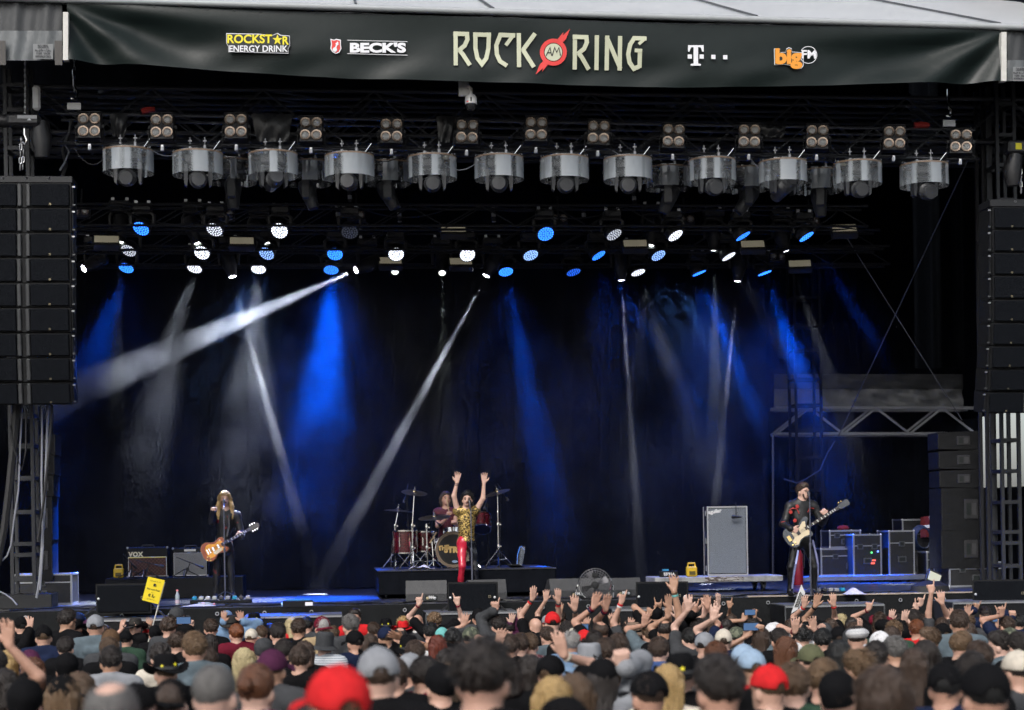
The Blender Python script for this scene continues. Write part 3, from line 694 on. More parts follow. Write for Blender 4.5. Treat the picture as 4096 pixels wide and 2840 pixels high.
for i, (px, py) in enumerate(lw):
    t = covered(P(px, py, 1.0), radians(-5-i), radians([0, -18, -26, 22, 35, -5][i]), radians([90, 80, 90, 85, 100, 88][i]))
    for ch in t.children:
        if ch.name.startswith('yoke'): ch.location.z -= 0.10
    tag(t, 'clear rain covered moving light on the farther pipe, %s from the guitar end' % ordn[i], 'moving light', 'rain covered lights on the farther pipe')

# --- rear trusses
RT = [(1.6, 74, 204, 868, 206), (3.6, 74, 230, 880, 230), (5.2, 74, 246, 890, 246)]
for i, (Y, xa, ya, xb, yb) in enumerate(RT):
    box_truss('rear_truss', P(xa, ya, Y), P(xb, yb, Y), 0.36, 0.34, 0.6, mat('truss_dark', (0.02, 0.021, 0.023), 0.45, 0.3), ['black lamp truss behind the covered lights, highest in the picture', 'black lamp truss in the middle of the rig above the white wash lights', 'rearmost black lamp truss just in front of the backdrop'][i], 0.022, 0.011)
# roof girders high inside
for i, (Y, ya, h) in enumerate(((0.9, 92, 0.7), (3.0, 100, 0.8), (5.5, 112, 0.8))):
    box_truss('roof_girder', P(-20, ya-6, Y), P(1060, ya+8, Y), 0.5, h, 0.9, mat('girder_dark', (0.09, 0.094, 0.10), 0.5, 0.3), ['dark lattice roof girder right behind the banner', 'dark lattice roof girder in the middle of the roof', 'dark lattice roof girder farthest back under the roof'][i], 0.035, 0.02, 'girder')
GT = mat('grey_tarp', (0.20, 0.21, 0.23), 0.45, var=0.2, scale=2, bump=0.5, bscale=5)
for (xa, xb, ya, yb, Y, lb) in ((98, 190, 85, 99, 4.0, 'crumpled grey tarpaulin glimpsed under the roof above the first blinders'), (655, 735, 98, 110, 4.0, 'crumpled grey tarpaulin glimpsed under the roof near the bass end')):
    b = MB(); b.grid(lambda u, v: P(xa+(xb-xa)*u, ya+(yb-ya)*v+2*u, Y+0.06*sin(u*40+v*5)+0.05*sin(u*17-v*9)), 60, 8)
    tag(b.build('roof_tarpaulin', GT, smooth='all'), lb, 'tarpaulin')
VB = mat('cloth_sheen', (0.02, 0.021, 0.023), 0.35, var=0.2, bump=0.4, bscale=9)
for k, (px, py, w_, h_, lb) in enumerate(((*c1(1790, 840), 0.62, 0.42, 'black vinyl bag on the front truss between the third and fourth blinders'), (*c2(805, 850), 0.34, 0.40, 'black vinyl bag on the front truss before the sixth blinder'), (*c3(760, 805), 0.42, 0.20, 'black vinyl bag slung on the front truss after the tenth blinder'), (*c1(780, 822), 0.26, 0.34, 'black vinyl bag on the front truss after the first blinder'))):
    c0 = P(px, py, YF-0.06); b = MB()
    b.grid(lambda u, v: c0+Vector(((u-0.5)*w_*(1-0.25*v), -0.05*sin(pi*u)*sin(pi*min(1, v*1.1)+0.2)-0.02*sin(u*14+v*6)*v, (0.5-v)*h_)), 14, 10)
    tag(b.build('chain_bag', VB, smooth='all'), lb, 'chain bag')

# --- LED wash lights, beam lights
wb = MB().lathe([(0.05, 0.17), (0.10, 0.165), (0.14, 0.12), (0.148, 0.03), (0.148, 0.0), (0.138, -0.004), (0.136, 0.004), (0.001, 0.006)], 24)
washM = wb.mesh('wash_body', HSG, True)
def washfix(loc, d, col, estr, lit, name, base_up):
    """loc: face centre; d: direction of the beam; hangs below the truss at height base_up"""
    d = Vector(d).normalized(); t = empty(name, loc)
    q = (-d).to_track_quat('Z', 'Y').to_euler()
    hd_ = inst('head', washM, t, (0, 0, 0), q)
    led = MB(); rng = [(0, 1), (0.042, 6), (0.082, 12), (0.118, 18)]
    for r_, n_ in rng:
        for k in range(n_):
            a = 2*pi*k/n_+r_*9; led.lathe([(0.0145, 0.0), (0.012, -0.004), (0.0005, -0.006)], 6, Matrix.Translation((r_*cos(a), r_*sin(a), -0.001)))
    lm = mat('led_%s' % name if False else 'led_%d_%d_%d_%d' % (*[int(c*99) for c in col], int(estr*10)), (0.2, 0.2, 0.22), 0.3, var=0, emit=col, estr=estr*0.32)
    lo = inst('led_cluster', LEDM.setdefault(lm.name, led.mesh('led_cluster', lm)), hd_); lo['kind'] = 'stuff'
    plate = mat('plate_%d_%d_%d_%d' % (*[int(c*99) for c in col], int(estr*10)), (0.03, 0.03, 0.035), 0.25, var=0, emit=col, estr=estr*0.014)
    inst('lens_plate', PLM.setdefault(plate.name, MB().lathe([(0.001, 0.0045), (0.135, 0.0045), (0.135, 0.0035), (0.001, 0.0035)], 24).mesh('lens_plate', plate)), hd_)
    up_ = -d*0.08; bx0 = Vector((up_.x, up_.y, base_up)) 
    yw = MB()
    for s_ in (-1, 1): yw.tube([(s_*0.17+up_.x, up_.y, up_.z), (s_*0.18+up_.x, up_.y, base_up*0.6+up_.z*0.4), (s_*0.12+up_.x, up_.y, base_up-0.07)], [0.03, 0.035, 0.03], 6)
    yw.tube([(-0.13+up_.x, up_.y, base_up-0.07), (0.13+up_.x, up_.y, base_up-0.07)], 0.03, 6); yw.build('yoke', HSG, t)
    inst('base', washBaseM, t, bx0)
    for s_ in (-1, 1): block('clamp', bx0+Vector((s_*0.1, 0, 0.09)), (0.05, 0.04, 0.06), ALU, t)
    if lit:
        spot(t, d*0.10, d, col, lit[0], lit[1], lit[2] if len(lit) > 2 else 1.0, 0.09)
        if col[0] < .3: spot(t, d*0.11, Vector((d.x*.5, d.y*.3, d.z)), col, 190, 75, 1.0, 0.09)
    return t
LEDM = {}; PLM = {}
wbm = MB().box((0, 0, 0), (0.30, 0.22, 0.12), bev=0.02); wbm.box((0, -0.113, 0), (0.10, 0.006, 0.05))
washBaseM = wbm.mesh('wash_base', HSG)
LIGHT_K = 3.2
def spot(parent, off, d, col, watts, deg, blend, size):
    l = bpy.data.lights.new('lamp_beam', 'SPOT'); l.energy = watts*LIGHT_K; l.color = (0.0, 0.10, 1.0) if col[0] < .05 else (0.10, 0.30, 1.0) if col[0] < .3 else col; l.spot_size = radians(deg); l.spot_blend = blend; l.shadow_soft_size = size
    o = bpy.data.objects.new('lamp_beam', l); o.location = off; o.rotation_euler = (-Vector(d)).to_track_quat('Z', 'Y').to_euler(); link(o, parent); return o
BLU = (0.02, 0.16, 1.0); WHB = (0.82, 0.88, 1.0); BLW = (0.25, 0.45, 1.0); DIM = (0.7, 0.78, 0.9)
YA, YBr, YC = 1.7, 3.7, 5.3
WB, BB = 3000, 4200
washes = [  # pixel, depth, (dx, dy, dz), colour, led strength, (watts, cone) or None, colour word, label tail
 (c4(927, 353), YA, (-.30, -.62, -.72), BLU, 12, (BB*1.3, 11), 'blue', 'highest at the guitar end'),
 (c4(1410, 360), YA, (-.28, -.60, -.74), WHB, 3.5, (WB*.35, 10), 'white', 'above the guitarist, partly dimmed, high row'),
 (c4(1838, 367), YA, (-.16, -.80, -.58), WHB, 9, None, 'bright white', 'third along the high row'),
 (c4(845, 498), YBr, (-.28, -.55, -.78), WHB, 2.5, None, 'dim white', 'between two blue ones at the guitar end'),
 (c4(1328, 512), YBr, (-.20, -.72, -.66), WHB, 8, None, 'bright white', 'above the guitarist in the middle row'),
 (c4(1753, 517), YBr, (-.32, -.62, -.72), BLW, 5, (BB*.9, 10), 'blue and white', 'beside a pale flood panel'),
 (c4(2203, 520), YBr, (-.12, -.66, -.74), BLU, 13, (BB*.8, 11), 'blue', 'upper of a pair near the long slanting beam'),
 (c4(830, 612), YC, (-.22, -.50, -.83), BLU, 12, (BB*4.5, 22), 'blue', 'lowest at the guitar end'),
 (c4(1280, 615), YC, (-.20, -.46, -.86), WHB, 6, (WB*1.4, 18), 'white', 'lowest above the guitarist'),
 (c4(1700, 620), YC, (-.05, -.48, -.88), WHB, 7, (WB*0.8, 22), 'warm white', 'lower row beside a thin beam light'),
 (c4(2178, 625), YC, (-.06, -.46, -.88), BLU, 9, (BB*2.0, 26), 'blue', 'lower of a pair near the long slanting beam'),
 (c5(163, 375), YA, (-.05, -.70, -.70), (0.25, 0.3, 0.4), 0.25, None, 'unlit', 'dark in the high row'),
 (c5(468, 522), YBr, (.0, -.74, -.67), WHB, 9, None, 'bright white', 'over the singer, nearer the guitar end'),
 (c5(937, 525), YBr, (.08, -.74, -.67), WHB, 9, None, 'bright white', 'over the drum kit'),
 (c5(1452, 388), YA, (.12, -.70, -.70), BLU, 12, None, 'blue', 'alone in the high row past the drum kit'),
 (c5(1353, 528), YBr, (.22, -.52, -.82), BLW, 6, None, 'blue and white', 'tilted, just above another blue one'),
 (c5(1190, 637), YC, (.10, -.46, -.88), BLU, 12, (BB*2.0, 12), 'blue', 'low over the drum kit'),
 (c5(1635, 640), YC, (.22, -.34, -.92), BLU, 3, None, 'dim blue', 'low and half dark'),
 (c5(1800, 530), YBr, (.46, -.28, -.84), BLU, 9, (BB*1.3, 11), 'blue', 'turned edge-on in the middle row'),
 (c5(1902, 393), YA, (.36, -.44, -.82), WHB, 2, None, 'dim white', 'tilted in the high row'),
 (c5(2193, 530), YBr, (.34, -.48, -.82), BLW, 5, (BB*.7, 10), 'blue and white', 'tilted beside a pale flood panel'),
 (c5(2060, 642), YC, (.24, -.28, -.92), WHB, 5, (WB*.35, 12), 'white', 'thin ellipse in the low row'),
 (c6(157, 373), YA, (.42, -.40, -.82), WHB, 6, (WB*.3, 10), 'white', 'tilted in the high row towards the bass end'),
 (c6(573, 377), YA, (.46, -.20, -.86), BLU, 8, (BB*.4, 10), 'blue', 'thin ellipse in the high row above a flood panel'),
 (c6(963, 380), YA, (.46, -.26, -.85), BLU, 11, (BB*6, 8.5), 'blue', 'last in the high row at the bass end'),
 (c6(485, 502), YBr, (.44, -.24, -.86), WHB, 5, (WB*.3, 10), 'white', 'thin ellipse in the middle row'),
 (c6(303, 604), YC, (.34, -.10, -.93), BLU, 10, (BB*3.2, 9), 'blue', 'low edge-on one, first of two at the bass end'),
 (c6(706, 604), YC, (.30, -.10, -.93), BLU, 11, (BB*3.6, 14), 'blue', 'low edge-on one, last of two at the bass end'),
]
for (pp, Y, d, col, es, lit, cw, tail) in washes:
    t = washfix(P(pp[0], pp[1], Y), d, col, es, lit, 'wash_light', 0.34)
    tag(t, '%s round wash light, %s' % (cw, tail), 'wash light', 'round wash lights in the rear rig')
# beam and profile heads: tapered body with a small lens
def beamfix(loc, d, col, es, lit, label, dark=False):
    d = Vector(d).normalized(); t = empty('beam_light', loc); tag(t, label, 'beam light', 'beam lights in the rear rig')
    h = inst('head', beamM, t, d*0.0, (-d).to_track_quat('Z', 'Y').to_euler())
    lm = mat('lens_%d_%d_%d_%d' % (*[int(c*99) for c in col], int(es)), (0.3, 0.3, 0.32), 0.2, var=0, emit=col, estr=es)
    inst('lens', LNSM.setdefault(lm.name, MB().lathe([(0.001, -0.012), (0.05, -0.004), (0.062, 0.004), (0.001, 0.006)], 16).mesh('beam_lens', lm, True)), h)
    piv = -d*0.26; top = piv.z+0.34
    yw = MB()
    for s_ in (-1, 1): yw.tube([(s_*0.165+piv.x, piv.y, piv.z-0.02), (s_*0.175+piv.x, piv.y, piv.z+0.2), (s_*0.13+piv.x, piv.y, top-0.05)], [0.03, 0.034, 0.03], 6)
    yw.box((piv.x, piv.y, top-0.04), (0.34, 0.12, 0.05), bev=0.015); yw.build('yoke', HSG, t); inst('base', washBaseM, t, (piv.x, piv.y, top+0.06), scale=(1.2, 1.2, 1.1))
    for s_ in (-1, 1): block('clamp', (piv.x+s_*0.12, piv.y, top+0.16), (0.05, 0.04, 0.06), ALU, t)
    if lit: spot(t, d*0.05, d, col, lit[0], lit[1], lit[2] if len(lit) > 2 else 0.45, 0.03)
    return t
LNSM = {}
bh = MB().lathe([(0.03, 0.50), (0.11, 0.49), (0.13, 0.44), (0.135, 0.22), (0.12, 0.18), (0.09, 0.05), (0.075, 0.0), (0.068, -0.004), (0.064, 0.01), (0.001, 0.012)], 18)
for k in range(4): bh.lathe([(0.134, 0.26+k*0.04), (0.14, 0.265+k*0.04), (0.134, 0.28+k*0.04)], 18, caps=False)
beamM = bh.mesh('beam_head', HSG, True)
d2 = lambda x, y: (x*0.44484, y*0.44484)
def aim(a, Ya, b_, Yb): return P(*d2(*b_), Yb)-P(*d2(*a), Ya)
WBM = 26000
for (a, Ya, b_, Yb, col, es, lit, lb) in (
    ((800, 607), 4.9, (250, 845), 3.0, (0.80, 0.86, 1.0), 60, (WBM*4.2, 7.5, 0.7), 'beam light throwing the brightest long slanting beam across the guitar side'),
    ((523, 622), 5.0, (690, 1235), 4.2, (0.86, 0.92, 1.0), 30, (WBM*1.1, 3.4), 'beam light throwing a white beam down between guitarist and drums'),
    ((1093, 620), 5.0, (785, 1190), 4.4, (0.84, 0.88, 1.0), 40, (WBM*1.2, 3.6), 'beam light over the drums throwing a white beam back towards the guitarist'),
    ((1397, 630), 5.2, (1441, 1295), 5.4, (0.86, 0.9, 1.0), 12, (WBM*0.55, 3.0), 'beam light throwing a thin steep beam beside the bass cabinet'),
    ((1658, 632), 5.2, (1608, 1130), 5.4, (0.86, 0.9, 1.0), 12, (WBM*0.5, 3.0), 'beam light throwing a thin faint beam down onto the bass cabinet'),
    ((188, 604), 4.8, (40, 680), 4.0, (0.86, 0.9, 1.0), 30, (WBM*0.8, 5), 'beam light peeking out beside the hung speakers, aimed sideways'),
    ((445, 547), 3.7, (520, 760), 3.4, (0.75, 0.85, 0.78), 6, (WBM*0.45, 9), 'spot light with a smoky greenish beam above the guitarist'),
    ((600, 550), 3.7, (700, 690), 3.2, (0.75, 0.85, 0.78), 5, (WBM*0.35, 7), 'spot light with a faint greenish beam between wash lights'),
    ((270, 545), 3.7, (267, 700), 3.4, (0.8, 0.88, 0.8), 4, (WBM*0.3, 7), 'spot light with a faint beam at the guitar end'),
    ((888, 612), 5.0, (890, 900), 3.0, (0.8, 0.88, 0.8), 2, None, 'barely lit spot light over the singer'),
    ((994, 614), 5.0, (1000, 900), 3.0, (0.8, 0.88, 0.8), 3, (WBM*0.05, 7), 'faint spot light over the drummer'),
    ((1462, 552), 3.7, (1440, 760), 3.4, (0.8, 0.88, 0.85), 5, (WBM*0.10, 8), 'spot light with a pale beam beside the tilted blue washes'),
    ((1605, 562), 3.7, (1608, 800), 3.4, (0.8, 0.88, 0.85), 4, (WBM*0.08, 7), 'spot light with a pale straight beam at the bass end'),
    ((1768, 564), 3.7, (1850, 800), 3.6, (0.8, 0.86, 0.9), 4, (WBM*0.10, 7), 'spot light with a pale beam at the bass end, near the last flood panel')):
    pa = P(*d2(*a), Ya); beamfix(pa, aim(a, Ya, b_, Yb), col, es, lit, lb)
# pale flood panels, switched off; the diffuser is given a faint glow
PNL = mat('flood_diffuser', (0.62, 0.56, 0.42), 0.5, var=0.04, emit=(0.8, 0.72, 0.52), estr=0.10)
fl = MB().box((0, 0.06, 0), (0.44, 0.12, 0.33), bev=0.01); flM = fl.mesh('flood_body', HSG)
for k, (pp, Y, yw) in enumerate(sorted(((c4(700, 423), 3.2, 0.1), (c4(1590, 433), 3.2, 0.05), (c5(430, 563), 5.0, 0), (c5(845, 352), 2.2, 0), (c5(893, 568), 5.0, 0), (c5(2040, 450), 3.2, -.1), (c6(632, 425), 3.2, -.15), (c6(1195, 327), 2.0, -.15), (c6(922, 545), 5.0, -.2)))):
    t = empty('flood_light', P(*pp, Y), (radians(-50), 0, yw)); tag(t, 'pale rectangular flood light panel in the rig, %s from the guitar end' % ordn[k], 'flood light', 'flood panels in the rear rig')
    inst('housing', flM, t); block('diffuser', (0, -0.003, 0), (0.40, 0.012, 0.20), PNL, t)
    b = MB().tube([(-.24, .06, 0), (-.24, .12, .25), (.24, .12, .25), (.24, .06, 0)], 0.012, 6); b.build('bracket', HSG, t)
    rod('hanger', (0, .12, .25), (0, .4, .52), 0.02, HSG, t)
# small twin-lamp blinders, unlit
for k, (pp, Y) in enumerate(sorted(((c4(528, 237), 2.6), (c4(1483, 255), 2.6), (c5(207, 262), 2.6), (c5(1540, 283), 2.6), (c6(222, 270), 2.6), (c6(997, 282), 2.6), (c6(785, 500), 4.6)))):
    t = empty('twin_blinder', P(*pp, Y), (radians(-15), 0, 0)); tag(t, 'small unlit twin-lamp blinder deep in the rig, %s from the guitar end' % ordn[k], 'blinder light', 'twin blinders in the rear rig')
    MB().box((0, .07, 0), (.30, .13, .17), bev=.01).build('housing', HSG, t)
    for s_ in (-1, 1): l = inst('lamp', lampM, t, (s_*0.075, 0.0, 0), scale=.75); inst('lens', lensM, l)
    rod('hanger', (0, .1, .08), (0, .1, .45), 0.015, HSG, t)
# looms of cable, striped straps, hooks, hoists
random.seed(11)
CBL = mat('cable_black', (0.015, 0.015, 0.016), 0.5, var=0)
CBG = mat('cable_grey', (0.24, 0.25, 0.28), 0.5, var=0)
for k in range(12):
    x0 = 75+k*75+random.uniform(-20, 20); a = P(x0, 145+(x0/1024)*14, YF-0.15); b_ = P(x0+random.uniform(18, 55), 146+(x0/1024)*14, YF-0.15)
    tag(MB().tube(hang(a, b_, random.uniform(-0.12, 0.3)), 0.008, 5).build('safety_cable', CBG if k % 2 else CBL), 'looped %s cable along the front pipe, %s from the guitar end' % ('pale' if k % 2 else 'black', ordn[k]), 'cable', 'cable loops on the front pipe')
for k in range(9):
    x0 = 95+k*88+random.uniform(-25, 25); a = P(x0, 205, 1.9); b_ = P(x0+random.uniform(40, 110), 206, 1.9)
    tag(MB().tube(hang(a, b_, random.uniform(0.1, 0.35)), 0.012, 5).build('loom_cable', CBL), 'black cable sagging from the high lamp truss, %s from the guitar end' % ordn[k], 'cable', 'cables on the lamp truss')
STR = pattern('warning_stripes', (0.02, 0.02, 0.022), [(0.5, 0.5, 0.5)], 'stripes', 7, width=0.45)
for k, (x, y, y2) in enumerate(sorted(((*c5(1075, 60), 186), (*c5(1593, 80), 186), (*c5(158, 60), 202), (*c5(80, 200), 217), (*c5(2030, 110), 204), (*c5(1105, 215), 222), (*c5(485, 205), 222), (*c5(1698, 225), 218), (*c4(2220, 200), 218)))):
    tag(MB().tube([P(x, y, 2.2), P(x+1, y2, 2.2)], 0.035, 6).build('striped_sleeve', STR), 'black and white striped chain sleeve in the dark rig, %s from the guitar end' % ordn[k], 'chain sleeve', 'striped sleeves in the rig')
def chain(A, B, name='chain', label='', r=0.022, m=None):
    """links between two points: each link a part"""
    A = Vector(A); B = Vector(B); n = max(2, int((B-A).length/(r*3.2)))
    key = 'chain_link_%.3f' % r
    if key not in LNSM:
        LNSM[key] = MB().tube([Vector((r*cos(a)*0.62, 0, r*sin(a)*1.05+ (r*0.75 if sin(a) > 0 else -r*0.75))) for a in np.linspace(0, 2*pi, 11)], r*0.26, 5, caps=False).mesh(key, m or ALU, True)
    t = empty(name, A); tag(t, label, 'chain')
    for i in range(n):
        o = inst('link', LNSM[key], t, (B-A)*(i/n)); o.rotation_mode = 'QUATERNION'; o.rotation_quaternion = (B-A).to_track_quat('Z', 'Y') @ Quaternion((0, 0, 1), (i % 2)*pi/2)
    return t
HST = mat('hoist_black', (0.02, 0.02, 0.022), 0.4, var=0.15)
chain(P(25, 60, -0.8), P(25, 117, -0.8), label='steel hoist chain dropping from the roof to the guitar end motor', r=0.014)
t = empty('chain_hoist', P(24.5, 121, -0.8)); tag(t, 'black chain hoist motor above the guitar end speakers', 'hoist')
MB().box((0, 0, 0), (0.48, 0.26, 0.18), bev=0.04).build('motor', HST, t); MB().lathe([(0.09, -0.08), (0.1, 0), (0.09, 0.06)], 14, Matrix.Translation((-0.27, 0, 0)) @ Matrix.Rotation(pi/2, 4, 'Y')).build('end_cap', HST, t, True)
block('maker_plate', (0.06, -0.134, 0.03), (0.28, 0.006, 0.05), mat('plate_pale', (0.45, 0.46, 0.47), 0.5), t)
MB().add([(0.06, -0.136, -0.02), (0.12, -0.136, -0.02), (0.09, -0.136, 0.015)], [(0, 1, 2)]).build('warning_mark', WHT, t)
MB().tube([(0, 0, -0.09), (0.0, 0, -0.2), (0.03, 0, -0.28), (0, 0, -0.34), (-0.05, 0, -0.3), (-0.04, 0, -0.26)], 0.018, 6).build('hook', CHR, t, True)
chain(P(21, 140, -0.8), P(20, 174, -0.8), label='heavy steel sling chain under the guitar end hoist hook', r=0.028)
chain(P(23.5, 152, -0.85), P(22.5, 174, -0.85), label='second strand of sling chain under the guitar end hoist hook', r=0.026)
MB().tube
tag(MB().tube([P(40, 122, -0.75), P(42, 140, -0.75), P(42, 158, -0.75)], [0.13, 0.15, 0.10], 10).build('chain_bag', HST, smooth=True), 'long black chain bag hanging beside the guitar end hoist', 'chain bag')
tag(MB().box(P(36.5, 98, -0.9), (0.11, 0.08, 0.36), bev=0.03).build('wall_box', mat('pale_plastic', (0.55, 0.55, 0.54), 0.5)), 'small white plastic control box hanging by the guitar end tower', 'control box')
for k, (px, py) in enumerate((c1(488, 700), c3(1838, 760))):
    t = empty('truss_hook', P(px, py, YF+0.1)); tag(t, ['steel hook and shackle lifting the front truss at the guitar end', 'steel hook and shackle lifting the front truss at the bass end'][k], 'hook')
    MB().tube([(0, 0, 0.55), (0, 0, 0.3), (0.05, 0, 0.2), (0.03, 0, 0.1), (-0.04, 0, 0.12)], 0.022, 7).build('hook', CHR, t, True); block('plate', (0, 0, 0), (0.2, 0.05, 0.1), ALU, t)
    chain(P(px, py-16, YF+0.1), P(px, py-60 if k == 0 else py-36, YF+0.1), label='dark hoist chain above the truss hook at the %s end' % ('guitar' if k == 0 else 'bass'), r=0.02)
REDP = mat('red_plug', (0.35, 0.03, 0.025), 0.4)
for k, (pts) in enumerate((((c1(930, 735)), (c1(975, 722)), (c1(1020, 718))), ((c3(1625, 770)), (c3(1670, 768)), (c3(1715, 770))))):
    tag(MB().tube([P(*q, YF-0.05) for q in pts], [0.045, 0.05, 0.04], 8).build('power_plug', REDP, smooth=True), 'red power connector lying on the front truss near the %s end' % ('guitar' if k == 0 else 'bass'), 'connector')
# dome surveillance camera under the banner
t = empty('dome_camera', P(*c2(960, 675), YN+0.2)); tag(t, 'white dome surveillance camera on an arm below the banner', 'camera')
WPL = mat('white_plastic', (0.62, 0.62, 0.60), 0.4, var=0.05)
MB().lathe([(0.03, 0.12), (0.06, 0.11), (0.085, 0.07), (0.09, -0.02), (0.075, -0.03)], 20).build('housing', WPL, t, smooth=True)
MB().lathe([(0.074, -0.03), (0.07, -0.07), (0.05, -0.105), (0.001, -0.12)], 20).build('dome', mat('smoked_dome', (0.02, 0.02, 0.022), 0.08), t, smooth=True)
MB().tube([(0, 0, 0.11), (0.0, 0, 0.20), (-0.03, 0, 0.235), (-0.10, 0.02, 0.24)], 0.032, 8).build('arm', WPL, t, smooth=True)
MB().box((-0.10, 0.04, 0.22), (0.15, 0.06, 0.24), bev=0.01).build('mounting_box', WPL, t); block('window', (-0.005, -0.089, 0.03), (0.022, 0.006, 0.06), DGR, t); block('sticker', (-0.055, -0.075, 0.0), (0.03, 0.006, 0.018), RED, t)
rod('bracket', (-0.10, 0.06, 0.34), (-0.10, 0.06, 0.55), 0.02, ALU, t)
# ------------------------------------------------------------------ hung speakers, towers, side stage
def q1(x, y): return (x/6.577, 400+y/6.577)            # pixel of crop (0,1600)
def q3(x, y): return (650+x/6.155, 400+y/6.155)        # pixel of crop (2600,1600)
def q2(x, y): return (325+x/6.577, 450+y/6.577)        # pixel of crop (1300,1800)
CAB = mat('cabinet_black', (0.012, 0.0125, 0.0135), 0.5, spec=0.16, var=0.2, scale=9, bump=0.1, bscale=90)
GRL = mat('grille_black', (0.006, 0.0072, 0.0098), 0.62, spec=0.06, var=0.15, scale=40, bump=0.5, bscale=420)
BRS = mat('badge_brass', (0.45, 0.38, 0.24), 0.35, 0.8, var=0.05)
SLT = mat('slot_grey', (0.045, 0.047, 0.05), 0.45, 0.2, var=0.2, scale=12)
CW = 1.34
def array_cab(h):
    t = empty('line_array_cabinet')
    b = MB().prism([(-CW/2, -h/2+.006), (CW/2, -h/2+.006), (CW/2, h/2-.006), (-CW/2, h/2-.006)], 0.5, Matrix.Translation((0, 0.05, 0))); b.build('body', CAB, t)
    for s_ in (-1, 1):
        g_ = MB().box((s_*0.375, 0.03, 0), (0.54, 0.05, h-0.05), bev=0.008).build('grille', GRL, t)
        bz = MB()
        for (cx, cz) in ((-.011, 0), (.011, 0)): bz.box((cx, 0, cz), (0.004, 0.006, 0.03))
        for cz in (-.013, .013): bz.box((0, 0, cz), (0.026, 0.006, 0.004))
        bz.box((0.0, 0, 0.002), (0.014, 0.005, 0.004), (0, 0.8, 0)); bz.build('badge', BRS, g_, loc=(s_*0.375, 0.001, -h/2+0.05))
        MB().box((s_*0.062, 0.035, 0), (0.06, 0.05, h-0.04), bev=0.012).build('slot_lip', SLT, t)
        block('rigging_bar', (s_*(CW/2+0.012), 0.12, 0), (0.018, 0.03, h*0.9), BKM, t)
        for dz in (-1, 1): block('rigging_pin', (s_*(CW/2+0.03), 0.10, dz*h*0.36), (0.04, 0.025, 0.022), ALU if dz > 0 else GRM, t)
    block('slot', (0, 0.075, 0), (0.07, 0.03, h-0.04), DGR, t)
    return t
proto = None
def array(ys, px_edge, side, Y, words):
    global proto
    for i in range(len(ys)-1):
        ya, yb = ys[i], ys[i+1]; x = px_edge-0.12*i if side < 0 else px_edge-0.35*max(0, i-4)
        e = P(x, (ya+yb)/2, Y); h = (P(x, ya, Y)-P(x, yb, Y)).z
        if proto is None: proto = array_cab(0.385); t = proto
        else: t = copy_tree(proto)
        t.location = (e.x+(-CW/2-0.02 if side < 0 else CW/2+0.02), Y-0.05+0.02*max(0, i-4)**1.5, e.z); t.scale = (1, 1, h/0.385)
        t.rotation_euler = (radians(0.3+0.9*i), 0, radians(-1 if side < 0 else 3))
        tag(t, '%s cabinet from the top of the hung speaker column at the %s end' % (ordn[i], words), 'speaker', 'cabinets of the hung column at the %s end' % words)
array([183, 208, 233, 258, 283, 307.6, 332.5, 357, 381.5, 404.5], 72.6, -1, -0.95, 'guitar')
array([207, 230, 253, 276, 300, 323, 346, 369, 391.5, 413.5], 990.5, 1, -0.95, 'bass')
for (px0, px1, y0, y1, lb) in ((-20, 72.5, 175.5, 183, 'flat black flying frame on top of the hung speakers at the guitar end'), (990, 1090, 199, 207, 'flat black flying frame on top of the hung speakers at the bass end')):
    a, b_ = P(px0, y0, -0.95), P(px1, y1, -0.95)
    t = MB().box(((a.x+b_.x)/2, -0.7, (a.z+b_.z)/2), (b_.x-a.x, 0.5, a.z-b_.z), bev=0.01).build('flying_frame', BKM); tag(t, lb, 'flying frame')
    for k in range(3): inst('frame_hole', MB().lathe([(.012, 0), (.016, .004), (.02, 0)], 10, MX).mesh('frame_hole', ALU), t, (a.x+(b_.x-a.x)*(0.25+0.25*k), -0.955, (a.z+b_.z)/2+.02))
tag(MB().tube([P(72, 120, -.2), P(69, 135, -.2), P(63, 150, -.2), P(66, 165, -.3), P(62, 178, -.5)], 0.03, 7).build('loom_cable', CBL, smooth=True), 'thick black cable loom dropping from the truss to the hung speakers', 'cable')
tag(MB().tube([P(64, 143, -.25), P(69, 152, -.25), P(65, 162, -.3), P(60, 170, -.5)], 0.014, 6).build('loom_cable', CBG, smooth=True), 'grey cable curving down from the front truss end to the speakers', 'cable')

# towers
TWM = mat('tower_grey', (0.035, 0.037, 0.041), 0.45, 0.4, var=0.25, scale=9)
def tower(x0, x1, Y, depth, zt, rungs, label, m=TWM, w=0.055):
    t = empty('truss_tower', (x0, Y, FZ)); tag(t, label, 'tower')
    for dx in (0, x1-x0):
        for dy in (0, depth): block('upright', (dx, dy, (zt-FZ)/2), (w, w, zt-FZ), m, t)
    for k, z in enumerate(rungs):
        block('rung', ((x1-x0)/2, 0, z-FZ), (x1-x0-w, w*.8, w*1.1), m, t); block('rung', ((x1-x0)/2, depth, z-FZ), (x1-x0-w, w*.8, w*1.1), m, t)
        for dx in (0, x1-x0): block('rung', (dx, depth/2, z-FZ), (w*.8, depth-w, w), m, t)
    return t
Yt = 0.35
xa, xb = P(11.4, 500, Yt).x, P(33.2, 500, Yt).x
tower(xa, xb, Yt, 0.42, P(20, 62, Yt).z, [P(20, y, Yt).z for y in (85, 110, 148, 190, 230, 300, 370, 415, 445.6, 478, 512, 544, 555, 579, 597)], 'grey ladder-like truss tower behind the hung speakers at the guitar end')
Yt2 = 0.6
xa, xb = P(1002.5, 500, Yt2).x, P(1019.5, 500, Yt2).x
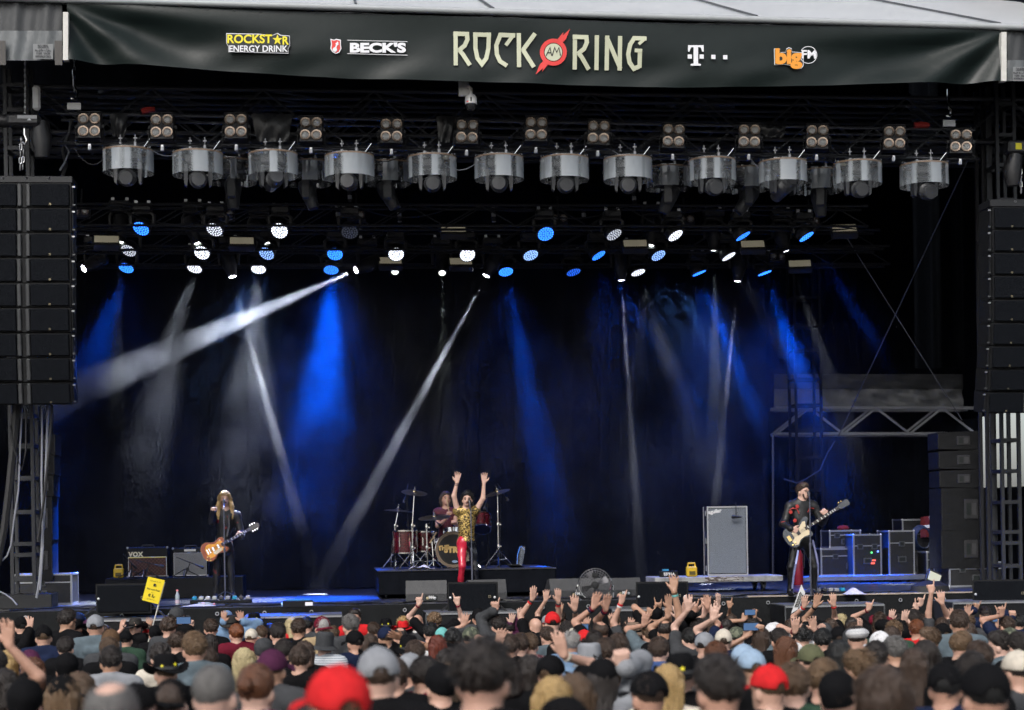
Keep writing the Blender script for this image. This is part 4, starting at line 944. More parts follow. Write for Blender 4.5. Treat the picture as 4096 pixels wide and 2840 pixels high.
tower(xa, xb, Yt2, 0.42, P(1010, 80, Yt2).z, [P(1010, y, Yt2).z for y in (104, 135, 165, 200, 260, 330, 400, 440, 471, 502, 532, 543, 566)], 'grey ladder-like truss tower behind the hung speakers at the bass end')
xa, xb = P(989, 120, Yt2+.2).x, P(996, 120, Yt2+.2).x
tower(xa, xb, Yt2+.5, 0.3, P(1010, 80, Yt2).z, [P(1010, y, Yt2).z for y in (140, 235, 350)], 'slim dark mast beside the tower at the bass end', mat('mast_dark', (.03, .031, .034), .5, .3))
block_ = MB().box((0, 0, 0), (0.9, 0.6, 0.22), bev=0.01)
tag(block_.build('tower_base', BKM, loc=(P(20, 604, 0.35).x+.05, 0.5, FZ+0.11)), 'low black ballast base of the guitar end tower', 'tower base')
# dark blue scaffold mast behind the bass player
xa, xb = P(796, 400, 7.4).x, P(821, 400, 7.4).x
tower(xa, xb, 7.4, 0.5, P(800, 262, 7.4).z, [P(800, y, 7.4).z for y in (297, 325, 350, 379, 405, 430, 457, 490, 520)], 'dark lattice mast standing behind the bass player', mat('mast_blue', (.010, .011, .015), .6, .0, spec=.15), 0.05)

# cables down the guitar end tower
for k, (pts, r, m_, lb) in enumerate((
  (((48, 405), (47, 440), (46, 470), (44.5, 505), (42, 545), (39.5, 580), (36.5, 598)), .02, CBG, 'thick pale grey cable hanging beside the side-fill stack'),
  (((41.8, 408), (42, 440), (41.5, 480), (42.5, 520), (43, 545), (40, 590)), .016, CBG, 'thin pale grey cable hanging in front of the guitar end tower'),
  (((22, 405), (20, 450), (18.5, 490), (14, 520), (11, 545), (7, 556), (-4, 566)), .014, CBG, 'pale cable bowing out to the picture edge by the tower'),
  (((17, 400), (14, 440), (9, 490), (4, 530), (-3, 565)), .06, CBL, 'thick bundle of black cables sweeping down by the tower'),
  (((52, 405), (50, 440), (44, 500), (38, 540)), .02, CBL, 'black cable slanting across the side-fill stack'),
  (((26, 410), (26, 450), (22, 470), (14, 450), (10, 425)), .014, CBL, 'looped black cable inside the guitar end tower'))):
    tag(MB().tube([P(*q, -0.25-0.03*k) for q in pts], r, 7).build('hanging_cable', m_, smooth=True), lb, 'cable')
tag(MB().tube([P(-4, 590, -.4), P(5, 594, -.4), P(12, 599, -.4), P(17, 605, -.5)], .012, 6).build('hanging_cable', CBG, smooth=True), 'pale cable trailing over the deck at the foot of the tower', 'cable')

# side-fill stacks
def side_box(px0, px1, y0, y1, Y, name, label, taper=0.0, yaw=0.0, dep=0.6, face=1):
    a, b_ = P(px0, y0, Y), P(px1, y1, Y); w, h = b_.x-a.x, a.z-b_.z
    t = empty(name, ((a.x+b_.x)/2, Y, b_.z), (0, 0, yaw)); tag(t, label, 'speaker', 'side-fill speakers')
    MB().prism([(-w/2, 0.004+taper*h*.5), (w/2, 0.004), (w/2, h-.004), (-w/2, h-.004-taper*h*.5)], dep, Matrix.Identity(4)).build('cabinet', CAB, t)
    hw = min(.24, w*.3); hx = w*0.08*face
    fr = MB().box((hx, -0.004, h*.5), (hw, .014, h*.46), bev=.006); fr.build('handle_plate', mat('handle_plastic', (.03, .03, .032), .4), t)
    block('handle_recess', (hx-hw*.2, -.012, h*.5), (hw*.3, .006, h*.28), DGR, t); block('handle_recess', (hx+hw*.2, -.012, h*.5), (hw*.3, .006, h*.28), mat('recess_grey', (.05, .05, .053), .5), t)
    for k in (-1, 1): block('rigging_plate', (k*(w/2-.012), .02, h*.5), (.012, .05, h*.7), BKM, t)
    return t
ys = [434, 455, 475, 496.5]
for i in range(3): side_box(36, 55.5-i*.8, ys[i], ys[i+1], 1.5, 'side_fill_speaker', 'wedge-shaped side-fill box behind the guitar end tower, %s from top' % ordn[i], 0.12)
side_box(36, 52.8, 496.5, 540, 1.5, 'side_fill_subwoofer', 'upper black subwoofer of the guitar end side-fill stack')
side_box(36, 52.8, 540, 581, 1.5, 'side_fill_subwoofer', 'lower black subwoofer of the guitar end side-fill stack')
ys = [431, 450, 469.5, 488]
for i in range(3): side_box(938+i*.8, 981.5, ys[i], ys[i+1], 1.6, 'side_fill_speaker', 'wedge-shaped side-fill box near the bright gap, %s from top' % ordn[i], 0.12, radians(-3))
side_box(941, 993, 488, 530, 1.6, 'side_fill_subwoofer', 'upper black subwoofer of the bass end side-fill stack')
side_box(941, 993, 530, 568, 1.6, 'side_fill_subwoofer', 'lower black subwoofer of the bass end side-fill stack')

# flight cases
CSP = mat('case_panel', (0.014, 0.0145, 0.016), 0.45, var=0.3, scale=12, bump=.15, bscale=80)
EDG = mat('case_edge', (0.42, 0.43, 0.45), 0.38, 0.85, var=0.2, scale=20)
def flight_case(c, size, label, yaw=0.0, wheels=False, latches=2, m=CSP, name='flight_case'):
    """c: centre of the base"""
    w, d, h = size; zb = 0.12 if wheels else 0.0
    t = empty(name, c, (0, 0, yaw)); tag(t, label, 'flight case')
    MB().box((0, 0, zb+h/2), (w-.02, d-.02, h-.02)).build('panel', m, t)
    e = .03
    for sx in (-1, 1):
        for sy in (-1, 1):
            block('edge', (sx*(w/2-e/2), sy*(d/2-e/2), zb+h/2), (e, e, h-.01), EDG, t)
            inst('corner', CORN, t, (sx*(w/2-.012), sy*(d/2-.012), zb+h-.012)); inst('corner', CORN, t, (sx*(w/2-.012), sy*(d/2-.012), zb+.012))
    for sz in (0, 1):
        for sy in (-1, 1): block('edge', (0, sy*(d/2-e/2), zb+sz*h+(e/2)*(1-2*sz)), (w-2*e, e, e), EDG, t)
        for sx in (-1, 1): block('edge', (sx*(w/2-e/2), 0, zb+sz*h+(e/2)*(1-2*sz)), (e, d-2*e, e), EDG, t)
    block('lid_joint', (0, -d/2+.004, zb+h*.72), (w-2*e, .012, .02), EDG, t)
    for k in range(latches):
        x = (k-(latches-1)/2)*w*.5; l = block('latch', (x, -d/2-.004, zb+h*.70), (.11, .016, .10), GRM, t)
        block('latch_dish', (x, -d/2-.013, zb+h*.70), (.07, .006, .065), DGR, t)
    block('handle', (0, -d/2-.01, zb+h*.36), (.16, .02, .11), GRM, t); block('handle_dish', (0, -d/2-.021, zb+h*.36), (.11, .004, .07), DGR, t)
    if wheels:
        for sx in (-1, 1):
            for sy in (-1, 1): inst('wheel', WHL, t, (sx*(w/2-.1), sy*(d/2-.1), 0.0))
    return t
cm = MB().lathe([(0.001, -.022), (.016, -.016), (.022, 0), (.016, .016), (.001, .022)], 8); CORN = cm.mesh('case_corner', ALU, True)
wm = MB().lathe([(.03, -.018), (.05, -.016), (.053, 0), (.05, .016), (.03, .018)], 14, Matrix.Translation((0, 0, .053)) @ Matrix.Rotation(pi/2, 4, 'Y')); wm.box((0, 0, .09), (.055, .05, .05)); WHL = wm.mesh('castor', mat('castor_dark', (.03, .03, .033), .4, .2), True)
def fl_base(px, Y): p = P(px, 560, Y); return Vector((p.x, Y, FZ))
flight_case(fl_base(45, 1.9), (.95, .7, .5), 'silver-edged black flight case under the guitar end side-fill stack', 0, False, 1)
flight_case(fl_base(968, 2.0), (.95, .75, .42), 'silver-edged black flight case under the bass end side-fill stack', 0, False, 2)
# rack park behind the bass player
flight_case(fl_base(845, 5.6), (1.15, .7, 0.52), 'long open workbench case behind the bass player, lowest of the park', 0, True, 2)
flight_case(fl_base(841, 5.7)+Vector((0, 0, .64)), (.62, .6, .34), 'open drawer case on the long bench behind the bass player', 0, False, 2)
flight_case(fl_base(862, 5.2), (.55, .7, .78), 'rack case with small coloured lamps behind the bass player', 0, True, 2)
flight_case(fl_base(896, 5.1), (.50, .7, .84), 'tall upright case with a single latch beside the coloured-lamp rack', 0, True, 1)
flight_case(fl_base(932, 4.8), (.42, .5, .56), 'small case with a round sticker next to the side-fill stack', 0.05, False, 1)
flight_case(fl_base(915, 6.2), (.7, .6, 1.05), 'large dark trunk behind the upright cases', 0.0, True, 2)
rk = P(*q3(1372, 1005), 4.83)
for k, (dx, dz, c_, s_) in enumerate(((0, 0, (.9, .08, .03), 1.6), (0.02, .055, (.9, .10, .03), 1.2), (-.02, .2, (.1, .9, .2), 2.0), (.1, .22, (.15, .3, 1.0), 2.0))):
    tag(block('indicator_lamp', rk+Vector((dx, 0, dz)), (.07 if k < 2 else .03, .01, .03), mat('indicator_%d' % k, (.1, .1, .1), .4, var=0, emit=c_, estr=s_)), '%s indicator lamp glowing on the rack case' % ['lower red', 'upper red', 'green', 'blue'][k], 'indicator lamp')
# trolley boards under the cases
tag(MB().box(fl_base(855, 5.0)+Vector((0, -.35, .09)), (2.6, .10, .10), bev=.01).build('trolley_rail', mat('steel_blue', (.22, .24, .30), .4, .6)), 'long steel trolley rail in front of the flight cases', 'rail')
# flag with white cross
t = MB(); f0 = P(*q3(1665, 722), 5.6); t.grid(lambda u, v: (f0.x+.50*u, f0.y+.03*sin(u*9+v*3), f0.z-.40*v+.02*sin(u*5)), 16, 8)
fo = t.build('cross_flag', mat('flag_red', (.16, .015, .02), .8), smooth='all'); tag(fo, 'dark red flag with a white cross draped over a case', 'flag')
t = MB(); t.grid(lambda u, v: (f0.x+.50*u, f0.y-.012+.03*sin(u*9+(.42+.14*v)*3), f0.z-.40*(.42+.14*v)+.02*sin(u*5)), 16, 1); t.grid(lambda u, v: (f0.x+.50*(.33+.10*u), f0.y-.014+.03*sin((.33+.10*u)*9+v*3), f0.z-.40*v+.02*sin((.33+.1*u)*5)), 2, 8)
t.build('cross', WHT, fo)
# coiled cable on a stand, red bag on top, mic on thin stand, fire extinguisher
cc = P(*q3(1665, 850), 5.3); m_ = MB()
for k in range(5): m_.tube([cc+Vector(((.19-.01*k)*cos(a)+.01*k, -.02*k, (.24-.012*k)*sin(a))) for a in np.linspace(0, 2*pi, 22)], .014, 5, caps=False)
tag(m_.build('coiled_cable', mat('cable_blue', (.03, .05, .12), .45), smooth=True), 'coil of dark blue cable hung on the trunk', 'cable coil')
tag(MB().lathe([(.001, 0), (.10, .0), (.12, .03), (.09, .07), (.001, .085)], 14, Matrix.Translation(fl_base(841, 5.7)+Vector((0.05, 0, .99)))).build('red_cloth', mat('cloth_red', (.3, .02, .02), .85, bump=.5, bscale=12), smooth=True), 'crumpled red cloth on top of the open drawer case', 'cloth')
ex = fl_base(798, 4.2); t = empty('fire_extinguisher', ex); tag(t, 'dark red fire extinguisher standing behind the bass player', 'fire extinguisher')
MB().lathe([(.085, 0), (.09, .02), (.09, .55), (.06, .63), (.025, .66), (.025, .70)], 18).build('cylinder', mat('ext_red', (.22, .01, .015), .35), t, smooth=True); MB().box((0, 0, .72), (.12, .03, .04), bev=.008).build('valve', BKM, t); MB().tube([(.04, 0, .71), (.12, 0, .6), (.11, 0, .3)], .012, 6).build('hose', CBL, t)

# silver truss and tarps at the rear
SIL = mat('truss_silver', (0.60, 0.61, 0.64), 0.45, 0.45, var=0.2, scale=14)
A, B = P(776, 408, 8.2), P(975, 408, 8.2)
box_truss('silver_truss', A, B, 0.45, A.z-P(776, 434, 8.2).z, 0.62, SIL, 'silver box truss spanning the rear of the stage at the bass end', 0.036, 0.026)
for (xa, xb, ya, yb, Y, lb, cc_, am) in ((774, 985, 374, 389, 9.3, 'flat grey valance cloth above the silver truss', (.065, .068, .072), .01), (774, 985, 389, 412, 9.35, 'crumpled shiny grey tarpaulin behind the silver truss', (.34, .35, .36), .09)):
    b = MB(); b.grid(lambda u, v: P(xa+(xb-xa)*u, ya+(yb-ya)*v, Y+am*(sin(u*21+v*6)+.6*sin(u*37-v*9))*(.3+u)), 90, 8)
    tag(b.build('rear_tarpaulin', mat('tarp_%d' % ya, cc_, .4, var=.2, scale=3, bump=.3, bscale=6), smooth='all'), lb, 'tarpaulin')
# bracing wires, backdrop frame pole
WR = mat('wire_steel', (.16, .165, .18), .45, .5, var=0)
tag(rod('bracing_wire', P(968, 160, .9), P(838, 437, 6.0), .010, WR), 'thin bracing wire slanting from the bass tower down to the lattice mast', 'wire')
tag(rod('bracing_wire', P(845, 235, 4.0), P(962, 420, 4.2), .010, WR), 'thin bracing wire crossing the other behind the bass player', 'wire')
for k in range(3): pass
tag(MB().tube([P(835, 441, 5.8), P(828, 452, 5.6), P(820, 470, 5.4), P(806, 479, 5.3), P(797, 483, 5.2), P(784, 479, 5.2)], .013, 6).build('tension_chain', mat('chain_dark', (.10, .105, .12), .4, .6), smooth=True), 'slack tension chain and shackles behind the bass player head', 'chain')
t = rod('backdrop_pole', P(773, 582, 6.3), P(773, 434, 6.3), .025, mat('pole_grey', (.05, .052, .06), .4, .6)); tag(t, 'slim steel pole at the edge of the backdrop cloth', 'pole')
# clear outdoor glimpse: pale sky is seen through the gap; small hung box at the edge
t = empty('chain_hoist', P(1018, 148, -.6)); tag(t, 'black chain hoist motor with yellow label at the bass end', 'hoist'); MB().box((0, 0, 0), (.4, .25, .2), bev=.03).build('motor', HST, t); block('label_plate', (-.04, -.127, 0), (.10, .006, .10), YEL, t)
tag(MB().tube([P(1015, 155, -.6), P(1012, 170, -.6), P(1013, 186, -.6)], [.12, .15, .10], 10).build('chain_bag', HST, smooth=True), 'black chain bag hanging under the bass end hoist', 'chain bag')
chain(P(1021, 165, -.6), P(1021, 197, -.6), label='steel sling chain above the bass end hung speakers', r=.028)
# ------------------------------------------------------------------ front platforms, monitors, backline
PFM = mat('platform_black', (.010, .0105, .012), .6, spec=.2, var=.25, scale=6)
for k, (x0, x1) in enumerate(((90, 166), (245, 342), (425, 515), (609, 690), (780, 878), (946, 1040))):
    a, b_ = P(x0, 612, -1.5), P(x1, 612, -1.5); zt = FZ-.10
    t = empty('front_platform', ((a.x+b_.x)/2, -1.35, 0)); tag(t, 'low black platform against the stage front, %s from the guitar end' % ordn[k], 'platform', 'front platforms')
    MB().box((0, 0, zt/2), (b_.x-a.x, .9, zt-.01)).build('body', PFM, t)
    block('top_edge', (0, -.455, zt-.012), (b_.x-a.x, .02, .025), EDG, t); block('top_sheet', (0, 0, zt+.004), (b_.x-a.x, .88, .012), mat('scuffed_top', (.10, .105, .11), .5, var=.5, scale=8), t)
    for s_ in (-1, 1): block('end_edge', (s_*(b_.x-a.x)/2, -.455, zt/2), (.02, .02, zt-.02), GRM, t)
# front-fill speakers on the platforms
def front_fill(px0, px1, y0, y1, yaw, label):
    Y = -1.45; a, b_ = P(px0, y0, Y), P(px1, y1, Y); w, h = b_.x-a.x, a.z-b_.z
    t = empty('front_fill_speaker', ((a.x+b_.x)/2, Y, b_.z), (0, 0, yaw)); tag(t, label, 'speaker', 'front-fill speakers on the platforms')
    m_ = MB(); q = [(-w/2, 0, 0), (w/2, 0, 0), (w/2, 0, h), (-w/2, 0, h), (-w/2*.72, .55, .06), (w/2*.72, .55, .06), (w/2*.72, .55, h*.80), (-w/2*.72, .55, h*.80)]
    m_.add(q, [(0, 1, 2, 3), (5, 4, 7, 6), (4, 0, 3, 7), (1, 5, 6, 2), (3, 2, 6, 7), (4, 5, 1, 0)]); m_.build('cabinet', CAB, t)
    MB().box((0, -.012, h/2), (w-.05, .02, h-.05), bev=.006).build('grille', GRL, t)
    for s_ in (-1, 1): inst('side_stud', MB().lathe([(.001, .012), (.018, .008), (.02, 0)], 10, MX).mesh('side_stud', ALU, True), t, (s_*(w/2-.045), -.024, h*.5))
    block('badge', (w*.34, -.026, h*.53), (.035, .006, .035), BRS, t); block('badge_face', (w*.34, -.030, h*.53), (.027, .004, .027), DGR, t)
    MB().box((-w*.43, .25, h*.45), (.02, .12, .16), (0, 0, .28)).build('side_handle', DGR, t)
    for s_ in (-1, 1): MB().tube([(s_*w*.47, .1, h*.3), (s_*(w*.5+.22), -.05, -.06)], .016, 4).build('ratchet_strap', CBL, t)
    return t
front_fill(95, 152, 584, 613, radians(-6), 'black front-fill speaker below the amplifiers, behind the yellow beer sign')
front_fill(447, 498.5, 582.5, 612.5, radians(-14), 'black front-fill speaker in front of the singer')
front_fill(636, 688, 582, 611, radians(-15), 'black front-fill speaker beside the round fan')
front_fill(974, 1030, 580, 608, radians(-16), 'black front-fill speaker at the bass end, below the side-fill stack')
# stage monitors (seen from behind)
MON = mat('monitor_grey', (.035, .036, .039), .55, var=.2, scale=14, bump=.3, bscale=160)
def wedge(px0, px1, y0, y1, Y, yaw, label):
    a, b_ = P(px0, y0, Y), P(px1, y0, Y); w = b_.x-a.x; h = a.z-FZ
    t = empty('stage_monitor', ((a.x+b_.x)/2, Y, FZ), (0, 0, yaw)); tag(t, label, 'stage monitor', 'floor monitors')
    M_ = Matrix.Translation((-w/2, 0, 0)) @ Matrix.Rotation(-pi/2, 4, 'Z').inverted()
    prof = [(0, 0.012), (.0, h*.38), (.10, h), (.28, h*.95), (.55, .10), (.55, .012)]
    n = len(prof); vs = [(sx*w/2*(1 if z > .02 else .99), y, z) for sx in (-1, 1) for y, z in prof]
    m_ = MB(); m_.add(vs, [tuple(reversed(range(n))), tuple(range(n, 2*n))]+[(i, (i+1) % n, n+(i+1) % n, n+i) for i in range(n)]); m_.build('cabinet', MON, t)
    block('connector_panel', (w*.12, -.003, h*.17), (w*.3, .008, h*.24), DGR, t)
    for k in (-1, 1): inst('connector', MB().lathe([(.001, .02), (.022, .016), (.024, 0)], 10, MX).mesh('connector', BRS if k < 0 else ALU, True), t, (w*.12+k*w*.09, -.008, h*.17))
    lettering('lettering', 'M4', .06, mat('plain_white', (.6, .6, .6), .6, var=0), t, Matrix.Translation((w*.12, -.012, h*.15)), bold=.004)
    return t
wedge(405.5, 446.5, 581, 605, -.15, radians(-4), 'grey floor monitor in front of the singer, nearer the guitarist')
wedge(469, 507, 580, 602, -.15, radians(6), 'grey floor monitor in front of the singer, nearer the fan')
wedge(550, 594, 579, 600, .35, radians(3), 'grey floor monitor behind the fan, nearer the drum riser')
wedge(595.5, 642, 578.5, 600, .4, radians(6), 'grey floor monitor behind the fan, nearer the bass cabinet')
# drum fan on the stage edge
fc = P(595, 584.6, -.45); t = empty('drum_fan', Vector((fc.x, -.45, FZ)), (0, 0, radians(-6))); tag(t, 'round chrome-caged floor fan on the stage edge', 'fan')
cz = fc.z-FZ; R = .25
cg = MB()
for k in range(7): r = R*(.16+.14*k); cg.tube([(r*cos(a), -.07+.05*(r/R)**2, cz+r*sin(a)) for a in np.linspace(0, 2*pi, 33)], .0035, 4, caps=False)
for k in range(32):
    a = 2*pi*k/32; cg.tube([(R*.15*cos(a), -.075, cz+R*.15*sin(a)), (R*.6*cos(a+.12), -.06, cz+R*.6*sin(a+.12)), (R*cos(a+.2), -.02, cz+R*sin(a+.2))], .0028, 4)
cgo = cg.build('cage', mat('cage_steel', (.16, .16, .17), .35, .7, var=0), t, smooth=True); cgo['kind'] = 'stuff'
MB().tube([(R*cos(a), 0, cz+R*sin(a)) for a in np.linspace(0, 2*pi, 41)], .012, 6, caps=False).build('rim', CHR, t, smooth=True)
MB().lathe([(.001, .09), (.05, .085), (.062, .05), (.062, 0)], 18, Matrix.Translation((0, -.0, cz)) @ MX).build('motor', BKM, t, smooth=True)
MB().box((.0, -.09, cz+.15), (.09, .05, .07), bev=.01).build('switch_box', BKM, t)
for k in range(4):
    a = k*pi/2+.4; b = MB(); b.grid(lambda u, v: ((.05+.16*u)*cos(a+.55*(v-.5)), .05+.05*(v-.5), cz+(.05+.16*u)*sin(a+.55*(v-.5))), 4, 4); b.build('blade', mat('fan_blade', (.12, .12, .13), .4, .5), t, smooth='all')
for s_ in (-1, 1): MB().tube([(s_*(R+.01), 0, cz), (s_*(R+.03), 0, cz-.05), (s_*(R+.035), .05, .015), (s_*(R-.02), -.16, .015)], .014, 6).build('stand_leg', CHR, t, smooth=True)

# guitar amplifier riser and amps
YR = 3.4
a, b_ = P(105, 579, YR), P(243, 579, YR); rh = .36
ar = MB().box(((a.x+b_.x)/2, YR+.55, FZ+rh/2), (b_.x-a.x, 1.1, rh), bev=.01).build('amp_riser', PFM); tag(ar, 'low black cloth riser carrying the two guitar amplifiers', 'riser')
def amp(px0, px1, y0, cloth, label, extra):
    a, b_ = P(px0, y0, YR+.25), P(px1, y0, YR+.25); w = b_.x-a.x; h = a.z-FZ-rh-.012
    t = empty('guitar_amplifier', ((a.x+b_.x)/2, YR+.25, FZ+rh+.004), (0, 0, 0)); tag(t, label, 'amplifier')
    MB().box((0, .15, h/2), (w, .30, h), bev=.015).build('cabinet', CAB, t)
    hb = h*(.63 if extra else .78)
    MB().box((0, -.006, .04+hb/2-.02), (w-.06, .02, hb), bev=.004).build('grille_cloth', cloth, t)
    pip = MB(); z0, z1 = .02, .02+hb
    for (p, q) in (((-w/2+.03, z0), (w/2-.03, z0)), ((w/2-.03, z0), (w/2-.03, z1)), ((w/2-.03, z1), (-w/2+.03, z1)), ((-w/2+.03, z1), (-w/2+.03, z0))): pip.tube([(p[0], -.016, p[1]), (q[0], -.016, q[1])], .006, 5)
    pip.build('piping', EDG if not extra else mat('piping_white', (.6, .6, .58), .6, var=0), t)
    MB().tube([(-.11, .15, h), (-.09, .15, h+.035), (.09, .15, h+.035), (.11, .15, h)], .012, 6).build('handle', CBL, t)
    for s_ in (-1, 1): inst('corner', CORN, t, (s_*(w/2-.015), .012, h-.012)); inst('corner', CORN, t, (s_*(w/2-.015), .012, .012))
    return t, w, h
DIA = pattern('diamond_cloth', (.055, .022, .02), [(.16, .09, .07)], 'diamond', 16, width=.14)
SLV = pattern('silver_cloth', (.24, .245, .25), [(.12, .125, .13)], 'grille', 55, width=.3)
t, w, h = amp(126.5, 168, 547, DIA, 'black valve combo amplifier with brown diamond grille behind the guitarist', True)
block('gold_rule', (0, -.018, h*.66), (w-.06, .008, .012), mat('gold_trim', (.75, .60, .10), .4, .3), t)
lettering('lettering', 'VOX', .105, mat('badge_pale', (.62, .58, .42), .4, .3), t, Matrix.Translation((-w*.28, -.012, h*.70)), bold=.006, space=1.1)
t, w, h = amp(172, 208, 547.5, SLV, 'silver-grilled combo amplifier standing next to the brown one', False)
block('name_plate', (0, -.006, h*.91), (.20, .01, .04), EDG, t)
def distro(px, Y, z, label):
    p = P(px, 570, Y); t = empty('power_box', (p.x, Y, z)); tag(t, label, 'power box'); YB_ = mat('box_yellow', (.62, .40, .02), .45, var=.15)
    MB().box((0, 0, .085), (.17, .14, .17), bev=.02).build('body', YB_, t); MB().tube([(-.06, 0, .17), (-.055, 0, .22), (.055, 0, .22), (.06, 0, .17)], .016, 6).build('handle', YB_, t); block('socket_panel', (0, -.073, .06), (.10, .008, .06), mat('socket_dark', (.08, .06, .01), .5), t)
distro(118.8, YR+.3, FZ+rh+.002, 'small yellow power box beside the brown amplifier')

# microphone stands
def mic_stand(foot, mic, label, boom=False, col=BKM, disc=False):
    """straight stand: foot on the deck, microphone position"""
    foot = Vector(foot); mic = Vector(mic)-foot; t = empty('microphone_stand', foot); tag(t, label, 'microphone stand', 'microphone stands')
    top = Vector((mic.x*.3, mic.y*.2, mic.z-.10)) if not boom else Vector((mic.x*.35, mic.y*.35, max(.25, mic.z*1.15)))
    mid = top*.55; rod('lower_tube', (0, 0, .02), mid, .013, col, t); rod('upper_tube', mid, top, .009, col, t); MB().lathe([(.02, -.03), (.022, 0), (.02, .03)], 8, Matrix.Translation(mid)).build('clutch', col, t, smooth=True)
    if disc: MB().lathe([(.14, 0), (.145, .012), (.03, .03), (.015, .05)], 20).build('base', col, t, smooth=True)
    else:
        for k in range(3): a = 2*pi*k/3+.5; rod('leg', (0, 0, .14), (.26*cos(a), .26*sin(a), .015), .009, col, t)
    d = (mic-top); rod('boom_arm' if boom else 'neck', top-(d.normalized()*.25 if boom else Vector((0, 0, 0))), mic, .008, col, t)
    dd = d.normalized() if boom else Vector((0, .35, .6)).normalized()
    M_ = Matrix.Translation(mic) @ dd.to_track_quat('Z', 'Y').to_matrix().to_4x4()
    mc = MB().lathe([(.011, -.10), (.016, 0), (.024, .03), (.026, .05), (.02, .07), (.001, .078)], 12, M_).build('microphone', mat('mic_mesh', (.05, .05, .055), .4, .4), t, smooth=True)
    return t
# two amp microphones on short booms
for k, (fx, mx, my) in enumerate(((*[q1(955, 1150)[0]], *q1(1050, 1090)), (q1(1222, 1150)[0], *q1(1315, 1095)), (q1(868, 1150)[0], *q1(880, 1090)))):
    f = P(fx, 579, YR+.1); mic_stand((f.x, YR-.05, FZ+rh), P(mx, my, YR+.0), ['short boom stand aimed at the brown amplifier grille', 'short boom stand aimed at the silver amplifier grille', 'short boom stand at the yellow box side of the brown amplifier'][k], boom=True)

# bass cabinet on its trolley
yb = 1.35; pz = PZ(720, 592, FZ); yb = pz.y
t = empty('trolley', (P(719, 585, yb).x, yb, FZ)); tag(t, 'scuffed white wheeled trolley under the bass cabinet', 'trolley')
w = P(783, 580, yb).x-P(655, 580, yb).x
MB().box((0, .4, .21), (w, .9, .10), bev=.01).build('deck', mat('scuffed_white', (.26, .26, .26), .6, var=.5, scale=5, bump=.2), t)
block('worn_patch', (.08, -.052, .215), (w*.3, .006, .075), pattern('worn_paint', (.42, .41, .40), [(.06, .04, .035)], 'patches', 9, width=.45), t)
for s_ in (-1, 1):
    for k in (0, 1): inst('wheel', WHL, t, (s_*w*.36, .12+.6*k, 0), scale=1.5)
a, b_ = P(708, 506, yb+.3), P(747, 506, yb+.3); w = (b_.x-a.x)*1.02; h = a.z-FZ-.27
t = empty('bass_cabinet', ((a.x+b_.x)/2, yb+.35, FZ+.262), (0, 0, radians(-7))); tag(t, 'tall silver-grilled bass speaker cabinet standing in its black road case', 'bass cabinet')
MB().box((0, .30, h/2), (w, .60, h), bev=.01).build('case', CSP, t)
MB().box((0, -.012, h/2), (w-.06, .02, h-.07), bev=.004).build('grille', pattern('bass_grille', (.185, .21, .245), [(.07, .08, .095)], 'grille', 60, width=.32), t)
for s_ in (-1, 1): block('case_edge', (s_*(w/2-.012), -.012, h/2), (.024, .03, h), EDG, t)
for z in (.012, h-.012): block('case_edge', (0, -.012, z), (w-.05, .03, .024), EDG, t)
for z in (0.1, .5, .9): block('latch', (-w/2-.008, .18, z*h), (.014, .10, .09), EDG, t)
block('case_edge', (-w/2+.004, .585, h/2), (.03, .03, h), EDG, t)
ag = lettering('lettering', 'aguilar', .085, mat('plain_white', (.6, .6, .6), .6, var=0), t, Matrix.Translation((-w*.30, -.03, h*.905)) @ Matrix.Rotation(radians(-8), 4, 'Y'), bold=.004)
for k, tx in enumerate(('CAPTURED LIVE', 'BACKLINE RENTAL', 'GERMANY')):
    lettering('lettering', tx, .055, mat('print_grey', (.28, .29, .33), .6, var=0), t, Matrix.Translation((-w/2-.004, .42-.08*k, h*.46)) @ Matrix.Rotation(-pi/2, 4, 'Z') @ Matrix.Rotation(pi/2, 4, 'Y'), bold=.002)
mc = empty('clip_microphone', P(*q3(530, 720), yb+.22)); tag(mc, 'black microphone hung over the bass cabinet grille', 'microphone')
MB().lathe([(.012, -.09), (.02, 0), (.03, .03), (.03, .07), (.001, .085)], 12, Matrix.Rotation(-pi/2, 4, 'Y')).build('body', BKM, mc, smooth=True); rod('hanging_bar', (.0, .0, 0), (.0, .0, .25), .007, BKM, mc)
distro(691.5, yb+.1, FZ+.262, 'yellow power box standing beside the bass cabinet')
t = empty('stage_box', (P(669, 575, yb+.1).x, yb+.15, FZ+.262)); tag(t, 'black connector box with pale printed numbers on the trolley', 'stage box'); MB().box((0, 0, .05), (.30, .12, .10), bev=.008).build('body', CAB, t)
lettering('lettering', 'V16.02', .065, mat('plain_white', (.6, .6, .6), .6, var=0), t, Matrix.Translation((0, -.064, .07)) @ Matrix.Rotation(pi, 4, 'Y'), bold=.003); block('blue_socket', (-.05, 0, .115), (.10, .06, .03), mat('socket_blue', (.03, .22, .42), .4), t)

# drum riser
fl = PZ(379, 599, FZ); YD = fl.y; dh = .38
x0, x1 = P(379, 590, YD).x, P(556, 590, YD).x
t = empty('drum_riser', ((x0+x1)/2, YD, FZ)); tag(t, 'wide black cloth-sided drum riser on castors', 'riser')
MB().box((0, 1.35, .06+dh/2), (x1-x0, 2.7, dh), bev=.012).build('body', BK, t); MB().box((0, 1.35, dh+.065), (x1-x0+.03, 2.73, .02), bev=.006).build('top_sheet', mat('riser_top', (.03, .031, .034), .45, var=.3), t)
for sx in (-1, 1):
    for y in (.12, 2.5): inst('wheel', WHL, t, (sx*((x1-x0)/2-.12), y, 0), scale=1.1)
RZ = FZ+.06+dh+.018
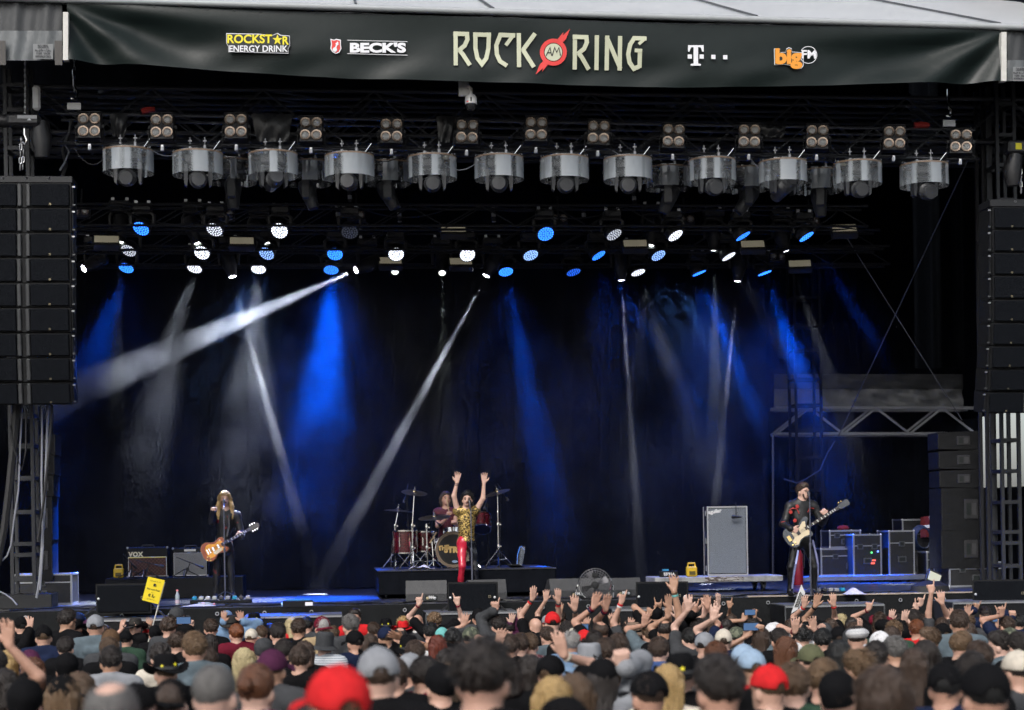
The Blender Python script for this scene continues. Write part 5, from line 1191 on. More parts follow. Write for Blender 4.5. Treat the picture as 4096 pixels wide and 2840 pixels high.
# drums
WIN = mat('drum_wine', (.055, .004, .008), .22, var=.5, scale=5, coat=.6, stretch=(1, 1, 14)); HEADW = mat('drum_head', (.5, .5, .5), .5); SKN = mat('drum_head_dark', (.012, .012, .013), .35)
def drum(name, c, r, h, rot, label, head=HEADW, lugs=8, m=WIN, legs=0):
    t = empty(name, c); t.rotation_euler = rot; tag(t, label, 'drum', 'drum kit')
    MB().lathe([(r, 0), (r, h)], 28).build('shell', m, t, smooth=True)
    MB().lathe([(.001, h+.006), (r, h+.006), (r, h+.002), (.001, h+.002)], 28).build('batter_head', head, t); MB().lathe([(.001, -.002), (r, -.002), (r, -.006), (.001, -.006)], 28).build('resonant_head', SKN, t)
    for z in (-.006, h-.014): MB().lathe([(r+.002, 0), (r+.014, 0), (r+.014, .022), (r+.002, .022), (r+.002, 0)], 28, Matrix.Translation((0, 0, z)), caps=False).build('hoop', CHR, t, smooth=True)
    for k in range(lugs):
        a = 2*pi*k/lugs+.3; block('lug', ((r+.012)*cos(a), (r+.012)*sin(a), h/2), (.018, .018, h*.4), CHR, t, (0, 0, a)); rod('tension_rod', ((r+.016)*cos(a), (r+.016)*sin(a), .01), ((r+.016)*cos(a), (r+.016)*sin(a), h-.01), .004, CHR, t, 5)
    for k in range(legs): a = 2*pi*k/legs+.9; rod('leg', ((r+.02)*cos(a), (r+.02)*sin(a), h*.5), ((r+.05)*cos(a), (r+.05)*sin(a), -.24), .008, CHR, t, 6)
    return t
Yk = YD+.95
def kp(x, y, Y): return P(*q2(x, y), Y)
bc = kp(845, 698, Yk); br = .29; bz = RZ+br+.02
bd_ = empty('bass_drum', (bc.x, Yk, bz)); bd_.rotation_euler = (pi/2, 0, radians(3)); tag(bd_, 'wine red bass drum with black front head lettered THE STRUTS', 'drum', 'drum kit')
MB().lathe([(br, -.42), (br, 0)], 40).build('shell', WIN, bd_, smooth=True)
hd_ = MB().lathe([(.001, .012), (br-.03, .012), (br-.03, .006), (.001, .006)], 40).build('front_head', SKN, bd_)
MB().lathe([(br-.035, .0), (br-.035, .016), (br+.012, .016), (br+.016, -.03), (br+.002, -.03)], 40, caps=False).build('hoop', mat('hoop_pale', (.20, .15, .11), .35, .3), bd_, smooth=True)
MB().lathe([(br+.018, -.03), (br+.018, .004), (br+.006, .012)], 40, caps=False).build('hoop_rim', CHR, bd_, smooth=True)
for k in range(10): a = 2*pi*k/10; block('claw', ((br+.012)*cos(a), (br+.012)*sin(a), -.02), (.035, .03, .07), CHR, bd_, (0, 0, a)); rod('tension_rod', ((br+.018)*cos(a), (br+.018)*sin(a), -.02), ((br+.018)*cos(a), (br+.018)*sin(a), -.40), .005, CHR, bd_, 5)
GDP = mat('gold_print', (.62, .42, .16), .45, .2)
LR = Matrix.Rotation(-pi/2, 4, 'X')   # text plane xz -> head plane xy
def drumtext(tx, sz, x, y, rz, bold): return lettering('lettering', tx, sz, GDP, bd_, Matrix.Translation((x, y, .016)) @ Matrix.Rotation(rz, 4, 'Z') @ Matrix.Rotation(-pi/2, 4, 'X') , bold=bold, align='CENTER')
drumtext('THE', .10, -.165, .0, .1, .007); drumtext('STRUTS', .135, .075, -.05, -.03, .010)
inst('maker_badge', MB().lathe([(.001, .002), (.05, .002), (.05, 0)], 20).mesh('maker_badge', mat('badge_blue', (.25, .35, .5), .4, .3)), bd_, (.02, -.20, .013), (0, 0, 0), (1, .45, 1))
for s_ in (-1, 1): rod('spur', (s_*br*.9, -br*.4, -.1), (s_*(br+.16), -br-.015, .05), .01, CHR, bd_, 6)
f1 = kp(530, 720, Yk+.1); drum('floor_tom', (f1.x, Yk+.15, RZ+.26), .20, .38, (0, 0, 0), 'wine red floor tom at the guitarist side of the kit', legs=3)
f2 = kp(655, 700, Yk+.1); drum('floor_tom', (f2.x, Yk+.45, RZ+.28), .18, .34, (0, 0, .4), 'wine red floor tom next to the bass drum, holding a stick bag', legs=3)
rt = kp(1052, 560, Yk+.2); drum('rack_tom', (rt.x-.05, Yk+.25, rt.z+.10), .15, .26, (radians(-32), 0, radians(-8)), 'wine red rack tom tilted behind the singer', legs=0)
sn = kp(935, 560, Yk+.4); drum('snare_drum', (sn.x-.2, Yk+.75, RZ+.52), .18, .14, (radians(-6), 0, 0), 'chrome snare drum hidden behind the singer', m=CHR, legs=0)
BRZ = mat('cymbal_bronze', (.16, .13, .08), .3, .9, var=.2, scale=6)
def cymbal(px, py, r, Y, rot, foot, label, stand=True):
    c = kp(px, py, Y); t = empty('cymbal', c, rot); tag(t, label, 'cymbal', 'drum kit')
    MB().lathe([(r, -.01), (r*.7, .004), (r*.22, .015), (r*.17, .035), (.02, .045), (.001, .045), (.001, .041), (.02, .041), (r*.16, .031), (r*.21, .011), (r*.7, .0), (r, -.013)], 36, caps=False).build('plate', BRZ, t, smooth=True); MB().lathe([(.02, .04), (.02, .07), (.006, .075), (.006, .11)], 10).build('felt_nut', CHR, t)
    if stand:
        fp = Vector((kp(foot, 560, Y).x, Y, RZ)); s_ = empty('cymbal_stand', fp); tag(s_, 'chrome stand under the '+label.split(' over')[0].split(' at ')[0]+' of that place' if False else 'chrome tripod stand carrying the '+label, 'cymbal stand', 'drum kit'); d = c-fp
        rod('tube', (0, 0, .05), (0, 0, min(d.z, .75)), .014, CHR, s_); rod('upper_tube', (0, 0, min(d.z, .70)), d, .010, CHR, s_)
        for z in (.35, .72): MB().lathe([(.022, -.03), (.024, 0), (.022, .03)], 8, Matrix.Translation((0, 0, min(z, d.z*.8)))).build('clutch', CHR, s_, smooth=True); block('wing_screw', (.03, 0, min(z, d.z*.8)), (.04, .008, .025), CHR, s_)
        for k in range(3):
            a = 2*pi*k/3+.4; rod('leg', (0, 0, .30), (.27*cos(a), .27*sin(a), .02), .010, CHR, s_); rod('leg_brace', (0, 0, .12), (.16*cos(a), .16*sin(a), .135), .007, CHR, s_); block('rubber_foot', (.27*cos(a), .27*sin(a), .015), (.03, .03, .03), CBL, s_)
cymbal(588, 278, .22, Yk-.05, (radians(14), radians(6), 0), 575, 'crash cymbal high at the guitarist side')
cymbal(720, 440, .27, Yk-.25, (radians(10), radians(-5), 0), 670, 'large ride cymbal in front of the drummer')
cymbal(1135, 278, .22, Yk+.1, (radians(8), radians(-16), 0), 1140, 'crash cymbal high at the fan side')
cymbal(482, 398, .24, Yk+.2, (radians(2), radians(5), 0), 462, 'thin cymbal seen edge-on at the outer corner of the kit')
# small microphones round the kit, hardware
for k, (x, y, fx) in enumerate(((523, 330, 560), (1198, 320, 1165), (1050, 380, 1100), (752, 490, 700))):
    m_ = kp(x, y, Yk); f = kp(fx, 600, Yk); mic_stand((f.x, Yk+.5+.1*k, RZ), m_, ['slim overhead microphone stand at the guitarist side of the drums', 'slim overhead microphone stand at the fan side of the drums', 'microphone stand over the rack tom', 'microphone stand under the ride cymbal'][k], boom=True)
# stick bag, towel and the clear panel on the riser
tag(MB().tube([kp(690, 610, Yk-.1), kp(735, 540, Yk-.1)], .012, 6).build('drumstick', mat('stick_wood', (.5, .36, .2), .6)), 'pale spare drumstick leaning at the floor tom', 'drumstick')
tw = kp(640, 815, YD+.15); m_ = MB(); m_.grid(lambda u, v: (tw.x+(u-.5)*.42, tw.y+v*.22, RZ+.012+.05*abs(sin(u*5+v*3))*sin(pi*u)+.02*sin(u*13)), 18, 8); tag(m_.build('towel', mat('towel_white', (.55, .54, .58), .9, bump=.5, bscale=60), smooth='all'), 'crumpled white towel on the drum riser edge', 'towel')
cp = kp(1275, 760, Yk-.3); t = empty('clear_shield', (cp.x, Yk-.3, RZ), (0, radians(14), radians(55))); t.scale = (.8,)*3; tag(t, 'clear curved plastic shield with a blue glint on the drum riser', 'shield')
b = MB(); b.grid(lambda u, v: ((u-.5)*.26*(.6+.4*sin(pi*min(1, v*.9+.1)))+.10*v, .12*cos((u-.5)*2.2)-.05, .02+.46*v), 14, 10); b.build('panel', ACR, t, smooth='all')
MB().tube([(-.09, .0, .02), (-.06, .03, .25), (.03, .05, .44), (.12, .06, .48), (.20, .03, .42)], .005, 6).build('rim', mat('blue_glint', (.08, .2, .6), .2, var=0, emit=(.05, .25, 1), estr=.35), t, smooth=True); MB().box((.02, .05, .012), (.42, .26, .03)).build('base', CAB, t)  # rim tube glows faintly to give the blue glint

# pedal boards, bottles, towels, cable runs along the front
def pedalboard(px, py, w, label, n):
    p = PZ(px, py, FZ); t = empty('pedal_board', p); tag(t, label, 'pedal board'); random.seed(int(px))
    MB().box((0, .12, .03), (w, .30, .05), bev=.008).build('board', CAB, t)
    for k in range(n):
        c_ = random.choice([(.5, .5, .5), (.02, .25, .4), (.05, .05, .055), (.4, .42, .4), (.3, .3, .32)]); x = -w/2+.06+k*(w-.12)/(n-1)
        pd = MB().box((x, .10, .085), (.07, .11, .055), bev=.01).build('pedal', mat('pedal_%d%d' % (int(c_[0]*99), int(c_[2]*99)), c_, .4), t)
        MB().lathe([(.010, 0), (.010, .02), (.001, .022)], 8, Matrix.Translation((x, .07, .112))).build('foot_switch', CHR, pd)
    return t
pedalboard(221, 603.5, .95, 'long pedal board with white and blue pedals before the guitarist', 9)
pedalboard(832, 595.5, .50, 'small pedal board with blue sockets before the bass player', 5)
t = empty('junction_box', PZ(298, 607.5, FZ)); tag(t, 'black junction box with pale label lying on the stage edge', 'junction box'); MB().box((0, .1, .05), (.44, .2, .10), bev=.01).build('body', CAB, t); block('paper_label', (.16, -.003, .05), (.11, .004, .05), WHT, t); block('blue_socket', (.0, .1, .105), (.34, .1, .02), mat('socket_blue', (.03, .22, .42), .4), t); MB().lathe([(.03, 0), (.03, .05)], 10, Matrix.Translation((-.245, .08, .045)) @ Matrix.Rotation(pi/2, 4, 'Y')).build('round_plug', mat('plug_blue', (.35, .55, .65), .4), t)
CLR = mat('bottle_plastic', (.55, .62, .68), .08, var=.1, alpha=.55); PNK = mat('cap_pink', (.75, .25, .3), .5)
def bottle(c, rot, label):
    t = empty('water_bottle', c, rot); tag(t, label, 'bottle'); MB().lathe([(.001, .004), (.032, .002), (.034, .02), (.030, .10), (.034, .13), (.033, .17), (.014, .215), (.013, .235)], 16).build('body', CLR, t, smooth=True); MB().lathe([(.016, .232), (.016, .255), (.001, .256)], 12).build('cap', PNK, t); MB().lathe([(.0345, .05), (.0345, .095)], 16, caps=False).build('paper_band', mat('band_pink', (.6, .45, .52), .5), t)
bottle(PZ(177.6, 606.5, FZ), (0, 0, 0), 'clear plastic water bottle with pink cap standing on the stage edge')
bottle(PZ(198, 607, FZ)+Vector((0, 0, .036)), (0, pi/2, .3), 'clear plastic water bottle lying on a white towel')
for k, (px, py, w, lb) in enumerate(((199, 607.5, .5, 'flat white towel on the stage edge by the pedal board'), (855, 595.5, .32, 'crumpled white towel on the deck near the bass player pedals'))):
    p = PZ(px, py, FZ); m_ = MB(); m_.grid(lambda u, v: (p.x+(u-.5)*w, p.y+v*.3-.1, FZ+.012+(.03+.07*k)*abs(sin(u*6+v*4))*sin(pi*u)*sin(pi*v)+.01), 18, 10); tag(m_.build('towel', _MATS['towel_white'], smooth='all'), lb, 'towel')
random.seed(4)
for k in range(9):
    x = -8.6+k*2.1; pts = [Vector((x+j*.28, -.35+.35*sin(j*1.3+k)+random.uniform(-.1, .1), FZ+.016)) for j in range(9)]
    tag(MB().tube(pts, .013, 5).build('floor_cable', CBL), 'black cable snaking over the stage deck, %s from the guitar end' % ordn[k], 'cable', 'cables on the deck')
# little work light at the bass end
t = empty('work_light', P(*q3(1750, 1092), .6)); tag(t, 'small tilted square work light at the bass end of the deck', 'work light'); t.rotation_euler = (radians(-15), radians(25), 0)
MB().box((0, .03, 0), (.26, .06, .22), bev=.012).build('housing', HSG, t); block('diffuser', (0, -.004, 0), (.20, .01, .15), mat('work_diffuser', (.55, .57, .45), .5, var=.03), t); rod('stand', (0, .05, -.1), (-.1, .1, -.42), .015, HSG, t)
tag(MB().lathe([(.001, 0), (.22, .0), (.20, .10), (.10, .17), (.001, .18)], 14, Matrix.Translation(PZ(930, 592, FZ)) @ Matrix.Scale(1.5, 4, (1, 0, 0))).build('gear_bag', mat('bag_black', (.014, .014, .015), .7, bump=.6, bscale=8), smooth=True), 'soft black gear bag slumped on the deck at the bass end', 'bag')
# ------------------------------------------------------------------ people: one continuous implicit skin per figure
V3 = lambda p: np.array(p, np.float32)
def nrm(v): v = V3(v); return v/(np.linalg.norm(v)+1e-9)
def head_sdf(S, c, R, neck, nr=.056):
    R = np.array(R, np.float32); T = lambda p: V3(c)+R @ V3(p)
    S.ell(T((0, -.01, .02)), (.075, .095, .09), R, .01); S.ell(T((0, .028, -.045)), (.058, .062, .075), R, .03); S.ell(T((0, .058, -.098)), (.032, .028, .024), R, .03)
    S.cap(T((0, .086, -.012)), T((0, .106, -.046)), .009, .014, .012)
    for s in (-1, 1):
        S.ell(T((s*.078, -.006, -.028)), (.012, .021, .031), R, .008); S.cap(T((s*.045, .078, .006)), T((s*.015, .09, .006)), .010, .010, .014)
        S.ell(T((s*.03, .104, -.016)), (.016, .014, .010), R, .008, True)
    S.cap(T((-.018, .092, -.074)), T((.018, .092, -.074)), .008, .008, .01); S.cap(T((-.018, .103, -.075)), T((.018, .103, -.075)), .003, .003, .006, True)
    S.cap(T((0, -.025, -.06)), neck, nr, nr*1.12, .04)
def hand_sdf(S, W, f, n, side, kind, fat=1.0):
    """W wrist, f finger direction, n palm normal, side +1/-1 puts the thumb"""
    f = nrm(f); n = nrm(V3(n)-f*np.dot(n, f)); s = np.cross(f, n)*side; W = V3(W)
    K = [-.033, -.011, .011, .033]; L = [.060, .076, .082, .074]
    for i in range(4):
        k = W+f*.088+s*K[i]*1.05; S.cap(W+f*.008+s*K[i]*.55, k, .0145*fat, .0135*fat, .014)
        cl = {'open': .12, 'relax': .7, 'fist': 1.75, 'grip': 1.5, 'flat': .02}.get(kind, .12)
        if kind == 'point': cl = .05 if i == 3 else 1.75
        if kind == 'horns': cl = .05 if i in (0, 3) else 1.75
        sp = (i-1.5)*(.13 if kind in ('open', 'point', 'horns') else .03)
        d1 = nrm((f*cos(cl*.8)+n*sin(cl*.8))+s*sp); d2_ = nrm((f*cos(cl*1.75)+n*sin(cl*1.75))+s*sp)
        j = k+d1*L[i]*.55; S.cap(k, j, .0115*fat, .0105*fat, .008); S.cap(j, j+d2_*L[i]*.5, .0105*fat, .0088*fat, .006)
    b = W+f*.022+s*.026
    if kind in ('fist', 'grip', 'point', 'horns'): m = b+s*.022+f*.032+n*.02; e = m+f*.025-s*.018+n*.022
    else: m = b+s*.034+f*.030+n*.006; e = m+f*.034+s*.020
    S.cap(b, m, .0155*fat, .013*fat, .014); S.cap(m, e, .012*fat, .0095*fat, .008)
def arm_ik(S_, W_, a=.30, b=.265, hint=(0, 0, -1)):
    S_, W_ = V3(S_), V3(W_); d = W_-S_; L = np.linalg.norm(d); L2 = min(L, (a+b)*.995); W_ = S_+d/max(L, 1e-6)*L2
    x = (a*a-b*b+L2*L2)/(2*L2); hh = sqrt(max(0, a*a-x*x)); u = d/max(L, 1e-6); h_ = V3(hint)-u*np.dot(hint, u); h_ = nrm(h_)
    return S_+u*x+h_*hh, W_
def make_person(name, P_, h, mats, hands, fwd=(0, 1, 0), sleeve=1, loose=.012, legs=True, hood=False, slim=1.0, fat=1.0, vest=False, skirt=0.0, split_legs=False, belly=0.0, seed=1, hem=.10):
    """P_: joint positions. Returns meshes skin, top, bottom (list)"""
    pts = [V3(p) for k, p in P_.items() if k != 'R']; lo = np.min(pts, 0)-.20; hi = np.max(pts, 0)+.20
    fw = nrm(fwd); rt = nrm(np.cross(fw, (0, 0, 1))); Rt = np.stack([rt, fw, (0, 0, 1)], 1)
    out = {}
    ch, hp, nk = V3(P_['chest']), V3(P_['hip']), V3(P_['neck'])
    def torso(S, g):
        S.ell(ch, ((.150*slim+g), (.098+g), .17+g), Rt, .05); S.ell((ch+hp)/2-V3((0, 0, .02)), (.130*slim+g+belly*.6, .092+g+belly, .16), Rt, .05); S.ell(hp, (.150*slim+g, .105+g, .11), Rt, .05)
        S.cap(V3(P_['sl'])*.9+nk*.1, V3(P_['sr'])*.9+nk*.1, .058+g, .058+g, .05)
        for s in ('sl', 'sr'): S.cap(nk+V3((0, 0, .018)), V3(P_[s]), .054+g*.6, .057+g, .05)
    S = Sdf(lo, hi, h); torso(S, -.006)
    head_sdf(S, P_['head'], P_['R'], nk+V3((0, 0, .01)))
    for s, sg in (('l', -1), ('r', 1)):
        S.cap(P_['s'+s], P_['e'+s], .050*fat, .040*fat, .03); S.cap(P_['e'+s], P_['w'+s], .041*fat, .026*fat, .02)
        kind, f, n, side = hands[s]; hand_sdf(S, P_['w'+s], f, n, side, kind, 1.0 if h < .0085 else 1.08)
    out['skin'] = S.mesh(name+'_skin', mats[0])
    T = Sdf(lo, hi, h*1.15); torso(T, loose)
    if sleeve:
        for s in ('l', 'r'):
            a, b_, c_ = V3(P_['s'+s]), V3(P_['e'+s]), V3(P_['w'+s])
            if sleeve == 1: T.cap(a, a+(b_-a)*.62, .056+loose, .060+loose, .03)
            else: T.cap(a, b_, .055+loose, .046+loose, .03); T.cap(b_, b_+(c_-b_)*.93, .046+loose, .036+loose, .025)
    if skirt: T.cap(hp, hp-V3((0, 0, skirt)), .15+loose, .155+loose, .05)
    if hood:
        bk = nk-fw*.075+V3((0, 0, -.02))
        for s in (-1, 1): T.cap(bk+rt*s*.10+V3((0, 0, .03))+fw*.05, bk+rt*s*.06-V3((0, 0, .05)), .045, .045, .03)
        T.cap(bk+rt*.06-V3((0, 0, .05)), bk-rt*.06-V3((0, 0, .07)), .05, .05, .03)
    T.wrinkle(.004+loose*.15, 23, 31, 27, seed)
    c = nk+V3((0, 0, .055)); T.ell(c+fw*.02, (.062, .062, .06), Rt, .02, True)
    if vest: T.cap(nk+fw*.16+V3((0, 0, .02)), ch+fw*.17+V3((0, 0, .03)), .06, .015, .02, True)
    T.plane(hp-V3((0, 0, hem+skirt)), (0, 0, -1))
    out['top'] = T.mesh(name+'_top', mats[1])
    if legs:
        out['bottom'] = []
        sets = [('l',), ('r',)] if split_legs else [('l', 'r')]
        for st in sets:
            B = Sdf(lo, hi, h*1.15)
            for s in st:
                B.cap(P_['h'+s], P_['k'+s], .083, .058, .03); B.cap(P_['k'+s], P_['a'+s], .056, .042, .02)
                B.ell(V3(P_['a'+s])+fw*.05-V3((0, 0, .035)), (.042, .115, .042), Rt, .03)
            if len(st) == 2: B.ell(hp-V3((0, 0, .02)), (.150*slim, .11, .11), Rt, .05)
            else: B.ell((V3(P_['h'+st[0]])+hp)/2+V3((0, 0, .02)), (.098, .115, .13), Rt, .05)
            B.wrinkle(.004, 19, 25, 33, seed); out['bottom'].append(B.mesh(name+'_legs', mats[2]))
    return out
# ---- hair, in head space (face towards +y, skull centre at the origin)
SKC, SKR = V3((0, -.012, .026)), V3((.084, .104, .098))
def strands(n, length, rng, width=.004, wave=0.0, lowz=-.02, lift=.05, drop=0.0, seed=3, k=4, rad=1.0, front=True):
    rs = np.random.RandomState(seed); V = []; F = []
    crown = nrm((0, -.45, .9))
    for i in range(n):
        u = nrm(rs.normal(size=3)); u[2] = abs(u[2])*1.0-.35*rs.rand()
        u = nrm(u)
        p0 = SKC+SKR*u*rad
        if p0[1]*.61-(p0[2]+.0095)*.79 > -.004 or p0[2] < lowz: continue
        t = u-crown*np.dot(u, crown); t = nrm(t+rs.normal(size=3)*.35) ; side = nrm(np.cross(u, t)); o = len(V); L = length*(.6+.8*rs.rand()); ph = rs.rand()*6
        for j in range(k+1):
            f = j/k; q = nrm(u+t*(L*f/.095)*(1 if not drop else min(1, .9)))
            p = SKC+SKR*q*rad*(1+lift*f*(.5+rs.rand()*.8))
            if drop: 
                z = SKC[2]+SKR[2]*u[2]-drop*max(0, f-.12)*(.75+.3*((i*7) % 10)/10); hr = sqrt(max(.02, 1-((z-SKC[2])/SKR[2])**2)) if z > SKC[2] else 1-.10*f; rr = max(.001, sqrt(u[0]**2+u[1]**2)); p = V3((SKC[0]+SKR[0]*1.10*u[0]/rr*hr, SKC[1]+SKR[1]*1.05*u[1]/rr*hr, z))
            if drop and u[1] > -.05 and p[2] < .055: p = V3((math.copysign(max(abs(p[0]), .078+(.012 if drop < .35 else .045)*f), u[0]), min(p[1], .035-.02*f), p[2]))
            p = p+side*wave*sin(f*9+ph)
            w = width*(1-.75*f*f)
            V.append(p-side*w); V.append(p+side*w)
        F += [(o+2*j, o+2*j+1, o+2*j+3, o+2*j+2) for j in range(k)]
    return np.array(V, np.float32), np.array(F, np.int32)
def hair_mesh(name, kind, seed=1):
    S = Sdf((-.17, -.22, -.42), (.17, .16, .19), .0065)
    r = {'buzz': (.0785, .0985, .0935), 'bald': (.080, .100, .094)}.get(kind, (.086, .106, .100))
    S.ell(SKC, r, None, .01)
    if kind in ('short', 'spiky', 'tuft'): S.ell((0, .02, .075), (.066, .075, .055), None, .03)
    if kind == 'curly':
        rs = np.random.RandomState(seed)
        for i in range(90):
            u = nrm(rs.normal(size=3)); u[2] = abs(u[2])-.3; S.ell(SKC+SKR*1.04*nrm(u), (.019,)*3, None, .012)
    if kind in ('long', 'wavy', 'pony'):
        pass
    S.wrinkle(.0035 if kind not in ('buzz', 'bald') else .0008, 150, 120, 90, seed)
    S.plane((0, 0, -.0095), (0, .61, -.79)); S.plane((0, 0, -.085), (0, 0, -1))
    if kind == 'bald': S.ell((0, -.035, .125), (.052, .075, .055), None, .015, True)
    if kind in ('long', 'wavy'):
        dz = -.30 if kind == 'long' else -.27
        for x in (-.066, -.04, 0, .04, .066): S.cap((x, -.045-.03*cos(x*16), .0), (x*.62, -.075-.03*cos(x*16), dz+.6*abs(x)+.02*sin(x*90)), .026, .018, .04)
        for s in (-1, 1): S.cap((s*.074, -.015, .0), (s*.08, -.02, -.17), .018, .012, .03)
        S.wrinkle(.004, 190, 140, 12 if kind == 'long' else 45, seed)
    if kind == 'rocker':
        for x in (-.07, -.035, 0, .035, .07): S.cap((x, -.04-.03*cos(x*16), .0), (x*1.5, -.06-.02*cos(x*16), -.30), .034, .030, .04)
        for s in (-1, 1):
            S.cap((s*.078, -.005, .02), (s*.105, .015, -.12), .026, .034, .03); S.cap((s*.105, .015, -.12), (s*.112, .045, -.31), .034, .022, .03)
        S.wrinkle(.006, 120, 110, 50, seed)
    if kind == 'mid':
        for x in (-.066, -.04, 0, .04, .066): S.cap((x, -.045-.03*cos(x*16), .0), (x*.95, -.06-.03*cos(x*16), -.12+.3*abs(x)), .027, .022, .04)
        for s in (-1, 1): S.cap((s*.074, -.012, .0), (s*.078, -.01, -.10), .018, .014, .03)
        S.wrinkle(.004, 170, 140, 20, seed)
    if kind == 'bun': S.ell((0, -.125, .03), (.036, .036, .038), None, .012)
    if kind == 'pony': S.cap((0, -.11, .03), (0, -.16, -.03), .026, .03, .015); S.cap((0, -.16, -.03), (.01, -.14, -.20), .03, .016, .02)
    if kind == 'braid':
        for j in range(7): S.ell((0, -.105-.01*sin(j), -.02-.035*j), (.026, .024, .026), None, .01)
    V, Fq = S.surf()
    par = {'short': (640, .045, .0036, .001, -.03, .17, 0), 'spiky': (520, .04, .0035, .002, -.02, .30, 0), 'tuft': (420, .05, .004, .003, .0, .34, 0), 'buzz': (160, .02, .002, 0, -.06, .04, 0), 'bald': (90, .02, .002, 0, -.06, .04, 0), 'curly': (420, .05, .0045, .009, -.05, .30, 0), 'long': (620, .05, .0035, .003, -.06, .03, .33), 'wavy': (700, .05, .0045, .011, -.06, .05, .31), 'rocker': (760, .05, .0055, .016, -.06, .05, .36), 'mid': (560, .05, .004, .005, -.06, .05, .17), 'bun': (420, .05, .003, 0, -.05, .03, 0), 'pony': (380, .05, .003, 0, -.05, .03, 0), 'braid': (380, .05, .003, 0, -.05, .03, 0)}[kind]
    SV, SF = strands(par[0], par[1], None, par[2], par[3], par[4], par[5], par[6], seed)
    me = np_mesh(name, np.concatenate([V, SV]), np.concatenate([Fq, SF+len(V)]), [hair_mat('brown')])
    return me
HAIRC = {'brown': (.042, .024, .015), 'dark': (.015, .010, .008), 'black': (.006, .006, .006), 'light': (.085, .050, .027), 'blond': (.38, .25, .10), 'grey': (.11, .105, .10), 'silver': (.30, .29, .28), 'ginger': (.14, .042, .012), 'red': (.11, .02, .009), 'bleach': (.45, .37, .20), 'copper': (.10, .036, .014), 'sand': (.13, .078, .040)}
def hair_mat(c): return mat('hair_'+c, HAIRC[c], .42, var=.6, scale=75, bump=.5, bscale=140, stretch=(4, 4, 1))
_HM = {}
def hair_obj(kind, c, parent, loc, R, seed=1):
    key = (kind, seed % 2)
    if key not in _HM: _HM[key] = hair_mesh('hair_%s' % kind, kind, seed % 2+1)
    o = bpy.data.objects.new('hair', _HM[key]); o.location = loc; o.rotation_euler = Matrix(np.array(R).tolist()).to_euler(); link(o, parent)
    o.material_slots[0].link = 'OBJECT'; o.material_slots[0].material = hair_mat(c); return o
SKIN = [mat('skin_%d' % i, c, .5, var=.10, scale=9, bump=.08, bscale=60) for i, c in enumerate(((.52, .31, .23), (.46, .26, .185), (.58, .37, .29), (.42, .24, .16), (.36, .19, .12)))]
def set_mat(o, m, i=0): o.material_slots[i].link = 'OBJECT'; o.material_slots[i].material = m
def Rz(a): return np.array([[cos(a), -sin(a), 0], [sin(a), cos(a), 0], [0, 0, 1]], np.float32)
def Rx(a): return np.array([[1, 0, 0], [0, cos(a), -sin(a)], [0, sin(a), cos(a)]], np.float32)
def Ry(a): return np.array([[cos(a), 0, sin(a)], [0, 1, 0], [-sin(a), 0, cos(a)]], np.float32)
def face_bits(body, head, R, hairc, beard=False, open_mouth=False):
    T = lambda p: Vector((V3(head)+R @ V3(p)).tolist()); e = MB()
    EYE = mat('eye_dark', (.03, .025, .022), .3, var=0); LIP = mat('lip', (.36, .12, .10), .45, var=0)
    for s in (-1, 1):
        MB().lathe([(.001, -.010), (.008, -.007), (.010, 0), (.008, .007), (.001, .010)], 8, Matrix.Translation(T((s*.03, .088, -.016)))).build('eye', EYE, body, smooth=True)
        MB().tube([T((s*.014, .1, .006)), T((s*.032, .097, .010)), T((s*.05, .082, .004))], .005, 5).build('eyebrow', hair_mat(hairc), body)
    MB().tube([T((-.022, .095, -.075)), T((0, .103, -.073)), T((.022, .095, -.075))], .0075 if not open_mouth else .011, 6).build('mouth', LIP if not open_mouth else mat('mouth_dark', (.06, .015, .015), .5, var=0), body, smooth=True)
    if beard: MB().tube([T((s*.055, .05, z)) for s, z in ((-1, -.05), (-.8, -.09), (-.3, -.118), (.3, -.118), (.8, -.09), (1, -.05))], .014, 6).build('beard', hair_mat(hairc), body, smooth=True)

def performer(name, label, J, feet, headR, hands, mats, fwd, hairk, hairc, hseed=1, hscale=1.0, **kw):
    """J: world joints; feet: object origin"""
    f0 = V3(feet); Pj = {k: V3(v)-f0 for k, v in J.items()}; Pj['R'] = headR
    ms = make_person(name, Pj, .0075, mats, hands, fwd, **kw)
    b = bpy.data.objects.new('person', ms['skin']); b.location = feet; link(b); tag(b, label, 'person')
    inst(kw.pop('topname', 'jacket') if False else 'shirt', ms['top'], b)
    for i, m_ in enumerate(ms.get('bottom', [])): 
        o = inst('trousers' if len(ms['bottom']) == 1 else 'trouser_leg', m_, b)
        if len(mats) > 3 and i == 1: set_mat(o, mats[3])
    h = hair_obj(hairk, hairc, b, Vector(Pj['head'].tolist()), headR, hseed); h.scale = (hscale,)*3
    return b, Pj
# --- guitarist
g0 = PZ(228, 598.6, FZ); Yg = g0.y
G = lambda x, y, dy=0.0: V3(P(*q1(x, y), Yg+dy))
Jg = dict(head=G(1478, 648, -.02), neck=G(1486, 735), chest=G(1480, 820), hip=G(1468, 965), sl=G(1412, 762), sr=G(1556, 762), el=G(1392, 800, -.25), wl=G(1408, 715, -.44), er=G(1590, 880, -.02), wr=G(1590, 902, -.26),
          hl=G(1432, 990), hr=G(1508, 990), kl=G(1425, 1150, -.02), kr=G(1520, 1150, -.02), al=G(1418, 1290), ar=G(1528, 1290))
Jg['al'][2] = Jg['ar'][2] = FZ+.085
JKT = pattern('jacket_red_print', (.008, .008, .009), [(.22, .015, .018)], 'patches', 9, rough=.6, width=.60)
TRS = pattern('trouser_red_print', (.008, .008, .009), [(.16, .012, .015)], 'patches', 7, rough=.6, width=.66)
hR = Rz(pi+radians(8)) @ Rx(radians(2))
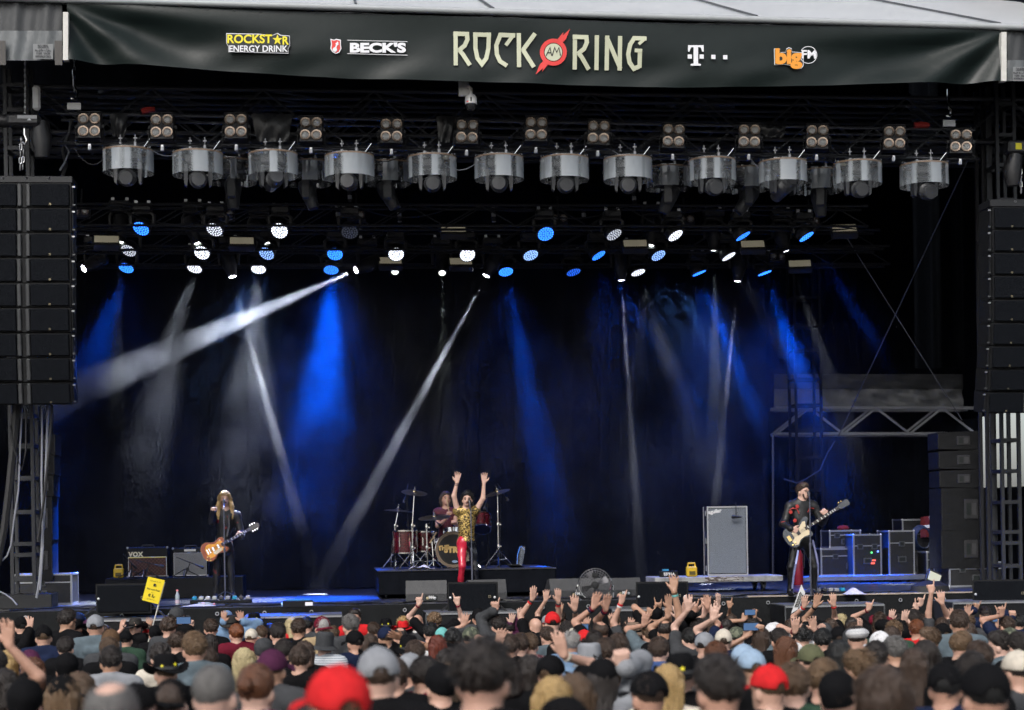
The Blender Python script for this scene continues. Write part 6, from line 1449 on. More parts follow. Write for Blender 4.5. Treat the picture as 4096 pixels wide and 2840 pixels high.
gu, Pg = performer('guitarist', 'guitarist with long blond hair in black jacket pointing at the crowd', Jg, g0, hR, {'l': ('point', (0, -1, .12), (0, -.1, -1), 1), 'r': ('grip', (-.55, .0, .6), (0, 1, .2), -1)}, [SKIN[2], JKT, TRS], (.05, -1, 0), 'rocker', 'blond', 1, 1.08, sleeve=2, loose=.014, slim=.86, vest=True, skirt=.06)
face_bits(gu, Pg['head'], hR, 'light', True, True)
mic_stand((P(*q1(1482, 1330), Yg-.45).x, Yg-.45, FZ), Vector(Jg['head'].tolist())+Vector((-.005, -.20, -.085)), 'slim straight microphone stand before the guitarist', col=mat('stand_steel', (.16, .17, .22), .3, .8), disc=False)
# --- guitars: local u along the neck, v across, w out of the face
def guitar(name, label, body_out, tail, tip, Yw, scale, mats, kind):
    """tail and tip: world points of body end and head tip"""
    tail, tip = Vector(tail), Vector(tip); u = (tip-tail).normalized(); w = Vector((-.12, -1, .22)); w = (w-u*w.dot(u)).normalized(); v = w.cross(u)
    M_ = Matrix(((u.x, v.x, w.x, tail.x), (u.y, v.y, w.y, tail.y), (u.z, v.z, w.z, tail.z), (0, 0, 0, 1)))
    t = empty(name); t.matrix_world = M_; tag(t, label, 'guitar'); L = (tip-tail).length; XY = Matrix.Rotation(pi/2, 4, 'X')   # prism xz -> xy
    def flat(poly, z0, th, m_, nm, par=t):
        b_ = MB(); n = len(poly); b_.add([(x, y, z0) for x, y in poly]+[(x, y, z0+th) for x, y in poly], [])
        bm = bmesh.new(); vs = [bm.verts.new((x, y, 0)) for x, y in poly]; f = bm.faces.new(vs); f.normal_update(); bmesh.ops.triangulate(bm, faces=[f]); bm.verts.index_update(); tr = [[q.index for q in f.verts] for f in bm.faces]; bm.free()
        for f in tr: b_.f += [tuple(f), tuple(n+i for i in reversed(f))]
        b_.f += [(i, (i+1) % n, n+(i+1) % n, n+i) for i in range(n)]; b_.m = [0]*len(b_.f); return b_.build(nm, m_, par)
    # smooth closed outline
    pts = body_out; sm = []
    for i in range(len(pts)):
        p0, p1, p2, p3 = [Vector(pts[(i+k-1) % len(pts)]) for k in range(4)]
        for j in range(6):
            f = j/6; sm.append(tuple(.5*((2*p1)+(p2-p0)*f+(2*p0-5*p1+4*p2-p3)*f*f+(3*p1-p0-3*p2+p3)*f**3)))
    edge = flat(sm, -.045, .05, mats['edge'], 'body')
    cx = sum(p[0] for p in sm)/len(sm); cy = sum(p[1] for p in sm)/len(sm)
    flat([(cx+(x-cx)*.965, cy+(y-cy)*.965) for x, y in sm], .005, .004, mats['top'], 'top')
    if 'inner' in mats: flat([(cx+(x-cx)*.72, cy+(y-cy)*.70) for x, y in sm], .009, .0015, mats['inner'], 'top_centre')  # amber centre of the sunburst finish
    nb = mats['neck0']; ne = L-.19
    MB().box(((nb+ne)/2, 0, .012), (ne-nb, .052, .022), bev=.004).build('fingerboard', mat('rosewood', (.025, .014, .010), .4), t); MB().box(((nb+ne)/2+.03, 0, -.008), (ne-nb-.06, .046, .02), bev=.006).build('neck', mats['neck'], t)
    for k in range(9): x = nb+.05+(ne-nb-.08)*(1-.94**(k*2.2))/(1-.94**20); block('inlay', (x, 0, .0236), (.016, .034, .001), mat('pearl', (.6, .6, .55), .3, var=0), t)
    hw = .045 if kind == 'six' else .05
    flat([(ne, -.024), (ne+.03, -hw*.8), (L-.02, -hw), (L, -.02), (L-.01, .0), (L, .02), (L-.02, hw), (ne+.03, hw*.8), (ne, .024)], -.004, .016, mats['head'], 'headstock')
    n = 3 if kind == 'six' else 2
    for s_ in ((-1, 1) if kind == 'six' else (1, 1)):
        for k in range(n): 
            x = ne+.045+k*.042+(.08 if (kind != 'six' and s_ and k > 9) else 0); MB().lathe([(.006, -.004), (.012, .0), (.012, .008), (.001, .01)], 8, Matrix.Translation((x, s_*(hw+.012), .004))).build('tuning_peg', CHR if kind == 'six' else mat('gold_metal', (.62, .45, .18), .25, .95), t)
    for k in range(6 if kind == 'six' else 4): y = (k-(2.5 if kind == 'six' else 1.5))*(.007 if kind == 'six' else .011); rod('string', (mats['br'], y*1.25, .028), (ne+.02, y, .026), .0012, CHR, t, 4)
    return t, flat
lp = [(0, 0), (.01, .09), (.06, .155), (.14, .168), (.21, .130), (.27, .105), (.33, .118), (.385, .132), (.43, .105), (.445, .05), (.44, .0), (.425, -.03), (.40, -.045), (.43, -.075), (.445, -.105), (.42, -.132), (.37, -.138), (.30, -.112), (.24, -.112), (.19, -.140), (.13, -.168), (.06, -.155), (.01, -.09)]
SBT = mat('sunburst_amber', (.80, .33, .015), .3, var=.25, scale=7, coat=.15, spec=.3); SBE = mat('sunburst_edge', (.30, .05, .008), .3, var=.15, coat=.15, spec=.3); GLW = mat('sunburst_gold', (.72, .34, .06), .18, var=.25, scale=9, coat=.7)
gt, flat = guitar('electric_guitar', 'amber sunburst single-cutaway electric guitar hanging on the guitarist', lp, G(1332, 1022, -.24), G(1704, 818, -.30), Yg, 1, {'edge': mat('cream_binding', (.28, .10, .03), .3), 'top': SBE, 'inner': SBT, 'neck': mat('mahogany', (.16, .05, .02), .35), 'neck0': .36, 'head': mat('head_black', (.02, .02, .02), .25), 'br': .14}, 'six')
for x in (.21, .305): MB().box((x, 0, .018), (.036, .072, .014), bev=.003).build('pickup', CHR, gt); 
block('bridge', (.145, 0, .020), (.016, .085, .012), CHR, gt); block('tailpiece', (.105, 0, .020), (.016, .09, .012), CHR, gt)
flat([(.19, -.04), (.36, -.04), (.34, -.085), (.22, -.11), (.18, -.08)], .016, .003, mat('guard_cream', (.62, .52, .36), .4, var=.04), 'pickguard')
for x, y in ((.06, -.075), (.10, -.115), (.035, -.12), (.085, -.15)): MB().lathe([(.013, 0), (.013, .012), (.001, .014)], 10, Matrix.Translation((x, y, .011))).build('knob', mat('knob_gold', (.55, .36, .10), .25, .4), gt)
MB().lathe([(.015, 0), (.015, .003), (.001, .003)], 12, Matrix.Translation((.37, .085, .011))).build('toggle_plate', _MATS['guard_cream'], gt)
stp = MB(); ps = [Vector(p) for p in (G(1502, 745, -.10), G(1506, 830, -.15), G(1492, 900, -.22))]
stp.tube(ps, .022, 4); tag(stp.build('guitar_strap', mat('strap_black', (.01, .01, .011), .5)), 'black strap crossing the guitarist chest to the sunburst guitar', 'strap')
# --- bass player
b0 = PZ(803, 596.5, FZ); Yb_ = b0.y
B3 = lambda x, y, dy=0.0: V3(P(*q3(x, y), Yb_+dy))
Jb = dict(head=B3(942, 560, -.02), neck=B3(935, 628), chest=B3(932, 715), hip=B3(935, 865), sl=B3(862, 655), sr=B3(1006, 655), el=B3(822, 760, -.05), wl=B3(872, 795, -.25), er=B3(1062, 752, -.06), wr=B3(1088, 712, -.27),
          hl=B3(898, 885), hr=B3(972, 885), kl=B3(868, 1030, -.04), kr=B3(1012, 1030, -.06), al=B3(862, 1180), ar=B3(1010, 1170))
Jb['al'][2] = Jb['ar'][2] = FZ+.085
JK2 = mat('jacket_black', (.010, .010, .011), .5, var=.2); LTH = pattern('leather_stripe', (.008, .008, .009), [(.008, .008, .009)], 'stripes', 1, rough=.28)
hR = Rz(pi+radians(32)) @ Rx(radians(3))
ba, Pb = performer('bassist', 'bass player with brown hair in black jacket with red trim, singing', Jb, b0, hR, {'l': ('relax', (.75, -.1, -.25), (0, 1, .1), 1), 'r': ('grip', (-.5, .0, .65), (0, 1, .2), -1)}, [SKIN[2], JK2, LTH], (.15, -1, 0), 'short', 'brown', 1, 1.05, sleeve=2, loose=.014, slim=.88, vest=True)
face_bits(ba, Pb['head'], hR, 'brown', True)
RTR = mat('trim_red', (.42, .035, .03), .45, var=.1); fb = V3(b0)
def onb(x, y, dy): return Vector((B3(x, y, dy)-fb).tolist())
for k, (x, y, dy) in enumerate(((866, 690, -.125), (906, 655, -.115), (892, 742, -.135))): MB().lathe([(.001, .004), (.028, .003), (.03, 0)], 14, Matrix.Translation(onb(x, y, dy)) @ MX).build('red_disc', RTR, ba)
MB().tube([onb(858, 675, -.10), onb(880, 665, -.12), onb(905, 672, -.13), onb(918, 700, -.14)], .008, 5).build('red_piping', RTR, ba); MB().tube([onb(1008, 668, -.10), onb(985, 665, -.12), onb(970, 690, -.14)], .008, 5).build('red_piping', RTR, ba)
for d_ in (0, 12): MB().tube([onb(808, 752+d_, -.10), onb(826, 748+d_, -.13), onb(842, 756+d_, -.12)], .007, 5).build('red_cuff', RTR, ba)
STP = mat('silver_stripe', (.42, .45, .75), .22, .6)
MB().tube([onb(912, 925, -.08), onb(897, 1010, -.105), onb(884, 1080, -.08), onb(876, 1160, -.05)], .02, 5).build('side_stripe', STP, ba); MB().tube([onb(1000, 860, -.10), onb(1018, 930, -.10), onb(1034, 1010, -.10), onb(1033, 1100, -.05)], .02, 5).build('side_stripe', STP, ba)
bsh = [(0, .03), (.015, .11), (.07, .155), (.14, .150), (.21, .108), (.27, .100), (.34, .132), (.41, .165), (.455, .150), (.46, .11), (.41, .07), (.385, .03), (.385, -.03), (.39, -.06), (.40, -.11), (.37, -.145), (.30, -.120), (.24, -.105), (.18, -.125), (.12, -.165), (.05, -.150), (.01, -.08)]
bt, flat = guitar('bass_guitar', 'dark bass guitar with cream guard held by the bass player', bsh, B3(838, 868, -.24), B3(1224, 622, -.32), Yb_, 1, {'edge': mat('bass_body', (.02, .026, .034), .25, coat=.5), 'top': mat('bass_top', (.022, .03, .040), .25, coat=.5), 'neck': mat('maple', (.45, .28, .12), .4), 'neck0': .34, 'head': _MATS['bass_body'] if 'bass_body' in _MATS else BKM, 'br': .07}, 'four')
flat([(.08, -.13), (.13, -.145), (.19, -.10), (.27, -.09), (.35, -.11), (.375, -.07), (.37, .04), (.40, .10), (.36, .115), (.29, .075), (.24, .06), (.13, .055), (.13, -.03), (.07, -.06)], .010, .003, mat('guard_pale', (.60, .50, .33), .4, var=.05), 'pickguard')
GDM = mat('gold_metal', (.62, .45, .18), .25, .95)
block('bridge', (.06, 0, .018), (.05, .085, .012), GDM, bt); block('pickup', (.22, .01, .018), (.05, .075, .012), mat('pickup_black', (.01, .01, .01), .4), bt)
for x, y in ((.10, -.10), (.05, -.11)): MB().lathe([(.014, 0), (.014, .012), (.001, .014)], 10, Matrix.Translation((x, y, .012))).build('knob', GDM, bt)
mic_stand((P(*q3(990, 1195), Yb_-.42).x, Yb_-.42, FZ), Vector(Jb['head'].tolist())+Vector((.045, -.17, -.075)), 'slim straight microphone stand before the bass player', col=_MATS['stand_steel'])
# --- singer
s0 = PZ(468, 597.5, FZ); Ys = s0.y
Sg = lambda x, y, dy=0.0: V3(P(*q2(x, y), Ys+dy))
Js = dict(head=Sg(935, 322, -.03), neck=Sg(930, 398), chest=Sg(932, 470), hip=Sg(928, 605), sl=Sg(872, 402), sr=Sg(992, 400), el=Sg(848, 302, -.04), wl=Sg(868, 214, -.06), er=Sg(1040, 318, -.04), wr=Sg(1046, 218, -.05),
          hl=Sg(900, 618), hr=Sg(962, 618), kl=Sg(902, 765, -.14), kr=Sg(990, 790, -.02), al=Sg(884, 925, .06), ar=Sg(1008, 930, .05))
Js['al'][2] = Js['ar'][2] = FZ+.085
SEQ = pattern('gold_sequins', (.015, .012, .008), [(.62, .42, .12)], 'sequin', 75, rough=.34, metal=.5)
REDL = mat('red_leather', (.56, .022, .05), .28, var=.15, coat=.3); BLKL = mat('black_patent', (.008, .009, .014), .16, var=.1, coat=.4)
hR = Rz(pi+radians(-6)) @ Rx(radians(6))
si, Ps = performer('singer', 'singer in gold sequin top and red trousers raising both arms', Js, s0, hR, {'l': ('open', (.12, -.05, 1), (0, -1, .1), -1), 'r': ('open', (.02, -.05, 1), (0, -1, .1), 1)}, [SKIN[2], SEQ, REDL, BLKL], (-.1, -1, 0), 'mid', 'black', 1, 1.12, sleeve=0, loose=.014, slim=.92, split_legs=True, hem=-.005)
face_bits(si, Ps['head'], hR, 'black', False, True); hair_obj('tuft', 'black', si, Vector(Ps['head'].tolist()), hR, 1).scale = (1.08,)*3
BRC = mat('bracelet', (.05, .03, .025), .5, var=.3)
for k, f in enumerate((.80, .90)): q = Ps['el']+(Ps['wl']-Ps['el'])*f; MB().lathe([(.030, -.006), (.033, 0), (.030, .006)], 12, Matrix.Translation(Vector(q.tolist()))).build('bracelet', BRC, si, smooth=True)
mic_stand((P(*q2(970, 960), Ys-.35).x, Ys-.35, FZ), Vector(Js['head'].tolist())+Vector((.03, -.15, -.085)), 'slim straight microphone stand before the singer', col=_MATS['stand_steel'])
# --- drummer, seated behind the kit
Yd_ = Yk+.95; d0 = Vector((kp(800, 600, Yd_).x, Yd_, RZ))
Dr = lambda x, y, dy=0.0: V3(P(*q2(x, y), Yd_+dy))
Jd = dict(head=Dr(795, 318, -.02), neck=Dr(795, 398), chest=Dr(795, 470), hip=Dr(795, 585, .05), sl=Dr(738, 412), sr=Dr(852, 412), el=Dr(742, 500, -.12), wl=Dr(812, 440, -.32), er=Dr(872, 510, -.1), wr=Dr(852, 480, -.34),
          hl=Dr(768, 600), hr=Dr(822, 600), kl=Dr(738, 610, -.36), kr=Dr(858, 610, -.36), al=Dr(742, 700, -.34), ar=Dr(856, 700, -.34))
Jd['al'][2] = Jd['ar'][2] = RZ+.085
VST = mat('wine_vest', (.075, .010, .018), .8, var=.3, scale=40)
hR = Rz(pi+radians(14)) @ Rx(radians(10))
dr, Pd = performer('drummer', 'drummer with long brown hair in wine red vest lifting a drumstick', Jd, d0, hR, {'l': ('grip', (.1, -.4, .8), (.3, -1, 0), -1), 'r': ('grip', (-.1, -.6, .3), (0, -.3, -1), -1)}, [SKIN[1], VST, JK2], (.0, -1, 0), 'mid', 'brown', 2, 1.06, sleeve=0, loose=.012, slim=.9, vest=True)
face_bits(dr, Pd['head'], hR, 'brown')
hw_ = Vector(Jd['wl'].tolist()); tag(rod('drumstick', hw_+Vector((.02, -.06, .02)), P(*q2(797, 308), Yd_-.40), .009, mat('stick_wood', (.5, .36, .2), .6)), 'pale drumstick held upright before the drummer face', 'drumstick')
t = empty('drum_stool', (d0.x, Yd_+.05, RZ)); tag(t, 'round black drum stool under the drummer', 'stool'); zt = Jd['hip'][2]-RZ-.13
MB().lathe([(.001, zt), (.17, zt), (.18, zt-.03), (.17, zt-.07), (.001, zt-.07)], 18).build('seat', CAB, t, smooth=True); rod('post', (0, 0, .05), (0, 0, zt-.06), .02, CHR, t)
for k in range(3): a = 2.1*k; rod('leg', (0, 0, .25), (.24*cos(a), .24*sin(a), .01), .011, CHR, t)
# ------------------------------------------------------------------ the crowd
FAB = {'black': (.0065, .0065, .0075), 'navy': (.012, .018, .045), 'grey': (.24, .25, .27), 'dgrey': (.05, .052, .056), 'maroon': (.13, .012, .025), 'red': (.55, .022, .025), 'white': (.62, .62, .63), 'denim': (.16, .25, .38), 'blue': (.045, .08, .20), 'green': (.03, .06, .04), 'olive': (.10, .105, .06), 'tan': (.36, .27, .16), 'teal': (.15, .42, .40), 'purple': (.07, .02, .05), 'cream': (.55, .50, .42), 'brown': (.10, .06, .035), 'lblue': (.28, .38, .50), 'camo': (.06, .07, .045), 'leather': (.035, .033, .031), 'taupe': (.17, .12, .09), 'slate': (.10, .13, .15)}
def fab(c): return mat('fabric_'+c, FAB[c], .85, var=.18, scale=14, bump=.25, bscale=170, spec=.07)
STRIPE = pattern('striped_knit', (.50, .52, .54), [(.16, .20, .25)], 'stripes', 42, width=.38)
PLAID = pattern('plaid_shirt', (.10, .02, .028), [(.025, .018, .03), (.22, .16, .17)], 'plaid', 16, width=.3)
CAMO = pattern('camo_cloth', (.05, .06, .04), [(.14, .15, .10)], 'patches', 22, width=.5)
WPL2 = pattern('plaid_cap', (.55, .55, .55), [(.38, .39, .41), (.46, .46, .47)], 'plaid', 34, width=.3)
def top_mat(c): return STRIPE if c == 'striped' else PLAID if c == 'plaid' else CAMO if c == 'camo' else fab(c)
HP = {}
def sheet(fn, nu, nv, th=.004):
    b = MB(); b.grid(fn, nu, nv); n = len(b.v); b.v += [(x, y, z-th) for x, y, z in b.v]; b.f += [tuple(n+i for i in reversed(f)) for f in list(b.f)]; b.m = [0]*len(b.f); return b
def hat_meshes():
    m0 = fab('black')
    S = Sdf((-.13, -.15, -.05), (.13, .15, .16), .006); S.ell((0, -.010, .026), (.0905, .112, .104), None, .01); S.plane((0, 0, .012), (0, .06, -1)); S.ell((0, -.112, .008), (.036, .03, .036), None, .006, True); HP['cap'] = S.mesh('cap_crown', m0)
    def br(u, v): a = (u-.5)*2.3; r = v*.072*cos(a*.62); return (sin(a)*(.085+r*.75), .012+cos(a)*(.092+r*1.0), .018-.018*abs(sin(a))**2*(.6+v)-.010*v)
    HP['cap_brim'] = sheet(br, 16, 5, .005).mesh('cap_brim', m0, 'all')
    HP['cap_button'] = MB().lathe([(.009, 0), (.007, .005), (.001, .007)], 8, Matrix.Translation((0, -.010, .129))).mesh('cap_button', m0, True)
    sm = MB()
    for k in range(3):
        a = k*pi/3+pi/6; sm.tube([(.0915*cos(a)*cos(t), -.010+.113*sin(a)*cos(t), .026+.1045*sin(t)) for t in np.linspace(.0, pi, 17)], .0016, 4)
    HP['cap_seam'] = sm.mesh('cap_seam', m0)
    S = Sdf((-.13, -.15, -.07), (.13, .15, .17), .006); S.ell((0, -.012, .032), (.092, .112, .108), None, .01); S.wrinkle(.0025, 9, 9, 75, 1); S.plane((0, 0, -.022), (0, .25, -1)); HP['beanie'] = S.mesh('beanie', m0)
    def lathe_hat(prof, brim, n=40):
        b = MB(); k = len(prof)
        b.grid(lambda u, v: prof_pt(prof, u, v), n, 12); return b
    def prof_pt(prof, u, v):
        a = 2*pi*u; t = v*(len(prof)-1); i = min(int(t), len(prof)-2); f = t-i; r = prof[i][0]*(1-f)+prof[i+1][0]*f; z = prof[i][1]*(1-f)+prof[i+1][1]*f
        pin = 1-.22*max(0, sin(a))**6*max(0, (z-.06)/.08) if z > .06 else 1
        dent = -.03*math.exp(-((r*cos(a)/.03)**2))*max(0, (.075-r)/.075)*(1 if z > .07 else 0)
        return (r*.86*cos(a)*pin, -.008+r*1.05*sin(a)*pin, z+dent)
    crown = [(.108, .012), (.106, .03), (.100, .08), (.092, .115), (.075, .135), (.04, .140), (.001, .136)]
    HP['crown'] = lathe_hat(crown, 0).mesh('hat_crown', m0, 'all')
    low = [(.112, -.005), (.110, .03), (.108, .085), (.104, .118), (.086, .136), (.04, .142), (.001, .143)]
    HP['low_crown'] = lathe_hat(low, 0).mesh('hat_low_crown', m0, 'all')
    def brim(R1, curl, droop):
        def f(u, v):
            a = 2*pi*u; r = .104+(R1-.104)*v; return (r*.90*cos(a)*(1-.18*curl*v*abs(cos(a))), -.008+r*1.05*sin(a), .014+curl*.085*v*v*abs(cos(a))**2-curl*.035*v*abs(sin(a))-droop*v)
        return f
    HP['fedora_brim'] = sheet(brim(.150, .15, -.012), 40, 4).mesh('fedora_brim', m0, 'all'); HP['cowboy_brim'] = sheet(brim(.205, .75, .0), 44, 6).mesh('cowboy_brim', m0, 'all'); HP['straw_brim'] = sheet(brim(.235, .35, -.01), 44, 6).mesh('straw_brim', m0, 'all'); HP['bucket_brim'] = sheet(lambda u, v: (lambda a, r: (r*.88*cos(a), -.008+r*1.04*sin(a), -.004-.038*v))(2*pi*u, .108+.055*v), 40, 4).mesh('bucket_brim', m0, 'all')
    HP['band'] = MB().grid(lambda u, v: (.1085*.86*cos(2*pi*u), -.008+.1085*1.05*sin(2*pi*u), .018+.022*v), 40, 1).mesh('hat_band', m0, 'all')
    S = Sdf((-.15, -.18, -.05), (.15, .2, .14), .006); S.ell((0, .005, .045), (.106, .135, .052), None, .02); S.ell((0, -.015, .035), (.088, .11, .06), None, .02); S.plane((0, 0, .008), (0, .1, -1)); HP['flat'] = S.mesh('flat_cap', m0)
    st = MB(); st.add([((.019 if i % 2 == 0 else .008)*sin(i*pi/5), 0, (.019 if i % 2 == 0 else .008)*cos(i*pi/5)) for i in range(10)], [tuple(range(10))]); HP['star'] = st.mesh('star_badge', YEL)
hat_meshes()
def hat_obj(kind, c, parent, loc, R, turn=0.0):
    m = WPL2 if c == 'plaid' else CAMO if c == 'camo' else fab(c); E = (Matrix(np.array(R).tolist()) @ Matrix.Rotation(turn, 3, 'Z')).to_euler()
    main = {'cap': 'cap', 'capb': 'cap', 'beanie': 'beanie', 'fedora': 'crown', 'cowboy': 'crown', 'straw': 'crown', 'bucket': 'low_crown', 'flat': 'flat'}[kind]
    o = inst({'cap': 'cap', 'capb': 'cap', 'beanie': 'beanie', 'flat': 'flat_cap'}.get(kind, 'hat'), HP[main], parent, loc, E); set_mat(o, m)
    def sub(n, k, mm=m, **kw): q = inst(n, HP[k], o, **kw); set_mat(q, mm); return q
    if kind in ('cap', 'capb'): sub('brim', 'cap_brim'); sub('button', 'cap_button'); sub('seam', 'cap_seam')
    elif kind in ('fedora', 'cowboy', 'straw', 'bucket'):
        sub('brim', kind+'_brim')
        if kind != 'bucket': sub('hat_band', 'band', fab('black') if c != 'black' else fab('dgrey'))
        if kind == 'cowboy' and c == 'black': inst('star_badge', HP['star'], o, (.035, -.118, .055), (radians(-8), 0, .3)); inst('star_badge', HP['star'], o, (-.06, -.1, .045), (radians(-8), 0, -.6), .7)
    return o
# body prototypes for people with their arms down
def base_pose(sway=0.0):
    return dict(head=(0, .012, 1.64), neck=(0, -.01, 1.475), chest=(0, 0, 1.29), hip=(0, 0, .97), sl=(-.172, -.005, 1.438), sr=(.172, -.005, 1.438), el=(-.24, -.02, 1.14), wl=(-.22, .12, .93), er=(.24, -.02, 1.14), wr=(.22, .12, .93), hl=(-.09, 0, .93), hr=(.09, 0, .93), kl=(-.10, .02, .50), kr=(.10, .02, .50), al=(-.11, -.01, .085), ar=(.11, -.01, .085), R=np.eye(3))
HD0 = {'l': ('relax', (0, .35, -1), (1, 0, 0), 1), 'r': ('relax', (0, .35, -1), (-1, 0, 0), -1)}
BP = {}
for key, kw in (('tee', dict(sleeve=1, loose=.016)), ('hood', dict(sleeve=2, loose=.028, hood=True)), ('coat', dict(sleeve=2, loose=.026)), ('slim', dict(sleeve=1, loose=.010, slim=.86, fat=.85)), ('big', dict(sleeve=1, loose=.022, slim=1.15, fat=1.1, belly=.04))):
    BP[key] = make_person('crowd_'+key, base_pose(), .0125, [SKIN[0], fab('black'), fab('navy')], HD0, legs=(key == 'tee'), seed=len(key), **kw)
LEGS = BP['tee']['bottom'][0]
CROPS = {'A': (0, 2.0927), 'B': (1000, 2.0927), 'C': (2000, 2.0927), 'D': (3000, 2.1004)}
def cpx(c, x, y): o, s = CROPS[c]; return ((o+x/s)/4, (2300+y/s)/4)
REALW = {'short': .178, 'buzz': .162, 'bald': .165, 'none': .155, 'curly': .205, 'long': .20, 'wavy': .205, 'mid': .195, 'bun': .178, 'pony': .178, 'braid': .178, 'spiky': .19, 'tuft': .185, 'cap': .184, 'capb': .184, 'beanie': .186, 'fedora': .27, 'cowboy': .33, 'straw': .40, 'bucket': .29, 'flat': .214}
EXTRA = {'cowboy': .03, 'straw': .03, 'fedora': .03, 'bucket': .018, 'beanie': .028, 'cap': .018, 'capb': .018, 'flat': -.02, 'curly': .03, 'tuft': .03, 'spiky': .02, 'short': .012}
def solve_depth(px, py, w4, rw, ex):
    D0 = 1745*rw/w4; best = None
    for k in range(0, 80):
        for sg in (1, -1):
            D = D0*(1+sg*k*.0125)
            if not 4.2 < D < 25.4: continue
            p = PD(px, py, D); H = p.z-ground_z(p.y)-ex
            if p.y > -1.95: continue
            if 1.56 <= H <= 1.90: return D, p, H
    D = min(max(D0, 4.5), 24.4); p = PD(px, py, D); return D, p, min(max(p.z-ground_z(p.y)-ex, 1.5), 1.98)
HDESC = {'short': 'short %s hair', 'buzz': 'cropped %s hair', 'bald': 'thinning %s hair', 'none': 'bald head', 'curly': 'curly %s hair', 'long': 'long %s hair', 'wavy': 'long wavy %s hair', 'mid': 'chin-length %s hair', 'bun': '%s hair in a bun', 'pony': '%s ponytail', 'braid': 'braided %s hair', 'spiky': 'spiky %s hair', 'tuft': 'tousled %s hair', 'cap': '%s cap', 'capb': 'backward %s cap', 'beanie': '%s beanie', 'fedora': '%s fedora hat', 'cowboy': '%s cowboy hat', 'straw': '%s straw hat', 'bucket': '%s bucket hat', 'flat': '%s flat cap'}
CN = {'dark': 'dark brown', 'light': 'light brown', 'sand': 'sandy', 'bleach': 'bleached', 'dgrey': 'dark grey', 'lblue': 'pale blue', 'leather': 'dark leather', 'taupe': 'brown leather', 'denim': 'denim', 'camo': 'camouflage', 'plaid': 'white checked', 'copper': 'copper'}
PEOPLE = []
def person(spec):
    """crop x y width head:colour[/hair:colour] top[.body] [yaw=] [arms]"""
    f = spec.split(); c, x, y, w = f[0], float(f[1]), float(f[2]), float(f[3]); hs = f[4].split('/'); hk, hc = (hs[0].split(':')+[''])[:2]
    tc, bk = (f[5].split('.')+['tee'])[:2]; opt = dict(q.split('=') for q in f[6:] if '=' in q)
    px, py = cpx(c, x, y); D, p, H = solve_depth(px, py, w/CROPS[c][1]/4, REALW[hk], EXTRA.get(hk, 0)*1.0); s = H/1.75
    i = len(PEOPLE); rs = random.Random(i*13+5); yaw = radians(float(opt.get('yaw', rs.uniform(-30, 30)))); feet = Vector((p.x, p.y, ground_z(p.y)))
    R = Rz(yaw*.0+radians(float(opt.get('hy', rs.uniform(-10, 10))))) @ Rx(radians(float(opt.get('hp', rs.uniform(-5, 6))))) @ Ry(radians(float(opt.get('hr', rs.uniform(-6, 6)))))
    sk = SKIN[int(opt.get('skin', rs.choice([0, 1, 2, 0, 3])))]
    arms = opt.get('arms'); pose = base_pose(); pose['R'] = R; hd = np.array(pose['head'])
    if arms:
        Pj = {k: V3(v) for k, v in pose.items() if k != 'R'}; hands = dict(HD0); slv = {'tee': 1, 'slim': 1, 'big': 1}.get(bk, 2)
        for a in arms.split(','):
            q = a.split(':'); kind, hx, hy = q[0], float(q[1]), float(q[2]); dd = float(q[3]) if len(q) > 3 else -.05
            hpx = cpx(c, hx, hy); wp = P(hpx[0], hpx[1], p.y+dd*s); loc = (wp-feet)/s; loc = Rz(-yaw) @ V3(loc)
            sd = 'l' if loc[0] < 0 else 'r'
            if hands[sd][0] != 'relax': sd = 'r' if sd == 'l' else 'l'
            sx = -1 if sd == 'l' else 1; sh = V3(Pj['s'+sd])
            up = max(0, min(1, (loc[2]-1.3)/.5)); sh = sh+V3((-.02*sx, .01, .07*up)); Pj['s'+sd] = sh
            W = loc-V3((0, 0, .09)) if kind != 'flat' else loc
            dist = np.linalg.norm(W-sh); k_ = 1.0 if dist < .56 else min(1.25, dist/.56)
            e, W = arm_ik(sh, W, .30*k_, .265*k_, (sx*.30, .45, -.8)); Pj['e'+sd], Pj['w'+sd] = e, W
            fd = nrm(nrm(W-e)*.35+V3((rs.uniform(-.16, .16), .08, .9))) if kind != 'flat' else nrm(W-e)
            hands[sd] = (kind if kind != 'flat' else 'open', fd, (rs.uniform(-.35, .35), 1 if rs.random() < .65 or kind in ('point', 'fist') else -1, 0), -1 if sd == 'l' else 1)
            if hands[sd][2][1] < 0: hands[sd] = hands[sd][:3]+(-hands[sd][3],)
        Pj['R'] = R; kw = {'tee': dict(sleeve=1, loose=.016), 'slim': dict(sleeve=1, loose=.01, slim=.86, fat=.85), 'big': dict(sleeve=1, loose=.022, slim=1.12, fat=1.08), 'coat': dict(sleeve=2, loose=.024), 'hood': dict(sleeve=2, loose=.026, hood=True), 'vest': dict(sleeve=0, loose=.012)}[bk]
        for k in ('kl', 'kr', 'al', 'ar'): Pj[k] = V3((Pj[k][0], Pj[k][1], .85))
        ms = make_person('crowd', Pj, .0115, [sk, top_mat(tc), fab('navy')], hands, legs=False, seed=i, **kw)
        body = bpy.data.objects.new('person', ms['skin']); top = ms['top']
    else:
        Pj = None; body = bpy.data.objects.new('person', BP[bk]['skin']); top = BP[bk]['top']
    body.location = feet; body.rotation_euler = (0, 0, yaw) if arms else (rs.uniform(-.012, .012), rs.uniform(-.012, .012), yaw); body.scale = (s, s, s); link(body)
    if not arms: set_mat(body, sk)
    t = inst('hoodie' if bk == 'hood' else 'jacket' if bk == 'coat' else 'shirt', top, body); set_mat(t, top_mat(tc))
    l = inst('trousers', LEGS, body); set_mat(l, fab(rs.choice(['black', 'navy', 'dgrey', 'blue'])))
    loc = Vector(hd.tolist()); hair = hs[1] if len(hs) > 1 else None
